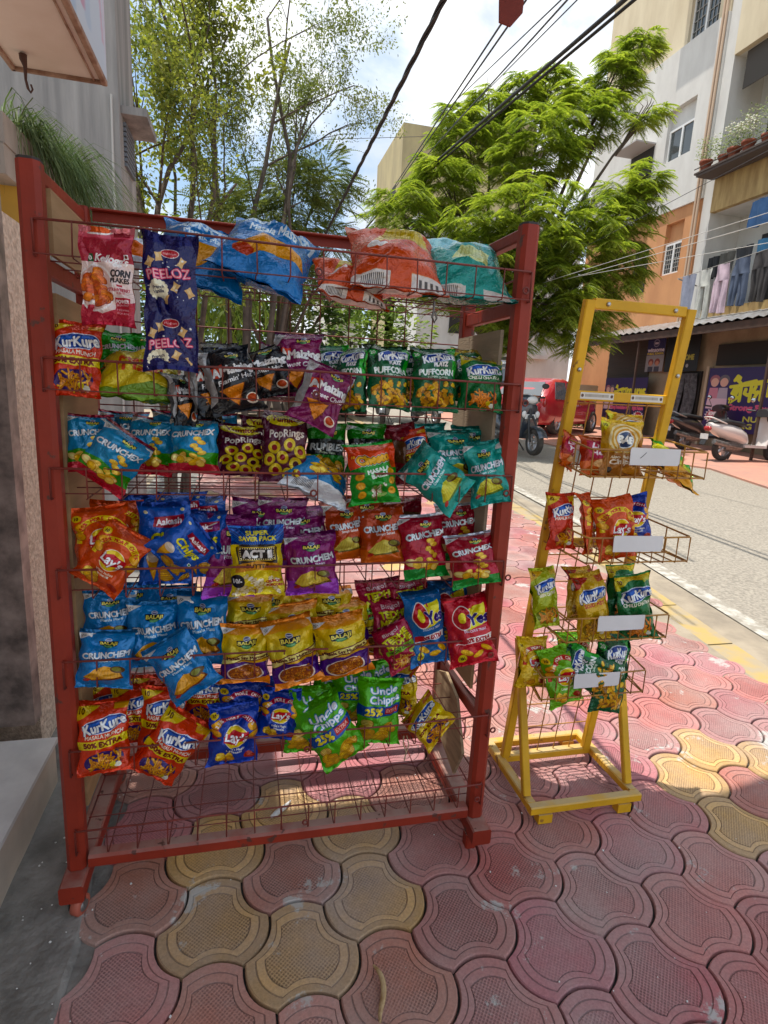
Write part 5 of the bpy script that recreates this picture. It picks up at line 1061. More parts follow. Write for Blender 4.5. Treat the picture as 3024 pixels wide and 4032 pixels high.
cable('pale wire, upper of the three sagging in front of the laundry', [(5.1, 7.82, 3.09), (5.16, 7.43, 3.11), (5.71, 4.17, 3.26), (5.84, 3.36, 3.29)], 0.0035, M_wirel)
cable('pale wire, middle of the three sagging in front of the laundry', [(5.41, 7.75, 3.15), (5.45, 7.37, 3.15), (5.71, 4.15, 3.16), (5.77, 3.34, 3.16)], 0.0042, M_wirel)
cable('pale wire, lowest of the three sagging in front of the laundry', [(5.49, 7.74, 3.18), (5.51, 7.35, 3.16), (5.71, 4.1, 2.95), (5.75, 3.29, 2.9)], 0.0035, M_wirel)
cable('thin grey wire slanting across the orange and grey wall', [(5.52, 8.27, 3.53), (5.63, 7.95, 3.61), (6.59, 5.24, 4.34), (6.83, 4.56, 4.52)], 0.004, M_wire)
cable('faint wire strung level across the sky behind the black cable', [(1.86, 11.96, 6.28), (2.09, 12.04, 6.34), (3.97, 12.75, 6.91), (4.44, 12.93, 7.05)], 0.006, M_wire)
BAGS_RED = [
('flakes',(0.133, -0.045, 1.491),(0.134, -0.055, 1.311),0.100,0,0.50,'pink and red breakfast flakes pouch hanging from the top wire at left'),
('peeloz',(0.245, -0.045, 1.491),(0.244, -0.06, 1.233),0.105,0,0.45,'double navy blue pouch hanging in two sections over the top wire'),
('silver',(0.158, 0.1, 1.505),(0.163, 0.06, 1.431),0.086,0,0.80,'silver and orange bag mostly hidden behind the hanging pouches'),
('blue_big',(0.302, 0.2, 1.562),(0.284, 0.05, 1.405),0.193,4,1.00,'big blue chip bag lying behind the hanging navy pouch, top shelf'),
('blue_big',(0.464, 0.2, 1.569),(0.397, 0.0, 1.419),0.209,-6,1.15,'big blue chip bag lying forward in the middle of the top shelf'),
('orange_big',(0.613, 0.16, 1.505),(0.617, 0.04, 1.411),0.175,8,1.00,'orange chip bag lying underneath the larger orange one, top shelf'),
('orange_big',(0.728, 0.2, 1.591),(0.709, 0.0, 1.429),0.223,-4,1.20,'big orange chip bag lying on top of the lower orange one'),
('teal_big',(0.901, 0.2, 1.59),(0.871, 0.0, 1.42),0.217,-8,1.10,'big teal chip bag lying at the right end of the top shelf'),
('kurkure',(0.054, 0.045, 1.328),(0.051, 0.0, 1.173),0.101,6,1.00,'red orange snack bag against the left post, second shelf'),
('green_crunchem',(0.108, 0.151, 1.323),(0.112, 0.111, 1.22),0.097,10,0.90,'bright green bag standing at the back behind the lying yellow bag'),
('green_crunchem',(0.168, 0.16, 1.325),(0.171, 0.12, 1.223),0.083,-6,0.90,'bright green bag half hidden behind the hanging navy pouch'),
('masti',(0.163, 0.139, 1.274),(0.172, -0.001, 1.182),0.164,8,1.00,'yellow bag with a painted pale shine at its top, lying on its back, second shelf left'),
('black_maize',(0.321, 0.142, 1.315),(0.307, 0.092, 1.164),0.100,-14,0.90,'black foil bag at the back, furthest of the black ones'),
('black_maize',(0.287, 0.05, 1.284),(0.309, 0.01, 1.136),0.081,48,0.90,'black foil bag turned sideways so its grey edge shows'),
('black_maize',(0.246, 0.03, 1.241),(0.266, -0.005, 1.126),0.064,38,0.80,'black foil bag poking down below the hanging navy pouch'),
('black_maize',(0.414, 0.08, 1.304),(0.442, 0.05, 1.194),0.116,-16,1.00,'black foil bag standing behind the front black one, second shelf'),
('black_maize',(0.334, 0.02, 1.295),(0.374, 0.0, 1.158),0.116,10,1.10,'black foil bag tilted in front with its corner pointing down'),
('purple_maize',(0.459, 0.139, 1.317),(0.462, 0.109, 1.202),0.087,12,0.90,'purple bag at the back left of the purple three'),
('purple_maize',(0.501, 0.09, 1.343),(0.496, 0.06, 1.192),0.114,-8,1.00,'tall purple bag standing behind the tilted purple one, second shelf'),
('purple_maize',(0.574, 0.015, 1.269),(0.519, -0.015, 1.135),0.114,6,1.00,'purple bag leaning steeply right with its bottom corner hanging down'),
('puffcorn',(0.583, 0.145, 1.325),(0.58, 0.115, 1.186),0.089,8,0.90,'dark green puff bag at the back beside the purple bags'),
('puffcorn',(0.623, 0.07, 1.327),(0.617, 0.04, 1.166),0.083,-40,1.00,'dark green puff bag turned aside, next to the leaning purple bag'),
('puffcorn',(0.704, 0.06, 1.33),(0.7, 0.02, 1.175),0.107,6,1.10,'dark green puff bag facing straight out, left of the last three'),
('puffcorn',(0.783, 0.12, 1.326),(0.779, 0.09, 1.193),0.102,-6,0.90,'dark green puff bag squeezed behind two facing ones'),
('puffcorn',(0.813, 0.05, 1.331),(0.811, 0.01, 1.178),0.112,-6,1.10,'dark green puff bag facing out beside the striped green bag'),
('chatka',(0.936, 0.139, 1.345),(0.932, 0.109, 1.202),0.094,-4,0.80,'green bag with yellow tip peeping over the last bag, second shelf'),
('chatka',(0.932, 0.04, 1.317),(0.923, 0.01, 1.183),0.110,-8,1.00,'green bag with fried strips picture at right end, second shelf'),
('blue_crunchex',(0.113, 0.142, 1.152),(0.11, 0.112, 1.02),0.110,6,0.90,'sky blue chip bag at the back, third shelf left'),
('blue_crunchex',(0.06, 0.07, 1.141),(0.064, 0.04, 1.018),0.097,8,1.00,'sky blue chip bag nearest the left post, third shelf'),
('blue_crunchex',(0.186, 0.09, 1.147),(0.178, 0.05, 1.012),0.102,-4,1.00,'sky blue chip bag behind the tilted one, third shelf'),
('blue_crunchex',(0.155, 0.01, 1.108),(0.084, -0.01, 1.002),0.115,4,1.05,'sky blue chip bag tilted to the right across the front, third shelf'),
('blue_crunchex',(0.32, 0.136, 1.152),(0.318, 0.106, 1.031),0.098,-10,0.90,'sky blue chip bag mostly hidden behind the dark ring snack bag'),
('blue_crunchex',(0.277, 0.04, 1.149),(0.276, 0.01, 1.022),0.108,-6,1.10,'sky blue chip bag standing upright beside the dark ring snack bags'),
('poprings',(0.373, 0.09, 1.133),(0.373, 0.06, 1.011),0.115,4,1.00,'dark maroon ring snack bag without its top visible, third shelf'),
('poprings',(0.473, 0.06, 1.17),(0.467, 0.02, 1.003),0.109,-8,1.05,'taller dark maroon ring snack bag with yellow crest'),
('rumbles',(0.576, 0.12, 1.141),(0.569, 0.09, 1.01),0.103,6,1.00,'green and black chip bag behind the lying blue bag'),
('rumbles',(0.678, 0.139, 1.142),(0.675, 0.109, 1.014),0.102,-6,0.90,'green and black chip bag mostly hidden behind the orange topped one'),
('blue_small',(0.557, 0.09, 1.046),(0.535, 0.0, 0.979),0.168,4,1.00,'blue bag lying flat in the middle of the third shelf'),
('cheetos',(0.66, 0.01, 1.107),(0.675, -0.02, 0.964),0.119,4,1.00,'orange and green snack bag with big yellow lettering, third shelf'),
('dark_red',(0.757, 0.13, 1.145),(0.768, 0.1, 0.988),0.086,-20,0.90,'dark red foil bag squeezed between the orange topped and teal bags'),
('kurkure',(0.786, 0.11, 1.133),(0.806, 0.08, 1.009),0.081,-40,0.80,'red and orange bag edge showing left of the teal bags'),
('teal_crunchem',(0.828, 0.145, 1.147),(0.833, 0.115, 1.004),0.117,-8,0.90,'teal chip bag at the very back, third shelf right'),
('teal_crunchem',(0.885, 0.09, 1.138),(0.889, 0.06, 0.989),0.130,4,1.05,'teal chip bag upright in the middle of the teal ones'),
('teal_crunchem',(0.759, 0.01, 1.072),(0.883, -0.03, 0.978),0.109,0,1.00,'teal chip bag toppled on its side with its corner hanging below the wire'),
('teal_crunchem',(0.938, 0.02, 1.117),(0.962, -0.02, 0.963),0.098,-24,1.00,'teal chip bag bent over against the right post'),
('lays_orange',(0.073, 0.05, 0.947),(0.087, 0.02, 0.799),0.117,8,1.10,'orange chip bag standing at left end with yellow arch, fourth shelf'),
('lays_orange',(0.149, 0.0, 0.902),(0.07, -0.02, 0.784),0.110,-6,1.10,'orange chip bag tilted over the standing orange one, fourth shelf'),
('aakash',(0.145, 0.142, 0.957),(0.142, 0.112, 0.801),0.104,6,0.90,'deep blue chip bag at the back left, fourth shelf'),
('aakash',(0.205, 0.08, 0.952),(0.206, 0.05, 0.761),0.119,4,1.00,'deep blue chip bag with cone picture standing upright'),
('aakash',(0.275, 0.142, 0.954),(0.275, 0.112, 0.804),0.132,-6,0.90,'deep blue chip bag at the back beside the purple bags'),
('aakash',(0.296, 0.07, 0.933),(0.295, 0.04, 0.776),0.101,-14,1.00,'deep blue chip bag half covered by the toppled blue one'),
('aakash',(0.302, 0.01, 0.893),(0.202, 0.0, 0.826),0.110,0,1.00,'deep blue chip bag toppled sideways with its lettering running downhill'),
('purple_crunchem',(0.417, 0.145, 0.947),(0.415, 0.115, 0.789),0.135,4,0.90,'purple chip bag at the very back behind the popcorn bag'),
('purple_crunchem',(0.357, 0.07, 0.925),(0.344, 0.04, 0.729),0.121,10,1.00,'purple chip bag left of the popcorn bag'),
('purple_crunchem',(0.515, 0.12, 0.932),(0.521, 0.1, 0.779),0.136,-4,0.90,'purple chip bag behind the front purple one, fourth shelf'),
('purple_crunchem',(0.528, 0.02, 0.891),(0.537, -0.01, 0.746),0.127,-4,1.10,'purple chip bag at the front right of the popcorn bag'),
('popcorn',(0.408, 0.01, 0.912),(0.411, -0.015, 0.751),0.124,2,1.15,'yellow popcorn bag with blue top and black name board'),
('orange_crunchem',(0.62, 0.1, 0.951),(0.628, 0.07, 0.802),0.106,8,1.00,'burnt orange chip bag, left of the two, fourth shelf'),
('orange_crunchem',(0.712, 0.09, 0.946),(0.718, 0.05, 0.797),0.120,-4,1.00,'burnt orange chip bag, right of the two, fourth shelf'),
('dark_red',(0.76, 0.148, 0.952),(0.766, 0.118, 0.825),0.157,-4,0.90,'crimson foil bag at the back with its shiny top edge, fourth shelf'),
('red_crunchex',(0.805, 0.06, 0.927),(0.822, 0.02, 0.768),0.122,4,1.05,'crimson and green chip bag, left one at the front, fourth shelf'),
('red_crunchex',(0.924, 0.12, 0.943),(0.932, 0.09, 0.786),0.118,-6,0.90,'crimson and green chip bag standing behind the right one'),
('red_crunchex',(0.922, 0.02, 0.886),(0.944, -0.02, 0.759),0.129,-6,1.05,'crimson and green chip bag at the right end, fourth shelf'),
('blue_crunchem',(0.202, 0.139, 0.73),(0.202, 0.109, 0.594),0.131,4,0.90,'bright blue chip bag at the back centre, fifth shelf'),
('blue_crunchem',(0.077, 0.1, 0.739),(0.075, 0.07, 0.602),0.117,8,1.00,'bright blue chip bag upright behind the front left one, fifth shelf'),
('blue_crunchem',(0.176, 0.07, 0.717),(0.176, 0.04, 0.563),0.121,4,1.00,'bright blue chip bag upright behind the toppled one, fifth shelf'),
('blue_crunchem',(0.286, 0.06, 0.739),(0.288, 0.03, 0.565),0.122,-6,1.10,'bright blue chip bag upright next to the purple and yellow bags'),
('blue_crunchem',(0.089, 0.02, 0.671),(0.079, -0.02, 0.547),0.119,6,1.10,'bright blue chip bag at the front left spreading at its foot'),
('blue_crunchem',(0.204, 0.0, 0.652),(0.283, -0.02, 0.522),0.122,2,1.10,'bright blue chip bag toppled left with its lettering running uphill'),
('murmura',(0.395, 0.1, 0.717),(0.389, 0.07, 0.589),0.119,6,1.00,'purple and yellow puffed rice bag, back row left'),
('murmura',(0.492, 0.09, 0.692),(0.51, 0.06, 0.562),0.137,0,1.00,'purple and yellow puffed rice bag, back row centre'),
('murmura',(0.635, 0.11, 0.69),(0.638, 0.08, 0.564),0.127,-4,1.00,'purple and yellow puffed rice bag, back row right'),
('murmura',(0.707, 0.133, 0.687),(0.722, 0.093, 0.526),0.099,-24,0.90,'purple and yellow puffed rice bag edged in beside the pink bags'),
('murmura',(0.536, 0.142, 0.707),(0.55, 0.112, 0.593),0.132,4,0.90,'purple and yellow puffed rice bag at the very back, fifth shelf'),
('murmura',(0.387, 0.02, 0.668),(0.382, -0.01, 0.53),0.118,4,1.10,'purple and yellow puffed rice bag, front row left'),
('murmura',(0.476, 0.01, 0.682),(0.511, -0.02, 0.521),0.123,0,1.10,'purple and yellow puffed rice bag, front row centre'),
('murmura',(0.597, 0.01, 0.686),(0.627, -0.02, 0.536),0.135,-2,1.10,'purple and yellow puffed rice bag, front row right'),
('tedhe',(0.725, 0.136, 0.731),(0.738, 0.106, 0.586),0.123,-6,0.90,'crimson bag leaning back behind the pink lettered ones'),
('tedhe',(0.753, 0.09, 0.698),(0.763, 0.06, 0.54),0.111,-6,1.00,'crimson snack bag with lime lettering, upright one'),
('tedhe',(0.73, 0.02, 0.651),(0.789, 0.0, 0.545),0.105,-6,1.00,'crimson snack bag with lime lettering tilted in front'),
('oyes_blue',(0.919, 0.12, 0.721),(0.944, 0.09, 0.555),0.120,-8,0.90,'blue bag with red letter O behind the red one'),
('oyes_blue',(0.812, 0.03, 0.735),(0.84, 0.0, 0.549),0.108,2,1.15,'blue bag with big red letter O at the front, fifth shelf'),
('oyes_red',(0.926, 0.02, 0.725),(0.951, -0.02, 0.549),0.128,-6,1.25,'puffed red bag with big letter O at the right end'),
('kurkure',(0.06, 0.136, 0.485),(0.063, 0.106, 0.351),0.103,6,0.90,'red orange snack bag at the back left corner, sixth shelf'),
('kurkure',(0.12, 0.09, 0.498),(0.124, 0.06, 0.356),0.103,-4,1.00,'red orange snack bag behind the front left one, sixth shelf'),
('kurkure',(0.2, 0.06, 0.506),(0.184, 0.03, 0.348),0.107,4,1.00,'red orange snack bag upright behind the tilted one, sixth shelf'),
('kurkure',(0.296, 0.1, 0.509),(0.283, 0.07, 0.39),0.102,-8,0.90,'red orange snack bag at the back next to the navy chip bags'),
('kurkure',(0.069, 0.01, 0.504),(0.077, -0.03, 0.347),0.113,10,1.15,'red orange snack bag at front left, standing almost straight'),
('kurkure',(0.262, 0.0, 0.45),(0.167, -0.02, 0.319),0.121,0,1.10,'red orange snack bag tilted right with its tip pointing down'),
('lays_blue',(0.378, 0.08, 0.496),(0.373, 0.05, 0.356),0.121,4,1.00,'navy chip bag behind the front one, sixth shelf'),
('lays_blue',(0.358, 0.01, 0.47),(0.354, -0.02, 0.332),0.122,4,1.15,'navy chip bag at the front, sixth shelf'),
('lays_blue',(0.474, 0.05, 0.48),(0.458, 0.02, 0.359),0.104,-6,1.00,'navy chip bag beside the green potato bags'),
('uncle',(0.617, 0.133, 0.493),(0.617, 0.103, 0.352),0.125,4,0.90,'green potato chip bag at the back left of the five'),
('uncle',(0.723, 0.13, 0.497),(0.724, 0.1, 0.351),0.122,-4,0.90,'green potato chip bag at the back right of the five'),
('uncle',(0.551, 0.05, 0.477),(0.533, 0.02, 0.312),0.118,10,1.00,'green potato chip bag at left with dark foot'),
('uncle',(0.724, 0.04, 0.498),(0.713, 0.01, 0.326),0.120,-6,1.10,'green potato chip bag upright at right end of the five'),
('uncle',(0.546, 0.0, 0.46),(0.636, -0.02, 0.31),0.129,0,1.15,'green potato chip bag tilted across the front of the five'),
('kurkure_yellow',(0.796, 0.1, 0.507),(0.797, 0.07, 0.363),0.098,-50,0.90,'yellow bag seen edge on beside the green potato chip bags'),
('kurkure_yellow',(0.815, 0.03, 0.409),(0.886, -0.02, 0.352),0.116,0,1.10,'yellow snack bag lying aslant alone at the right, sixth shelf'),
('blue_crunchex',(0.228, 0.12, 1.155),(0.226, 0.09, 1.031),0.105,3,0.90,'sky blue chip bag in the rear row above the upright pair, third shelf'),
('poprings',(0.426, 0.11, 1.149),(0.424, 0.08, 1.025),0.108,-3,0.90,'dark maroon ring snack bag wedged at the rear between the other two'),
('teal_crunchem',(0.949, 0.12, 1.146),(0.95, 0.09, 1.004),0.107,-8,0.90,'teal chip bag in the rear row beside the right side panel'),
('lays_orange',(0.098, 0.11, 0.948),(0.1, 0.08, 0.806),0.114,3,0.90,'orange chip bag in the rear row behind the two front orange ones'),
('aakash',(0.237, 0.13, 0.965),(0.235, 0.1, 0.826),0.118,3,0.90,'deep blue chip bag in the rear row with only its top edge showing'),
('purple_crunchem',(0.475, 0.13, 0.954),(0.47, 0.1, 0.804),0.126,-3,0.90,'purple chip bag at the rear between the popcorn bag and orange bags'),
('orange_crunchem',(0.674, 0.12, 0.964),(0.678, 0.09, 0.816),0.113,3,0.90,'burnt orange chip bag in the rear row between the two front ones'),
('blue_crunchem',(0.124, 0.13, 0.743),(0.125, 0.1, 0.608),0.120,3,0.90,'bright blue chip bag in the rear row at left, fifth shelf'),
('murmura',(0.447, 0.13, 0.719),(0.443, 0.1, 0.597),0.118,-3,0.90,'purple and yellow puffed rice bag at the rear beside the blue chip bags'),
('murmura',(0.599, 0.13, 0.717),(0.596, 0.1, 0.596),0.125,3,0.90,'purple and yellow puffed rice bag at the rear under the orange bags'),
('tedhe',(0.803, 0.12, 0.735),(0.809, 0.09, 0.613),0.113,-3,0.90,'crimson bag at the rear between the lime lettered and blue bags'),
('oyes_blue',(0.886, 0.133, 0.725),(0.898, 0.103, 0.572),0.114,3,0.90,'blue bag with red letter O furthest back, fifth shelf right'),
('kurkure',(0.242, 0.12, 0.498),(0.237, 0.09, 0.382),0.107,3,0.90,'red orange snack bag at the rear under the toppled blue chip bag'),
('kurkure',(0.156, 0.13, 0.494),(0.154, 0.1, 0.365),0.107,-3,0.90,'red orange snack bag at the rear, second from the left post'),
('lays_blue',(0.43, 0.11, 0.482),(0.426, 0.08, 0.355),0.115,3,0.90,'navy chip bag at the rear between the other navy ones'),
('uncle',(0.662, 0.09, 0.505),(0.664, 0.07, 0.355),0.120,-3,0.90,'green potato chip bag at the rear in the middle of the green ones'),
]
BAGS_YELLOW = [
('hearts',(1.227, 0.08, 1.135),(1.206, 0.06, 1.044),0.080,30,0.90,'brown and dark red biscuit bag at the left of the top yellow basket'),
('hearts',(1.285, 0.05, 1.134),(1.28, 0.02, 1.029),0.106,-6,1.00,'crimson and orange biscuit bag in the top yellow basket'),
('bae',(1.39, 0.09, 1.196),(1.383, 0.06, 1.083),0.114,-6,0.90,'tan chip bag behind the other tan one, top yellow basket'),
('bae',(1.336, 0.03, 1.178),(1.329, 0.0, 1.028),0.119,-4,1.00,'tan chip bag with white and blue emblem, front of the top yellow basket'),
('green_yellow',(1.565, 0.1, 1.083),(1.513, 0.02, 1.033),0.178,-10,0.80,'green and yellow bag lying flat at the right of the top yellow basket'),
('kurkure_plain',(1.218, 0.08, 0.977),(1.218, 0.05, 0.822),0.092,14,1.00,'red bag with fried strips picture at left of the second yellow basket'),
('lays_orange',(1.287, 0.07, 0.979),(1.3, 0.04, 0.814),0.077,44,1.00,'orange chip bag turned edge on in the second yellow basket'),
('lays_blue',(1.433, 0.09, 0.968),(1.459, 0.06, 0.835),0.109,-6,1.00,'blue chip bag at the back right of the second yellow basket'),
('lays_orange',(1.34, 0.03, 0.974),(1.365, 0.01, 0.806),0.121,-4,1.10,'orange chip bag facing out in the middle of the second yellow basket'),
('kurkure_lime',(1.195, 0.1, 0.76),(1.21, 0.06, 0.592),0.093,8,1.00,'lime green bag at the left of the third yellow basket'),
('kurkure_gold',(1.334, 0.12, 0.751),(1.333, 0.09, 0.597),0.104,4,1.00,'golden bag behind the front golden one, third yellow basket'),
('kurkure_gold',(1.315, 0.05, 0.755),(1.337, 0.02, 0.562),0.102,-2,1.10,'golden bag facing out in the third yellow basket'),
('chatka',(1.464, 0.12, 0.756),(1.467, 0.09, 0.598),0.106,4,0.90,'green bag at the back of the third yellow basket'),
('chatka',(1.455, 0.06, 0.748),(1.48, 0.02, 0.557),0.110,-6,1.10,'green bag facing out at the right of the third yellow basket'),
('lays_yellow',(1.206, 0.12, 0.54),(1.195, 0.08, 0.396),0.104,8,1.00,'yellow chip bag at the left of the lowest yellow basket'),
('lays_green',(1.361, 0.15, 0.53),(1.355, 0.12, 0.382),0.120,4,0.90,'light green chip bag at the back of the lowest yellow basket'),
('lays_green',(1.245, 0.07, 0.53),(1.286, 0.03, 0.365),0.113,4,1.00,'light green chip bag leaning with its corner down, lowest yellow basket'),
('puffcorn',(1.451, 0.08, 0.554),(1.414, 0.03, 0.324),0.114,-4,1.00,'green puff bag standing at the right of the lowest yellow basket'),
('puffcorn',(1.268, 0.05, 0.499),(1.42, 0.03, 0.426),0.116,0,1.00,'green puff bag toppled sideways across the lowest yellow basket'),
]
# ================================================================ RED RACK
def paint(name, col, dust, chip):
    m = mat(name, col, .5, noise_scale=5, col2=tuple(c*.72 for c in col), coat=.0, spec=.35, bump=.12, bump_scale=50)
    n, l = m.node_tree.nodes, m.node_tree.links; b = n['Principled BSDF']; src = b.inputs['Base Color'].links[0].from_socket
    g = n.new('ShaderNodeNewGeometry'); sx_ = n.new('ShaderNodeSeparateXYZ'); l.new(g.outputs['Normal'], sx_.inputs[0]); ps = n.new('ShaderNodeSeparateXYZ'); l.new(g.outputs['Position'], ps.inputs[0])
    up = n.new('ShaderNodeMapRange'); up.inputs[1].default_value = .4; up.inputs[2].default_value = 1; l.new(sx_.outputs['Z'], up.inputs[0])
    lo = n.new('ShaderNodeMapRange'); lo.inputs[1].default_value = .9; lo.inputs[2].default_value = .05; l.new(ps.outputs['Z'], lo.inputs[0])
    nt = n.new('ShaderNodeTexNoise'); nt.inputs['Scale'].default_value = 14; nt.inputs['Detail'].default_value = 7; l.new(g.outputs['Position'], nt.inputs['Vector'])
    nr = n.new('ShaderNodeMapRange'); nr.inputs[1].default_value = .22; nr.inputs[2].default_value = .55; l.new(nt.outputs['Fac'], nr.inputs[0])
    m1 = n.new('ShaderNodeMath'); m1.operation = 'MULTIPLY'; l.new(up.outputs[0], m1.inputs[0]); l.new(lo.outputs[0], m1.inputs[1])
    m2 = n.new('ShaderNodeMath'); m2.operation = 'MULTIPLY'; l.new(m1.outputs[0], m2.inputs[0]); l.new(nr.outputs[0], m2.inputs[1])
    mxx = n.new('ShaderNodeMixRGB'); l.new(m2.outputs[0], mxx.inputs[0]); l.new(src, mxx.inputs[1]); mxx.inputs[2].default_value = (*dust, 1)     # settled dust
    n3 = n.new('ShaderNodeTexNoise'); n3.inputs['Scale'].default_value = 30; n3.inputs['Detail'].default_value = 5; l.new(g.outputs['Position'], n3.inputs['Vector'])
    r3 = n.new('ShaderNodeValToRGB'); r3.color_ramp.elements[0].position = .66; r3.color_ramp.elements[1].position = .70; l.new(n3.outputs['Fac'], r3.inputs[0])
    mx2 = n.new('ShaderNodeMixRGB'); l.new(r3.outputs[0], mx2.inputs[0]); l.new(mxx.outputs[0], mx2.inputs[1]); mx2.inputs[2].default_value = (*chip, 1); l.new(mx2.outputs[0], b.inputs['Base Color']); return m
M_red = paint('red_paint', (.31, .030, .012), (.36, .22, .18), (.10, .035, .025)); M_rwire = mat('red_wire', (.22, .026, .015), .5, noise_scale=20, col2=(.11, .02, .014))
M_ply = mat('plywood', (.40, .25, .12), .8, noise_scale=4, col2=(.30, .18, .08), stretch=(1, 1, 8)); M_card = mat('cardboard', (.40, .31, .21), .9, noise_scale=6, col2=(.32, .25, .17), bump=.2, bump_scale=60, stretch=(1, 1, 5)); M_cap = mat('dark_cap', (.03, .025, .025), .6); M_cast = mat('castor_rubber', (.42, .10, .06), .6); M_steel = mat('dull_steel', (.30, .29, .28), .45, .7, noise_scale=20, col2=(.16, .15, .14))
rk = empty('wire_rack', (.5, .17, 0), 'tall red wire display rack on castors filled with rows of snack bags', 'display rack')
for x in (0, 1):
    b = MB(); b.bar((x, 0, .088), (x, 0, 1.596), .041, .041, up=(0, 1, 0), bev=.009); p = b.build('post', M_red, rk); c = MB(); c.bar((x, 0, 1.5965), (x, 0, 1.601), .039, .039, up=(0, 1, 0), bev=.009); c.build('post_cap', M_cap, p)
    b = MB(); b.bar((x, .34, .088), (x, .34, 1.613), .036, .036, up=(0, 1, 0), bev=.005); b.build('post', M_red, rk)
    b = MB(); b.bar((x, .026, 1.582), (x, .318, 1.590), .026, .028); b.build('side_rail', M_red, rk)
    b = MB(); b.bar((x, .026, 1.424), (x, .318, 1.426), .022, .034); b.build('side_rail', M_red, rk)
    b = MB(); b.bar((x, .026, .372), (x, .318, .372), .022, .034); b.build('side_rail', M_red, rk)
    b = MB(); b.bar((x, -.066, .064), (x, .43, .064), .052, .044, bev=.004); ft = b.build('foot', M_red, rk)
    for y in (-.035, .40):
        if x == 1 and y < 0:
            c = MB(); c.bar((x-.012, y+.02, gzz(y)+.001), (x-.012, y+.02, .042), .03, .03, up=(0, 1, 0)); c.build('leg_block', M_red, ft); continue
        g0 = gzz(y); c = MB(); M_ = Matrix.Translation((x+.012, y-.014, g0+.024)) @ Matrix.Rotation(R_(90), 4, 'Y') @ Matrix.Rotation(R_(25), 4, 'X')
        c.lathe([(.0, -.011), (.019, -.011), (.024, -.008), (.024, .008), (.019, .011), (0, .011)], 20, M_); w_ = c.build('castor', M_cast, rk)
        c = MB(); c.lathe([(0, -.0125), (.013, -.0125), (.013, -.0118)], 14, M_); c.lathe([(0, .0125), (.013, .0125), (.013, .0118)], 14, M_); c.prism([(x-.012, y-.02, g0+.016), (x-.012, y+.016, .042), (x-.012, y-.026, .042)], (.003, 0, 0)); c.prism([(x+.022, y-.02, g0+.016), (x+.022, y+.016, .042), (x+.022, y-.026, .042)], (.003, 0, 0)); c.box((x-.012, y-.026, .039), (x+.025, y+.016, .0418)); c.build('castor_fork', M_steel, w_)
b = MB(); b.bar((.022, .357, 1.600), (.978, .357, 1.600), .005, .024); b.bar((.022, .345, 1.6115), (.978, .345, 1.6115), .026, .004); b.build('back_beam', M_red, rk)
b = MB(); b.bar((.027, -.004, .106), (.973, -.004, .106), .036, .034, bev=.006); b.build('front_beam', M_red, rk)
b = MB(); b.bar((.022, .34, .130), (.978, .34, .130), .034, .040); b.build('back_beam', M_red, rk)
b = MB(); b.bar((.022, .405, .10), (.978, .405, .10), .03, .03); b.build('back_beam', M_red, rk)
b = MB(); b.box((.014, .03, .22), (.022, .312, 1.375)); b.build('side_panel', M_ply, rk)
b = MB(); b.box((.014, .035, 1.445), (.022, .30, 1.565)); b.build('side_panel', M_ply, rk)
b = MB(); b.box((.968, .03, .84), (.976, .312, 1.375)); b.build('side_panel', M_card, rk)
b = MB(); b.box((.970, .03, .45), (.978, .312, .838)); b.build('side_panel', M_ply, rk)
b = MB(); b.prism([(.972, .22, .40), (.972, .312, .36), (.972, .30, .20), (.972, .10, .14), (.972, .05, .24), (.972, .12, .37)], (.008, 0, 0)); b.build('side_panel', mat('torn_ply', (.42, .30, .17), .9, noise_scale=5, col2=(.26, .18, .10), stretch=(1, 2, 12)), rk)
g = MB(); nx = 11
for i in range(1, nx+1): x = .02+.96*i/(nx+1); g.tube([(x, .352, .13), (x, .352, 1.55)], .0019, 5)
for i in range(13): z = .20+i*.1055; g.tube([(.0, .3555, z), (1.0, .3555, z)], .0019, 5)
g.build('back_grid', M_rwire, rk)
ST = [1.495, 1.250, 1.037, .825, .620, .405, .200]
for k, zt in enumerate(ST):
    zf = zt-.063; s_ = MB(); rr = random.Random(k+40); jig = lambda a: rr.uniform(-a, a)
    s_.tube([(.004, .33, zt-(.002 if k < 2 else .03)), (.004, -.020, zt-.002), (.010, -.030, zt), (.25, -.031+jig(.004), zt+jig(.003)), (.5, -.031+jig(.005), zt+jig(.004)), (.75, -.031+jig(.004), zt+jig(.003)), (1.0, -.030, zt), (1.006, -.020, zt-.002), (1.006, .33, zt-(.002 if k < 2 else .03))], .0024, 6)
    for x in (.006, 1.004): s_.tube([(x, -.030, zt), (x, -.030, zf), (x, .34, zf)], .0022, 6)
    n = 14
    for i in range(1, n+1):
        x = .006+.998*i/(n+1); s_.tube([(x, -.0315, zt+.002), (x+jig(.002), -.033, zf+.004), (x+jig(.002), -.030, zf), (x, .34, zf+.002)], .0015, 5)
    for y in ((-.0305, .04, .13, .23, .33) if k < 2 else (.015, .09, .17, .25, .33)): s_.tube([(.004, y, zf+.0035), (.5, y, zf+.0035+jig(.003)), (1.006, y, zf+.0035)], .0015, 5)
    so_ = s_.build('wire_shelf', M_rwire, rk)
    for x in (.53, 1.016 if k % 2 else .99):
        r_ = MB(); cx, cz = x, (zf+.018 if x < .9 else zf+.022)
        r_.tube([(cx+.0065*math.cos(a*.5236), -.0355, cz+.0065*math.sin(a*.5236)) for a in range(13)], .0022, 6); r_.build('eyelet', M_rwire, so_)
b = MB(); b.tube([(.80, .03, 1.425), (.80, .03, 1.405), (.797, .03, 1.39), (.803, .03, 1.378), (.808, .03, 1.388), (.803, .03, 1.402)], .0025, 6); tag(b.build('wire_clip', M_steel), 'small steel wire clip hanging under the top shelf near the right', 'clip')
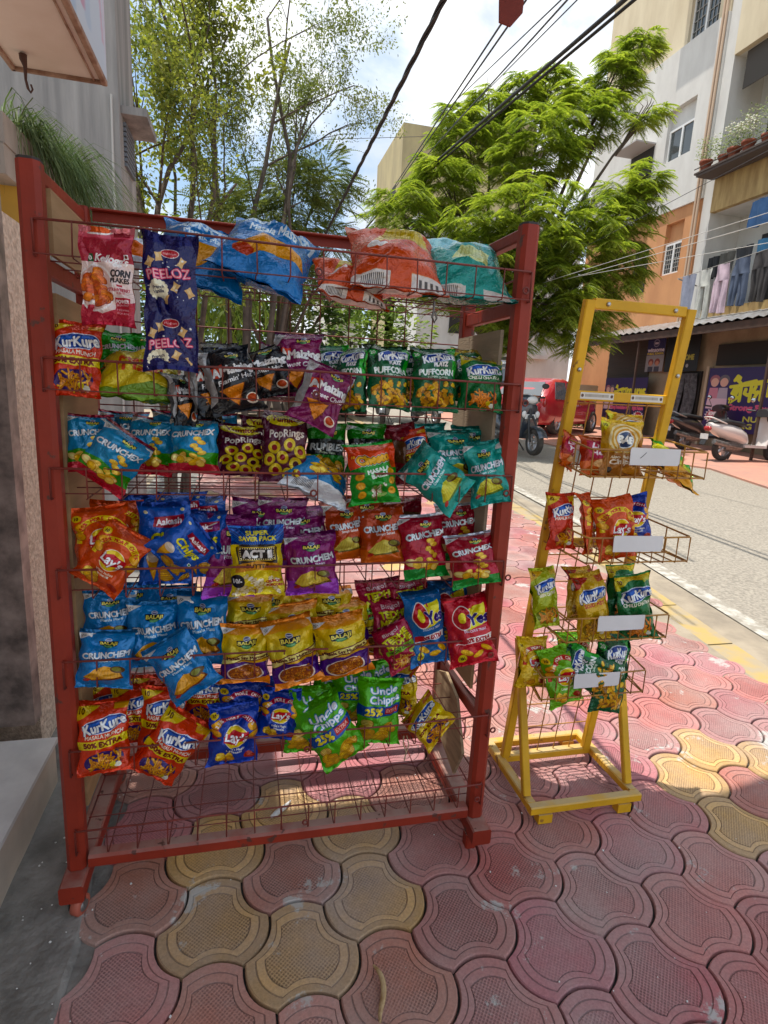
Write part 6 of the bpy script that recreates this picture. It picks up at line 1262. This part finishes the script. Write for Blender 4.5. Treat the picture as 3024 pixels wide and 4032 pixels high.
b = MB(); b.tube([(.792, .025, .33), (.79, .02, .31), (.80, .02, .285), (.796, .02, .26)], .0018, 5); b.tube([(.80, .025, .33), (.806, .02, .305), (.799, .02, .28)], .0016, 5); tag(b.build('string', mat('jute_string', (.45, .33, .20), .9)), 'loose end of straw string hanging from the sixth shelf wire', 'string')
# ================================================================ YELLOW RACK
M_yel = paint('yellow_paint', (.78, .42, .012), (.52, .38, .18), (.30, .14, .02)); M_ywire = mat('yellow_wire', (.50, .24, .025), .5, noise_scale=14, col2=(.28, .11, .03)); M_strip = mat('price_strip', (.74, .72, .72), .4, noise_scale=8, col2=(.66, .64, .64)); M_bolt = mat('bolt', (.55, .54, .52), .3, .9)
yr = empty('wire_rack', (1.37, .18, 0), 'narrow yellow leaning display rack with four wire baskets', 'display rack')
yp = lambda z: .265-.1312*(z-.06)
XL, XR = 1.222, 1.520
for x in (XL, XR):
    b = MB(); b.bar((x, yp(.055), .055), (x, yp(1.47), 1.47), .028, .022, up=(0, 1, 0)); s_ = b.build('side_rail', M_yel, yr)
    for z in (1.30, .46):
        c = MB(); c.lathe([(0, 0), (.006, 0), (.005, .004), (0, .005)], 10, Matrix.Translation((x, yp(z)-.011, z)) @ Matrix.Rotation(R_(90), 4, 'X')); c.build('bolt', M_bolt, s_)
for z, nm in ((1.462, 'top_bar'), (1.235, 'cross_bar'), (.815, 'cross_bar')):
    b = MB(); b.bar((XL+.0145, yp(z)+.002, z), (XR-.0145, yp(z)+.002, z), .018, .026); t = b.build(nm, M_yel, yr)
    if z > 1.4:
        for x in (XL+.05, XR-.05): c = MB(); c.lathe([(0, 0), (.006, 0), (.005, .004), (0, .005)], 10, Matrix.Translation((x, yp(z)-.0075, z)) @ Matrix.Rotation(R_(90), 4, 'X')); c.build('bolt', M_bolt, t)
    elif z > 1:
        sm_ = sign_mat('barcode_sticker', 16, '#d9d3c9', lambda c: ([c.rect(14+i*3.1, 4, 15.6+i*3.1, 11, '#7a6a5a') for i in range(23)], c.ell(6, 8, 4, 4, '#5a3a2a'), c.ell(94, 8, 4, 4, '#5a3a2a')), 160)
        for x in (XL+.02, XR-.125): y_ = yp(z)-.0078; print_quad('sticker', (x, y_, z-.008), (x+.10, y_, z-.008), (x+.10, y_, z+.009), (x, y_, z+.009), sm_, yr)
zb = .045
for a, c, nm in (((1.205, .045, zb), (1.205, .345, zb), 'base_bar'), ((1.548, .045, zb), (1.548, .345, zb), 'base_bar'), ((1.192, .034, zb-.001), (1.561, .034, zb-.001), 'base_bar'), ((1.192, .356, zb-.001), (1.561, .356, zb-.001), 'base_bar'), ((1.2195, .270, zb+.004), (1.5335, .270, zb+.004), 'base_bar')):
    b = MB(); b.bar(a, c, .028, .026); b.build(nm, M_yel, yr)
for x, y in ((1.24, .034), (1.505, .034), (1.24, .356), (1.505, .356)):
    b = MB(); b.box((x-.022, y-.016, gzz(y)+.001), (x+.022, y+.012, .0305)); b.build('foot_block', M_yel, yr)
for x in (1.2005, 1.5465):
    b = MB(); b.bar((x+.001, .075, .059), (x+.001, .215, .50), .024, .02, up=(0, 1, 0)); s_ = b.build('brace', M_yel, yr); c = MB(); c.lathe([(0, 0), (.007, 0), (.006, .005), (0, .006)], 10, Matrix.Translation((x, .200, .485)) @ Matrix.Rotation(R_(90), 4, 'X')); c.build('bolt', M_bolt, s_)
g = MB()
for i in range(1, 5): x = XL+(XR-XL)*i/5; g.tube([(x, yp(.06)+.006, .06), (x, yp(1.23)+.006, 1.225)], .002, 5)
for i in range(13): z = .16+i*.088; g.tube([(XL, yp(z)+.0095, z), (XR, yp(z)+.0095, z)], .002, 5)
g.build('back_grid', M_ywire, yr)
for k, (zt, yf, x0, x1, sa, sb_) in enumerate(((1.106, -.022, 1.214, 1.556, .30, .73), (.873, .0, 1.250, 1.566, .22, .70), (.642, .018, 1.232, 1.553, .27, .73), (.458, .045, 1.193, 1.528, .28, .72))):
    zf = zt-.068; yb_ = yp(zt)-.008; s_ = MB(); h_ = .006*k
    s_.tube([(XL-.012, yb_, zt+.02), (x0, yf+.006, zt), (x0+.006, yf, zt), ((x0+x1)/2, yf-.002, zt-.001), (x1-.006, yf, zt), (x1, yf+.006, zt), (XR+.014, yb_, zt+.02)], .0027, 6)
    s_.tube([(XL-.012, yb_, zf+.02), (x0, yf+.004, zf), (x0+.006, yf, zf), (x1-.006, yf, zf), (x1, yf+.004, zf), (XR+.014, yb_, zf+.02)], .0024, 6)
    n = 8
    for i in range(n+1):
        x = x0+.003+(x1-x0-.006)*i/n; xb = XL+(XR-XL)*i/n; s_.tube([(x, yf-.002, zt), (x, yf-.003, zf-.002), (xb, yb_, zf+.018)], .0021, 5)
    for t in (.35, .7): s_.tube([(x0+(XL-x0)*t, yf+(yb_-yf)*t, zf+.004+.018*t), (x1+(XR-x1)*t, yf+(yb_-yf)*t, zf+.004+.018*t)], .0021, 5)
    for x, xb in ((x0, XL-.01), (x1, XR+.012)): s_.tube([((x+xb)/2, (yf+yb_)/2, zt+.010), ((x+xb)/2, (yf+yb_)/2, zf+.008)], .0021, 5)
    bk = s_.build('wire_basket', M_ywire, yr)
    c = MB(); xa, xe = x0+(x1-x0)*sa, x0+(x1-x0)*sb_
    c.prism([(xa+.002, yf-.008, zt-.036), (xe-.004, yf-.008, zt-.036), (xe, yf-.008, zt-.030), (xe-.001, yf-.008, zt+.006), (xa+.003, yf-.008, zt+.008), (xa, yf-.008, zt+.002)], (0, -.0015, 0)); c.build('price_strip', M_strip, bk)
    if k == 0: c = MB(); c.tube([(xa+.030, yf-.0098, zt-.018), (xa+.038, yf-.0098, zt-.012), (xa+.046, yf-.0098, zt-.004)], .0008, 4); c.build('pen_mark', M_cap, bk)
# ================================================================ SNACK BAGS
exec_bags = True
for i, (key, P, Q, w, yaw, th, lab) in enumerate(BAGS_RED):
    big = key.endswith('_big')
    make_bag(key, P, Q, w, w*.235*th*(1.0 if not big else .95), R_(yaw), 100+i*7, 'snack_bag' if key not in ('flakes', 'peeloz') else 'snack_pouch', bend=rng.uniform(-.05, .08), fold=0 if big or th < .6 else rng.uniform(.2, 1.3), label=lab, group='snack bags on the red rack', crump=.8 if big else 1.25)
for i, (key, P, Q, w, yaw, th, lab) in enumerate(BAGS_YELLOW):
    P = (P[0], P[1]+.02, P[2]); Q = (Q[0], Q[1]+.02, Q[2])
    make_bag(key, P, Q, w, w*.205*th, R_(yaw), 900+i*7, bend=rng.uniform(-.03, .06), fold=rng.uniform(.1, .8), label=lab, group='snack bags in the yellow baskets', crump=1.2)
# ================================================================ VEHICLES
M_tyre = mat('tyre', (.022, .021, .020), .85, noise_scale=8, col2=(.07, .06, .05)); M_rim = mat('alloy', (.45, .45, .46), .35, .8); M_chrome = mat('chrome', (.75, .75, .76), .12, 1.0); M_seat = mat('black_seat', (.018, .018, .02), .55); M_bplast = mat('black_plastic', (.03, .03, .032), .5)
M_lamp = mat('lamp_glass', (.65, .66, .66), .1, spec=.9); M_rlamp = mat('tail_lamp', (.42, .02, .02), .15, spec=.8); M_carglass = mat('car_glass', (.10, .115, .13), .04, spec=1.0, coat=.5); M_plate = mat('number_plate', (.72, .72, .70), .5)
def letters(txt, org, rt, up, h, m, parent, name='lettering', dep_=.004):
    v, t = glyphs(txt); b = MB(); O = Vector(org); r = Vector(rt).normalized(); u = Vector(up).normalized(); n_ = r.cross(u)
    b._add([O+r*(p[0]*h)+u*(p[1]*h)+n_*dep_ for p in v], [tuple(int(q) for q in f) for f in t], False); return b.build(name, m, parent, local=True, fix=False)
def wheel(parent, c, r, w, axis='Y', spokes=5, name='wheel'):
    A = Matrix.Translation(c) @ Matrix.Rotation(R_(90), 4, 'X')
    b = MB(); b.lathe([(r*.62, -w/2*.8), (r*.86, -w/2), (r*.97, -w*.36), (r, 0), (r*.97, w*.36), (r*.86, w/2), (r*.62, w/2*.8)], 26, A); wo = b.build(name, M_tyre, parent, local=True)
    b = MB(); b.lathe([(r*.66, -w*.42), (r*.60, -w*.36), (r*.58, 0), (r*.60, w*.36), (r*.66, w*.42)], 24, A); b.lathe([(0, -w*.34), (r*.16, -w*.34), (r*.16, w*.34), (0, w*.34)], 12, A)
    for i in range(spokes):
        a = 2*math.pi*i/spokes; C_ = Vector(c); b.bar(C_+Vector((math.cos(a)*r*.1, 0, math.sin(a)*r*.1)), C_+Vector((math.cos(a)*r*.63, 0, math.sin(a)*r*.63)), r*.17, w*.5, up=(0, 1, 0))
    b.build('rim', M_rim, wo); return wo
def car(name, label, loc, head, col, H=1.5, L=3.85, Wd=1.68, suv=False, plate=None, rear_text=None):
    """x forward; a lofted shell with its glass, lamps, wheels and mirrors"""
    e = empty(name, loc, label, 'car', 'parked cars', rz=head); pm = mat('car_paint_'+label.split()[0], col, .3, coat=1.0, spec=.6)
    sec = [(-1, .52, .60, .60), (-.985, .33, .80, H*.58), (-.955, .25, .90, H*.665), (-.86, .22, .98, H*.79), (-.74, .22, 1.0, H*.905), (-.50, .22, 1.0, H*.985), (-.2, .22, 1.0, H), (.10, .22, .985, H*.93), (.42, .22, .97, H*.66), (.70, .24, .93, H*.60), (.90, .28, .82, H*.50), (.985, .36, .66, H*.40), (1, .42, .5, H*.36)]
    if suv: sec[4] = (-.86, .30, 1.0, H*.97); sec[3] = (-.92, .30, .98, H*.90); sec[2] = (-.97, .30, .94, H*.66)
    rings = []; belt = H*.60
    for (xf, zb_, wf, zr) in sec:
        hw = Wd/2*wf; x = xf*L/2; zbe = min(belt, zr*.97); tw = hw*(.98-.24*max(0, (zr-belt))/(H-belt))
        half = [(hw*.55, zb_), (hw*.90, zb_+.02), (hw*.985, zb_+.14), (hw, (zb_+zbe)/2), (hw*.985, zbe*.93), (hw*.955, zbe), ((hw*.955+tw)/2, (zbe+zr)/2), (tw, zr-.07*(zr > belt)), (tw*.80, zr-.012), (tw*.4, zr)]
        rings.append([(x, y, z) for y, z in half]+[(x, -y, z) for y, z in half[::-1]])
    b = MB(); b.loft(rings); b.build('body', pm, e, local=True)
    hb = lambda x: Wd/2
    g = MB()      # rear glass
    xr = -L/2*(.965 if not suv else .955); zt = H*.90; zl = H*.66
    P0 = [(-.955*L/2-.016, -.70*Wd/2, H*.665), (-.955*L/2-.016, .70*Wd/2, H*.665), (-.745*L/2-.03, .60*Wd/2, H*.905), (-.745*L/2-.03, -.60*Wd/2, H*.905)]
    if suv: P0 = [(-.975*L/2-.014, -.74*Wd/2, H*.65), (-.975*L/2-.014, .74*Wd/2, H*.65), (-.90*L/2-.045, .66*Wd/2, H*.92), (-.90*L/2-.045, -.66*Wd/2, H*.92)]
    g.prism(P0, (.02, 0, .0)); g.build('rear_window', M_carglass, e, local=True)
    g = MB(); g.prism([(.40*L/2+.03, -.66*Wd/2, H*.665), (.40*L/2+.03, .66*Wd/2, H*.665), (.12*L/2+.07, .58*Wd/2, H*.895), (.12*L/2+.07, -.58*Wd/2, H*.895)], (-.02, 0, -.01)); g.build('windscreen', M_carglass, e, local=True)
    for s_ in (1, -1):
        for (xa, xb, xc, xd) in ((-.74, -.34, -.36, -.66), (-.31, .30, .06, -.31)):
            g = MB(); yb_ = s_*(Wd/2*.955+.004); yt_ = s_*(Wd/2*.80+.012); g.prism([(xa*L/2, yb_, belt+.03), (xb*L/2, yb_, belt+.02), (xc*L/2, yt_, H*.92), (xd*L/2, yt_, H*.915)], (0, -s_*.012, 0)); g.build('side_window', M_carglass, e, local=True)
        for xw in (-.62, .64): wheel(e, (xw*L/2, s_*(Wd/2-.10), .29), .29, .19)
        b = MB(); b.ball((.22*L/2, s_*(Wd/2+.08), belt+.06), .08, 10, 7, (.6, 1.1, .8)); b.build('wing_mirror', pm, e, local=True)
        b = MB(); b.ball((-.945*L/2, s_*Wd/2*.80, H*.55), .15, 10, 8, (.45, .62, 1.15)); b.build('tail_lamp', M_rlamp, e, local=True)
        b = MB(); b.ball((.90*L/2, s_*Wd/2*.62, H*.43), .14, 10, 8, (.8, .8, .55)); b.build('headlight', M_lamp, e, local=True)
        b = MB(); b.box((-.02*L/2, s_*(Wd/2+.001)-.012, belt-.12), (.04*L/2+.06, s_*(Wd/2+.001)+.012, belt-.09)); b.build('door_handle', M_chrome if not suv else M_bplast, e, local=True)
    b = MB(); b.box((-L/2*.998-.02, -Wd/2*.55, .30), (-L/2*.96, Wd/2*.55, .42)); b.build('bumper', M_bplast if suv else pm, e, local=True)
    b = MB(); b.box((-L/2-.035, -.25, .50), (-L/2-.005, .25, .61)); po = b.build('number_plate', M_plate, e, local=True)
    if plate: letters(plate, (-L/2-.037, 0, .555), (0, -1, 0), (0, 0, 1), .07, M_bplast, po)
    if rear_text: letters(rear_text, (-.905*L/2-.085, -.25, H*.85), (0, -1, 0), (.1, 0, 1), .055, M_plate, e)
    if suv:
        b = MB()
        for s_ in (1, -1): b.bar((-.7*L/2, s_*.6, H+.05), (.0, s_*.6, H+.05), .035)
        for q in range(4): b.bar((-.7*L/2+q*.35, -.62, H+.06), (-.7*L/2+q*.35, .62, H+.06), .03)
        b.build('roof_rack', M_bplast, e, local=True)
    return e
car('parked_car', 'red hatchback parked across the road, seen from behind through the yellow rack', (8.1, 12.6, gzz(12.6)+.004), R_(37), (.42, .012, .022), H=1.36, L=3.7, Wd=1.6, plate='D59')
car('parked_car', 'dark grey utility car with roof bars parked beyond the red hatchback', (8.35, 16.6, gzz(16.6)-.026), R_(62), (.10, .11, .125), H=1.85, L=4.2, Wd=1.8, suv=True, rear_text='PRESS')
car('parked_car', 'silver car facing the shop, seen through the red rack below the purple bags', (2.45, 15.6, gzz(15.6)-.026), R_(-100), (.45, .47, .50), H=1.55)
car('parked_car', 'white car with side on view seen through the left of the red rack', (.1, 14.0, gzz(14)), R_(-165), (.62, .61, .58), H=1.45)
def scooter(name, label, loc, head, col, lean=4, plate=None):
    """x forward, rear wheel at the origin"""
    e = empty(name, loc, label, 'scooter', 'parked scooters', rz=head); pm = mat('scooter_paint_%d' % int(col[0]*1000+col[2]*100), col, .28, coat=.9, spec=.6); k = lambda *a: dict(parent=e, local=True)
    wheel(e, (0, 0, .225), .225, .10); fw = wheel(e, (1.24, 0, .225), .225, .09)
    def sect(x, zc, hw, hh): return [(x, hw*math.cos(a*math.pi/8)*(1 if abs(math.sin(a*math.pi/8)) < .9 else .9), zc+hh*math.sin(a*math.pi/8)) for a in range(16)]
    b = MB(); b.loft([sect(-.44, .66, .035, .03), sect(-.38, .645, .10, .07), sect(-.22, .60, .165, .125), sect(0, .555, .19, .16), sect(.22, .51, .19, .16), sect(.38, .44, .165, .15), sect(.46, .38, .12, .10)]); b.build('rear_cowl', pm, **k())
    b = MB(); b.loft([sect(-.36, .715, .08, .025), sect(-.26, .735, .135, .05), sect(-.02, .735, .15, .055), sect(.12, .715, .155, .05), sect(.30, .70, .14, .05), sect(.40, .67, .09, .035)]); b.build('seat', M_seat, **k())
    b = MB(); b.tube([(-.12, .13, .70), (-.30, .14, .75), (-.43, .10, .80), (-.46, 0, .81), (-.43, -.10, .80), (-.30, -.14, .75), (-.12, -.13, .70)], .014, 7); b.build('grab_rail', pm if col[0] > .4 else M_rim, **k())
    b = MB(); b.ball((-.42, 0, .60), .07, 10, 8, (.55, 1.3, .75)); b.build('tail_lamp', M_rlamp, **k())
    b = MB(); b.prism([(-.44, -.07, .48), (-.44, .07, .48), (-.50, .06, .30), (-.50, -.06, .30)], (.012, 0, 0)); mud = b.build('mudguard', M_bplast, **k()); b = MB(); b.box((-.475, -.09, .40), (-.465, .09, .50)); b.build('number_plate', M_plate, **k())
    b = MB(); b.prism([(.36, -.16, .27), (.36, .16, .27), (.90, .15, .26), (.90, -.15, .26)], (0, 0, .05)); b.build('floorboard', pm if col[0] > .4 else M_bplast, **k())
    b = MB(); b.loft([[(x+off, y, z) for (y, off) in ((-w_, -.05), (-w_*.8, -.005), (-w_*.4, .02), (0, .03), (w_*.4, .02), (w_*.8, -.005), (w_, -.05), (w_*.75, -.055), (0, -.01), (-w_*.75, -.055))] for (x, z, w_) in ((.90, .27, .16), (.95, .40, .19), (.97, .55, .21), (.98, .70, .20), (1.00, .82, .15), (.99, .88, .10))]); b.build('front_apron', pm, **k())
    for s_ in (1, -1): b = MB(); b.ball((1.045, s_*.11, .68), .05, 8, 6, (.4, .8, 1.2)); b.build('indicator', M_lamp, **k())
    if plate: b = MB(); b.box((1.035, -.09, .60), (1.045, .09, .68)); po = b.build('number_plate', M_plate, **k()); letters(plate, (1.046, 0, .64), (0, 1, 0), (0, 0, 1), .04, M_bplast, po, dep_=.002)
    b = MB(); n = 14
    for i in range(n):
        pass
    arc = [(1.24+.27*math.cos(a), .225+.27*math.sin(a)) for a in [R_(20+i*11) for i in range(13)]]
    b.loft([[(x, -.07, z-.02), (x, -.045, z), (x, .045, z), (x, .07, z-.02)] for x, z in arc], closed=False, caps=False); b.build('front_fender', pm, fix=False, **k())
    b = MB()
    for s_ in (1, -1): b.tube([(1.24, s_*.075, .225), (1.16, s_*.07, .45), (1.05, s_*.03, .66)], .017, 7)
    b.tube([(1.06, 0, .62), (.93, 0, .95)], .025, 8); b.build('fork', M_bplast, **k())
    b = MB(); b.loft([[(x, y*w_, z+dz) for y, dz in ((-1, -.05), (-.9, .02), (-.45, .06), (0, .07), (.45, .06), (.9, .02), (1, -.05), (.5, -.08), (-.5, -.08))] for x, z, w_ in ((.82, .93, .15), (.90, .95, .22), (1.0, .94, .17), (1.06, .92, .09))]); hb_ = b.build('handlebar_cowl', pm if col[0] < .4 else M_bplast, **k())
    b = MB(); b.ball((1.05, 0, .92), .075, 12, 8, (.6, 1.25, .85)); b.build('headlight', M_lamp, **k())
    b = MB(); b.tube([(.86, .20, .96), (.80, .34, .97)], .018, 8); b.tube([(.86, -.20, .96), (.80, -.34, .97)], .018, 8); b.build('grip', M_bplast, **k())
    for s_ in (1, -1):
        b = MB(); b.tube([(.88, s_*.22, .97), (.86, s_*.27, 1.08), (.86, s_*.29, 1.13)], .006, 5); b.ball((.87, s_*.30, 1.16), .055, 10, 8, (.35, 1.15, .85)); mo = b.build('mirror', M_bplast, **k())
        b = MB(); b.ball((.855, s_*.30, 1.16), .046, 10, 8, (.2, 1.15, .85)); b.build('mirror_glass', M_chrome, mo)
    b = MB(); b.tube([(.30, -.15, .26), (.0, -.17, .30), (-.10, -.17, .31)], .03, 8); b.tube([(-.08, -.17, .31), (-.40, -.17, .37)], .05, 10); b.build('exhaust', M_steel, **k())
    b = MB(); b.loft([sect(.0, .28, .10, .10), sect(.2, .28, .13, .12), sect(.36, .28, .12, .10)]); b.build('engine', M_steel, **k())
    b = MB(); b.tube([(.40, .12, .26), (.45, .26, .01)], .012, 6); b.tube([(.40, .10, .26), (.33, .16, .01)], .014, 6); b.build('stand', M_bplast, **k()); return e
scooter('scooter', 'dark blue scooter facing the camera right of the red rack post', (5.10, 9.02, gzz(9.0)-.026), R_(-84), (.035, .045, .062), plate='7151').scale = (1, 1.22, 1.03)
scooter('scooter', 'white scooter parked on red paving at the right edge', (9.20, 7.86, gzz(7.9)+.004), R_(2), (.66, .60, .56))
scooter('scooter', 'black scooter parked between the white scooter and the yellow rail', (9.75, 9.55, gzz(9.6)+.004), R_(4), (.03, .026, .028))
scooter('scooter', 'grey scooter seen through the rack under the green puff bags', (3.9, 13.6, gzz(13.6)-.026), R_(-105), (.10, .10, .11))
scooter('scooter', 'silver grey scooter behind the other seen through the rack', (5.0, 14.4, gzz(14.4)-.026), R_(-80), (.30, .31, .32))
b = MB(); r = random.Random(3)
for k in range(420):
    a = r.uniform(0, 6.28); q = r.random()**.5*.33; p = Vector((9.9+q*math.cos(a), 14.2+q*math.sin(a), gzz(14)+.05+r.random()*1.0)); d = Vector((r.gauss(0, 1), r.gauss(0, 1), r.gauss(0, .7))).normalized()*.07; u = d.orthogonal().normalized()*.035; b._add([p-d, p+u, p+d, p-u], [(0,1,2,3)], False)
tag(b.build('shrub', M_pl, fix=False), 'leafy potted shrub standing left of the purple kids home sign', 'plant')
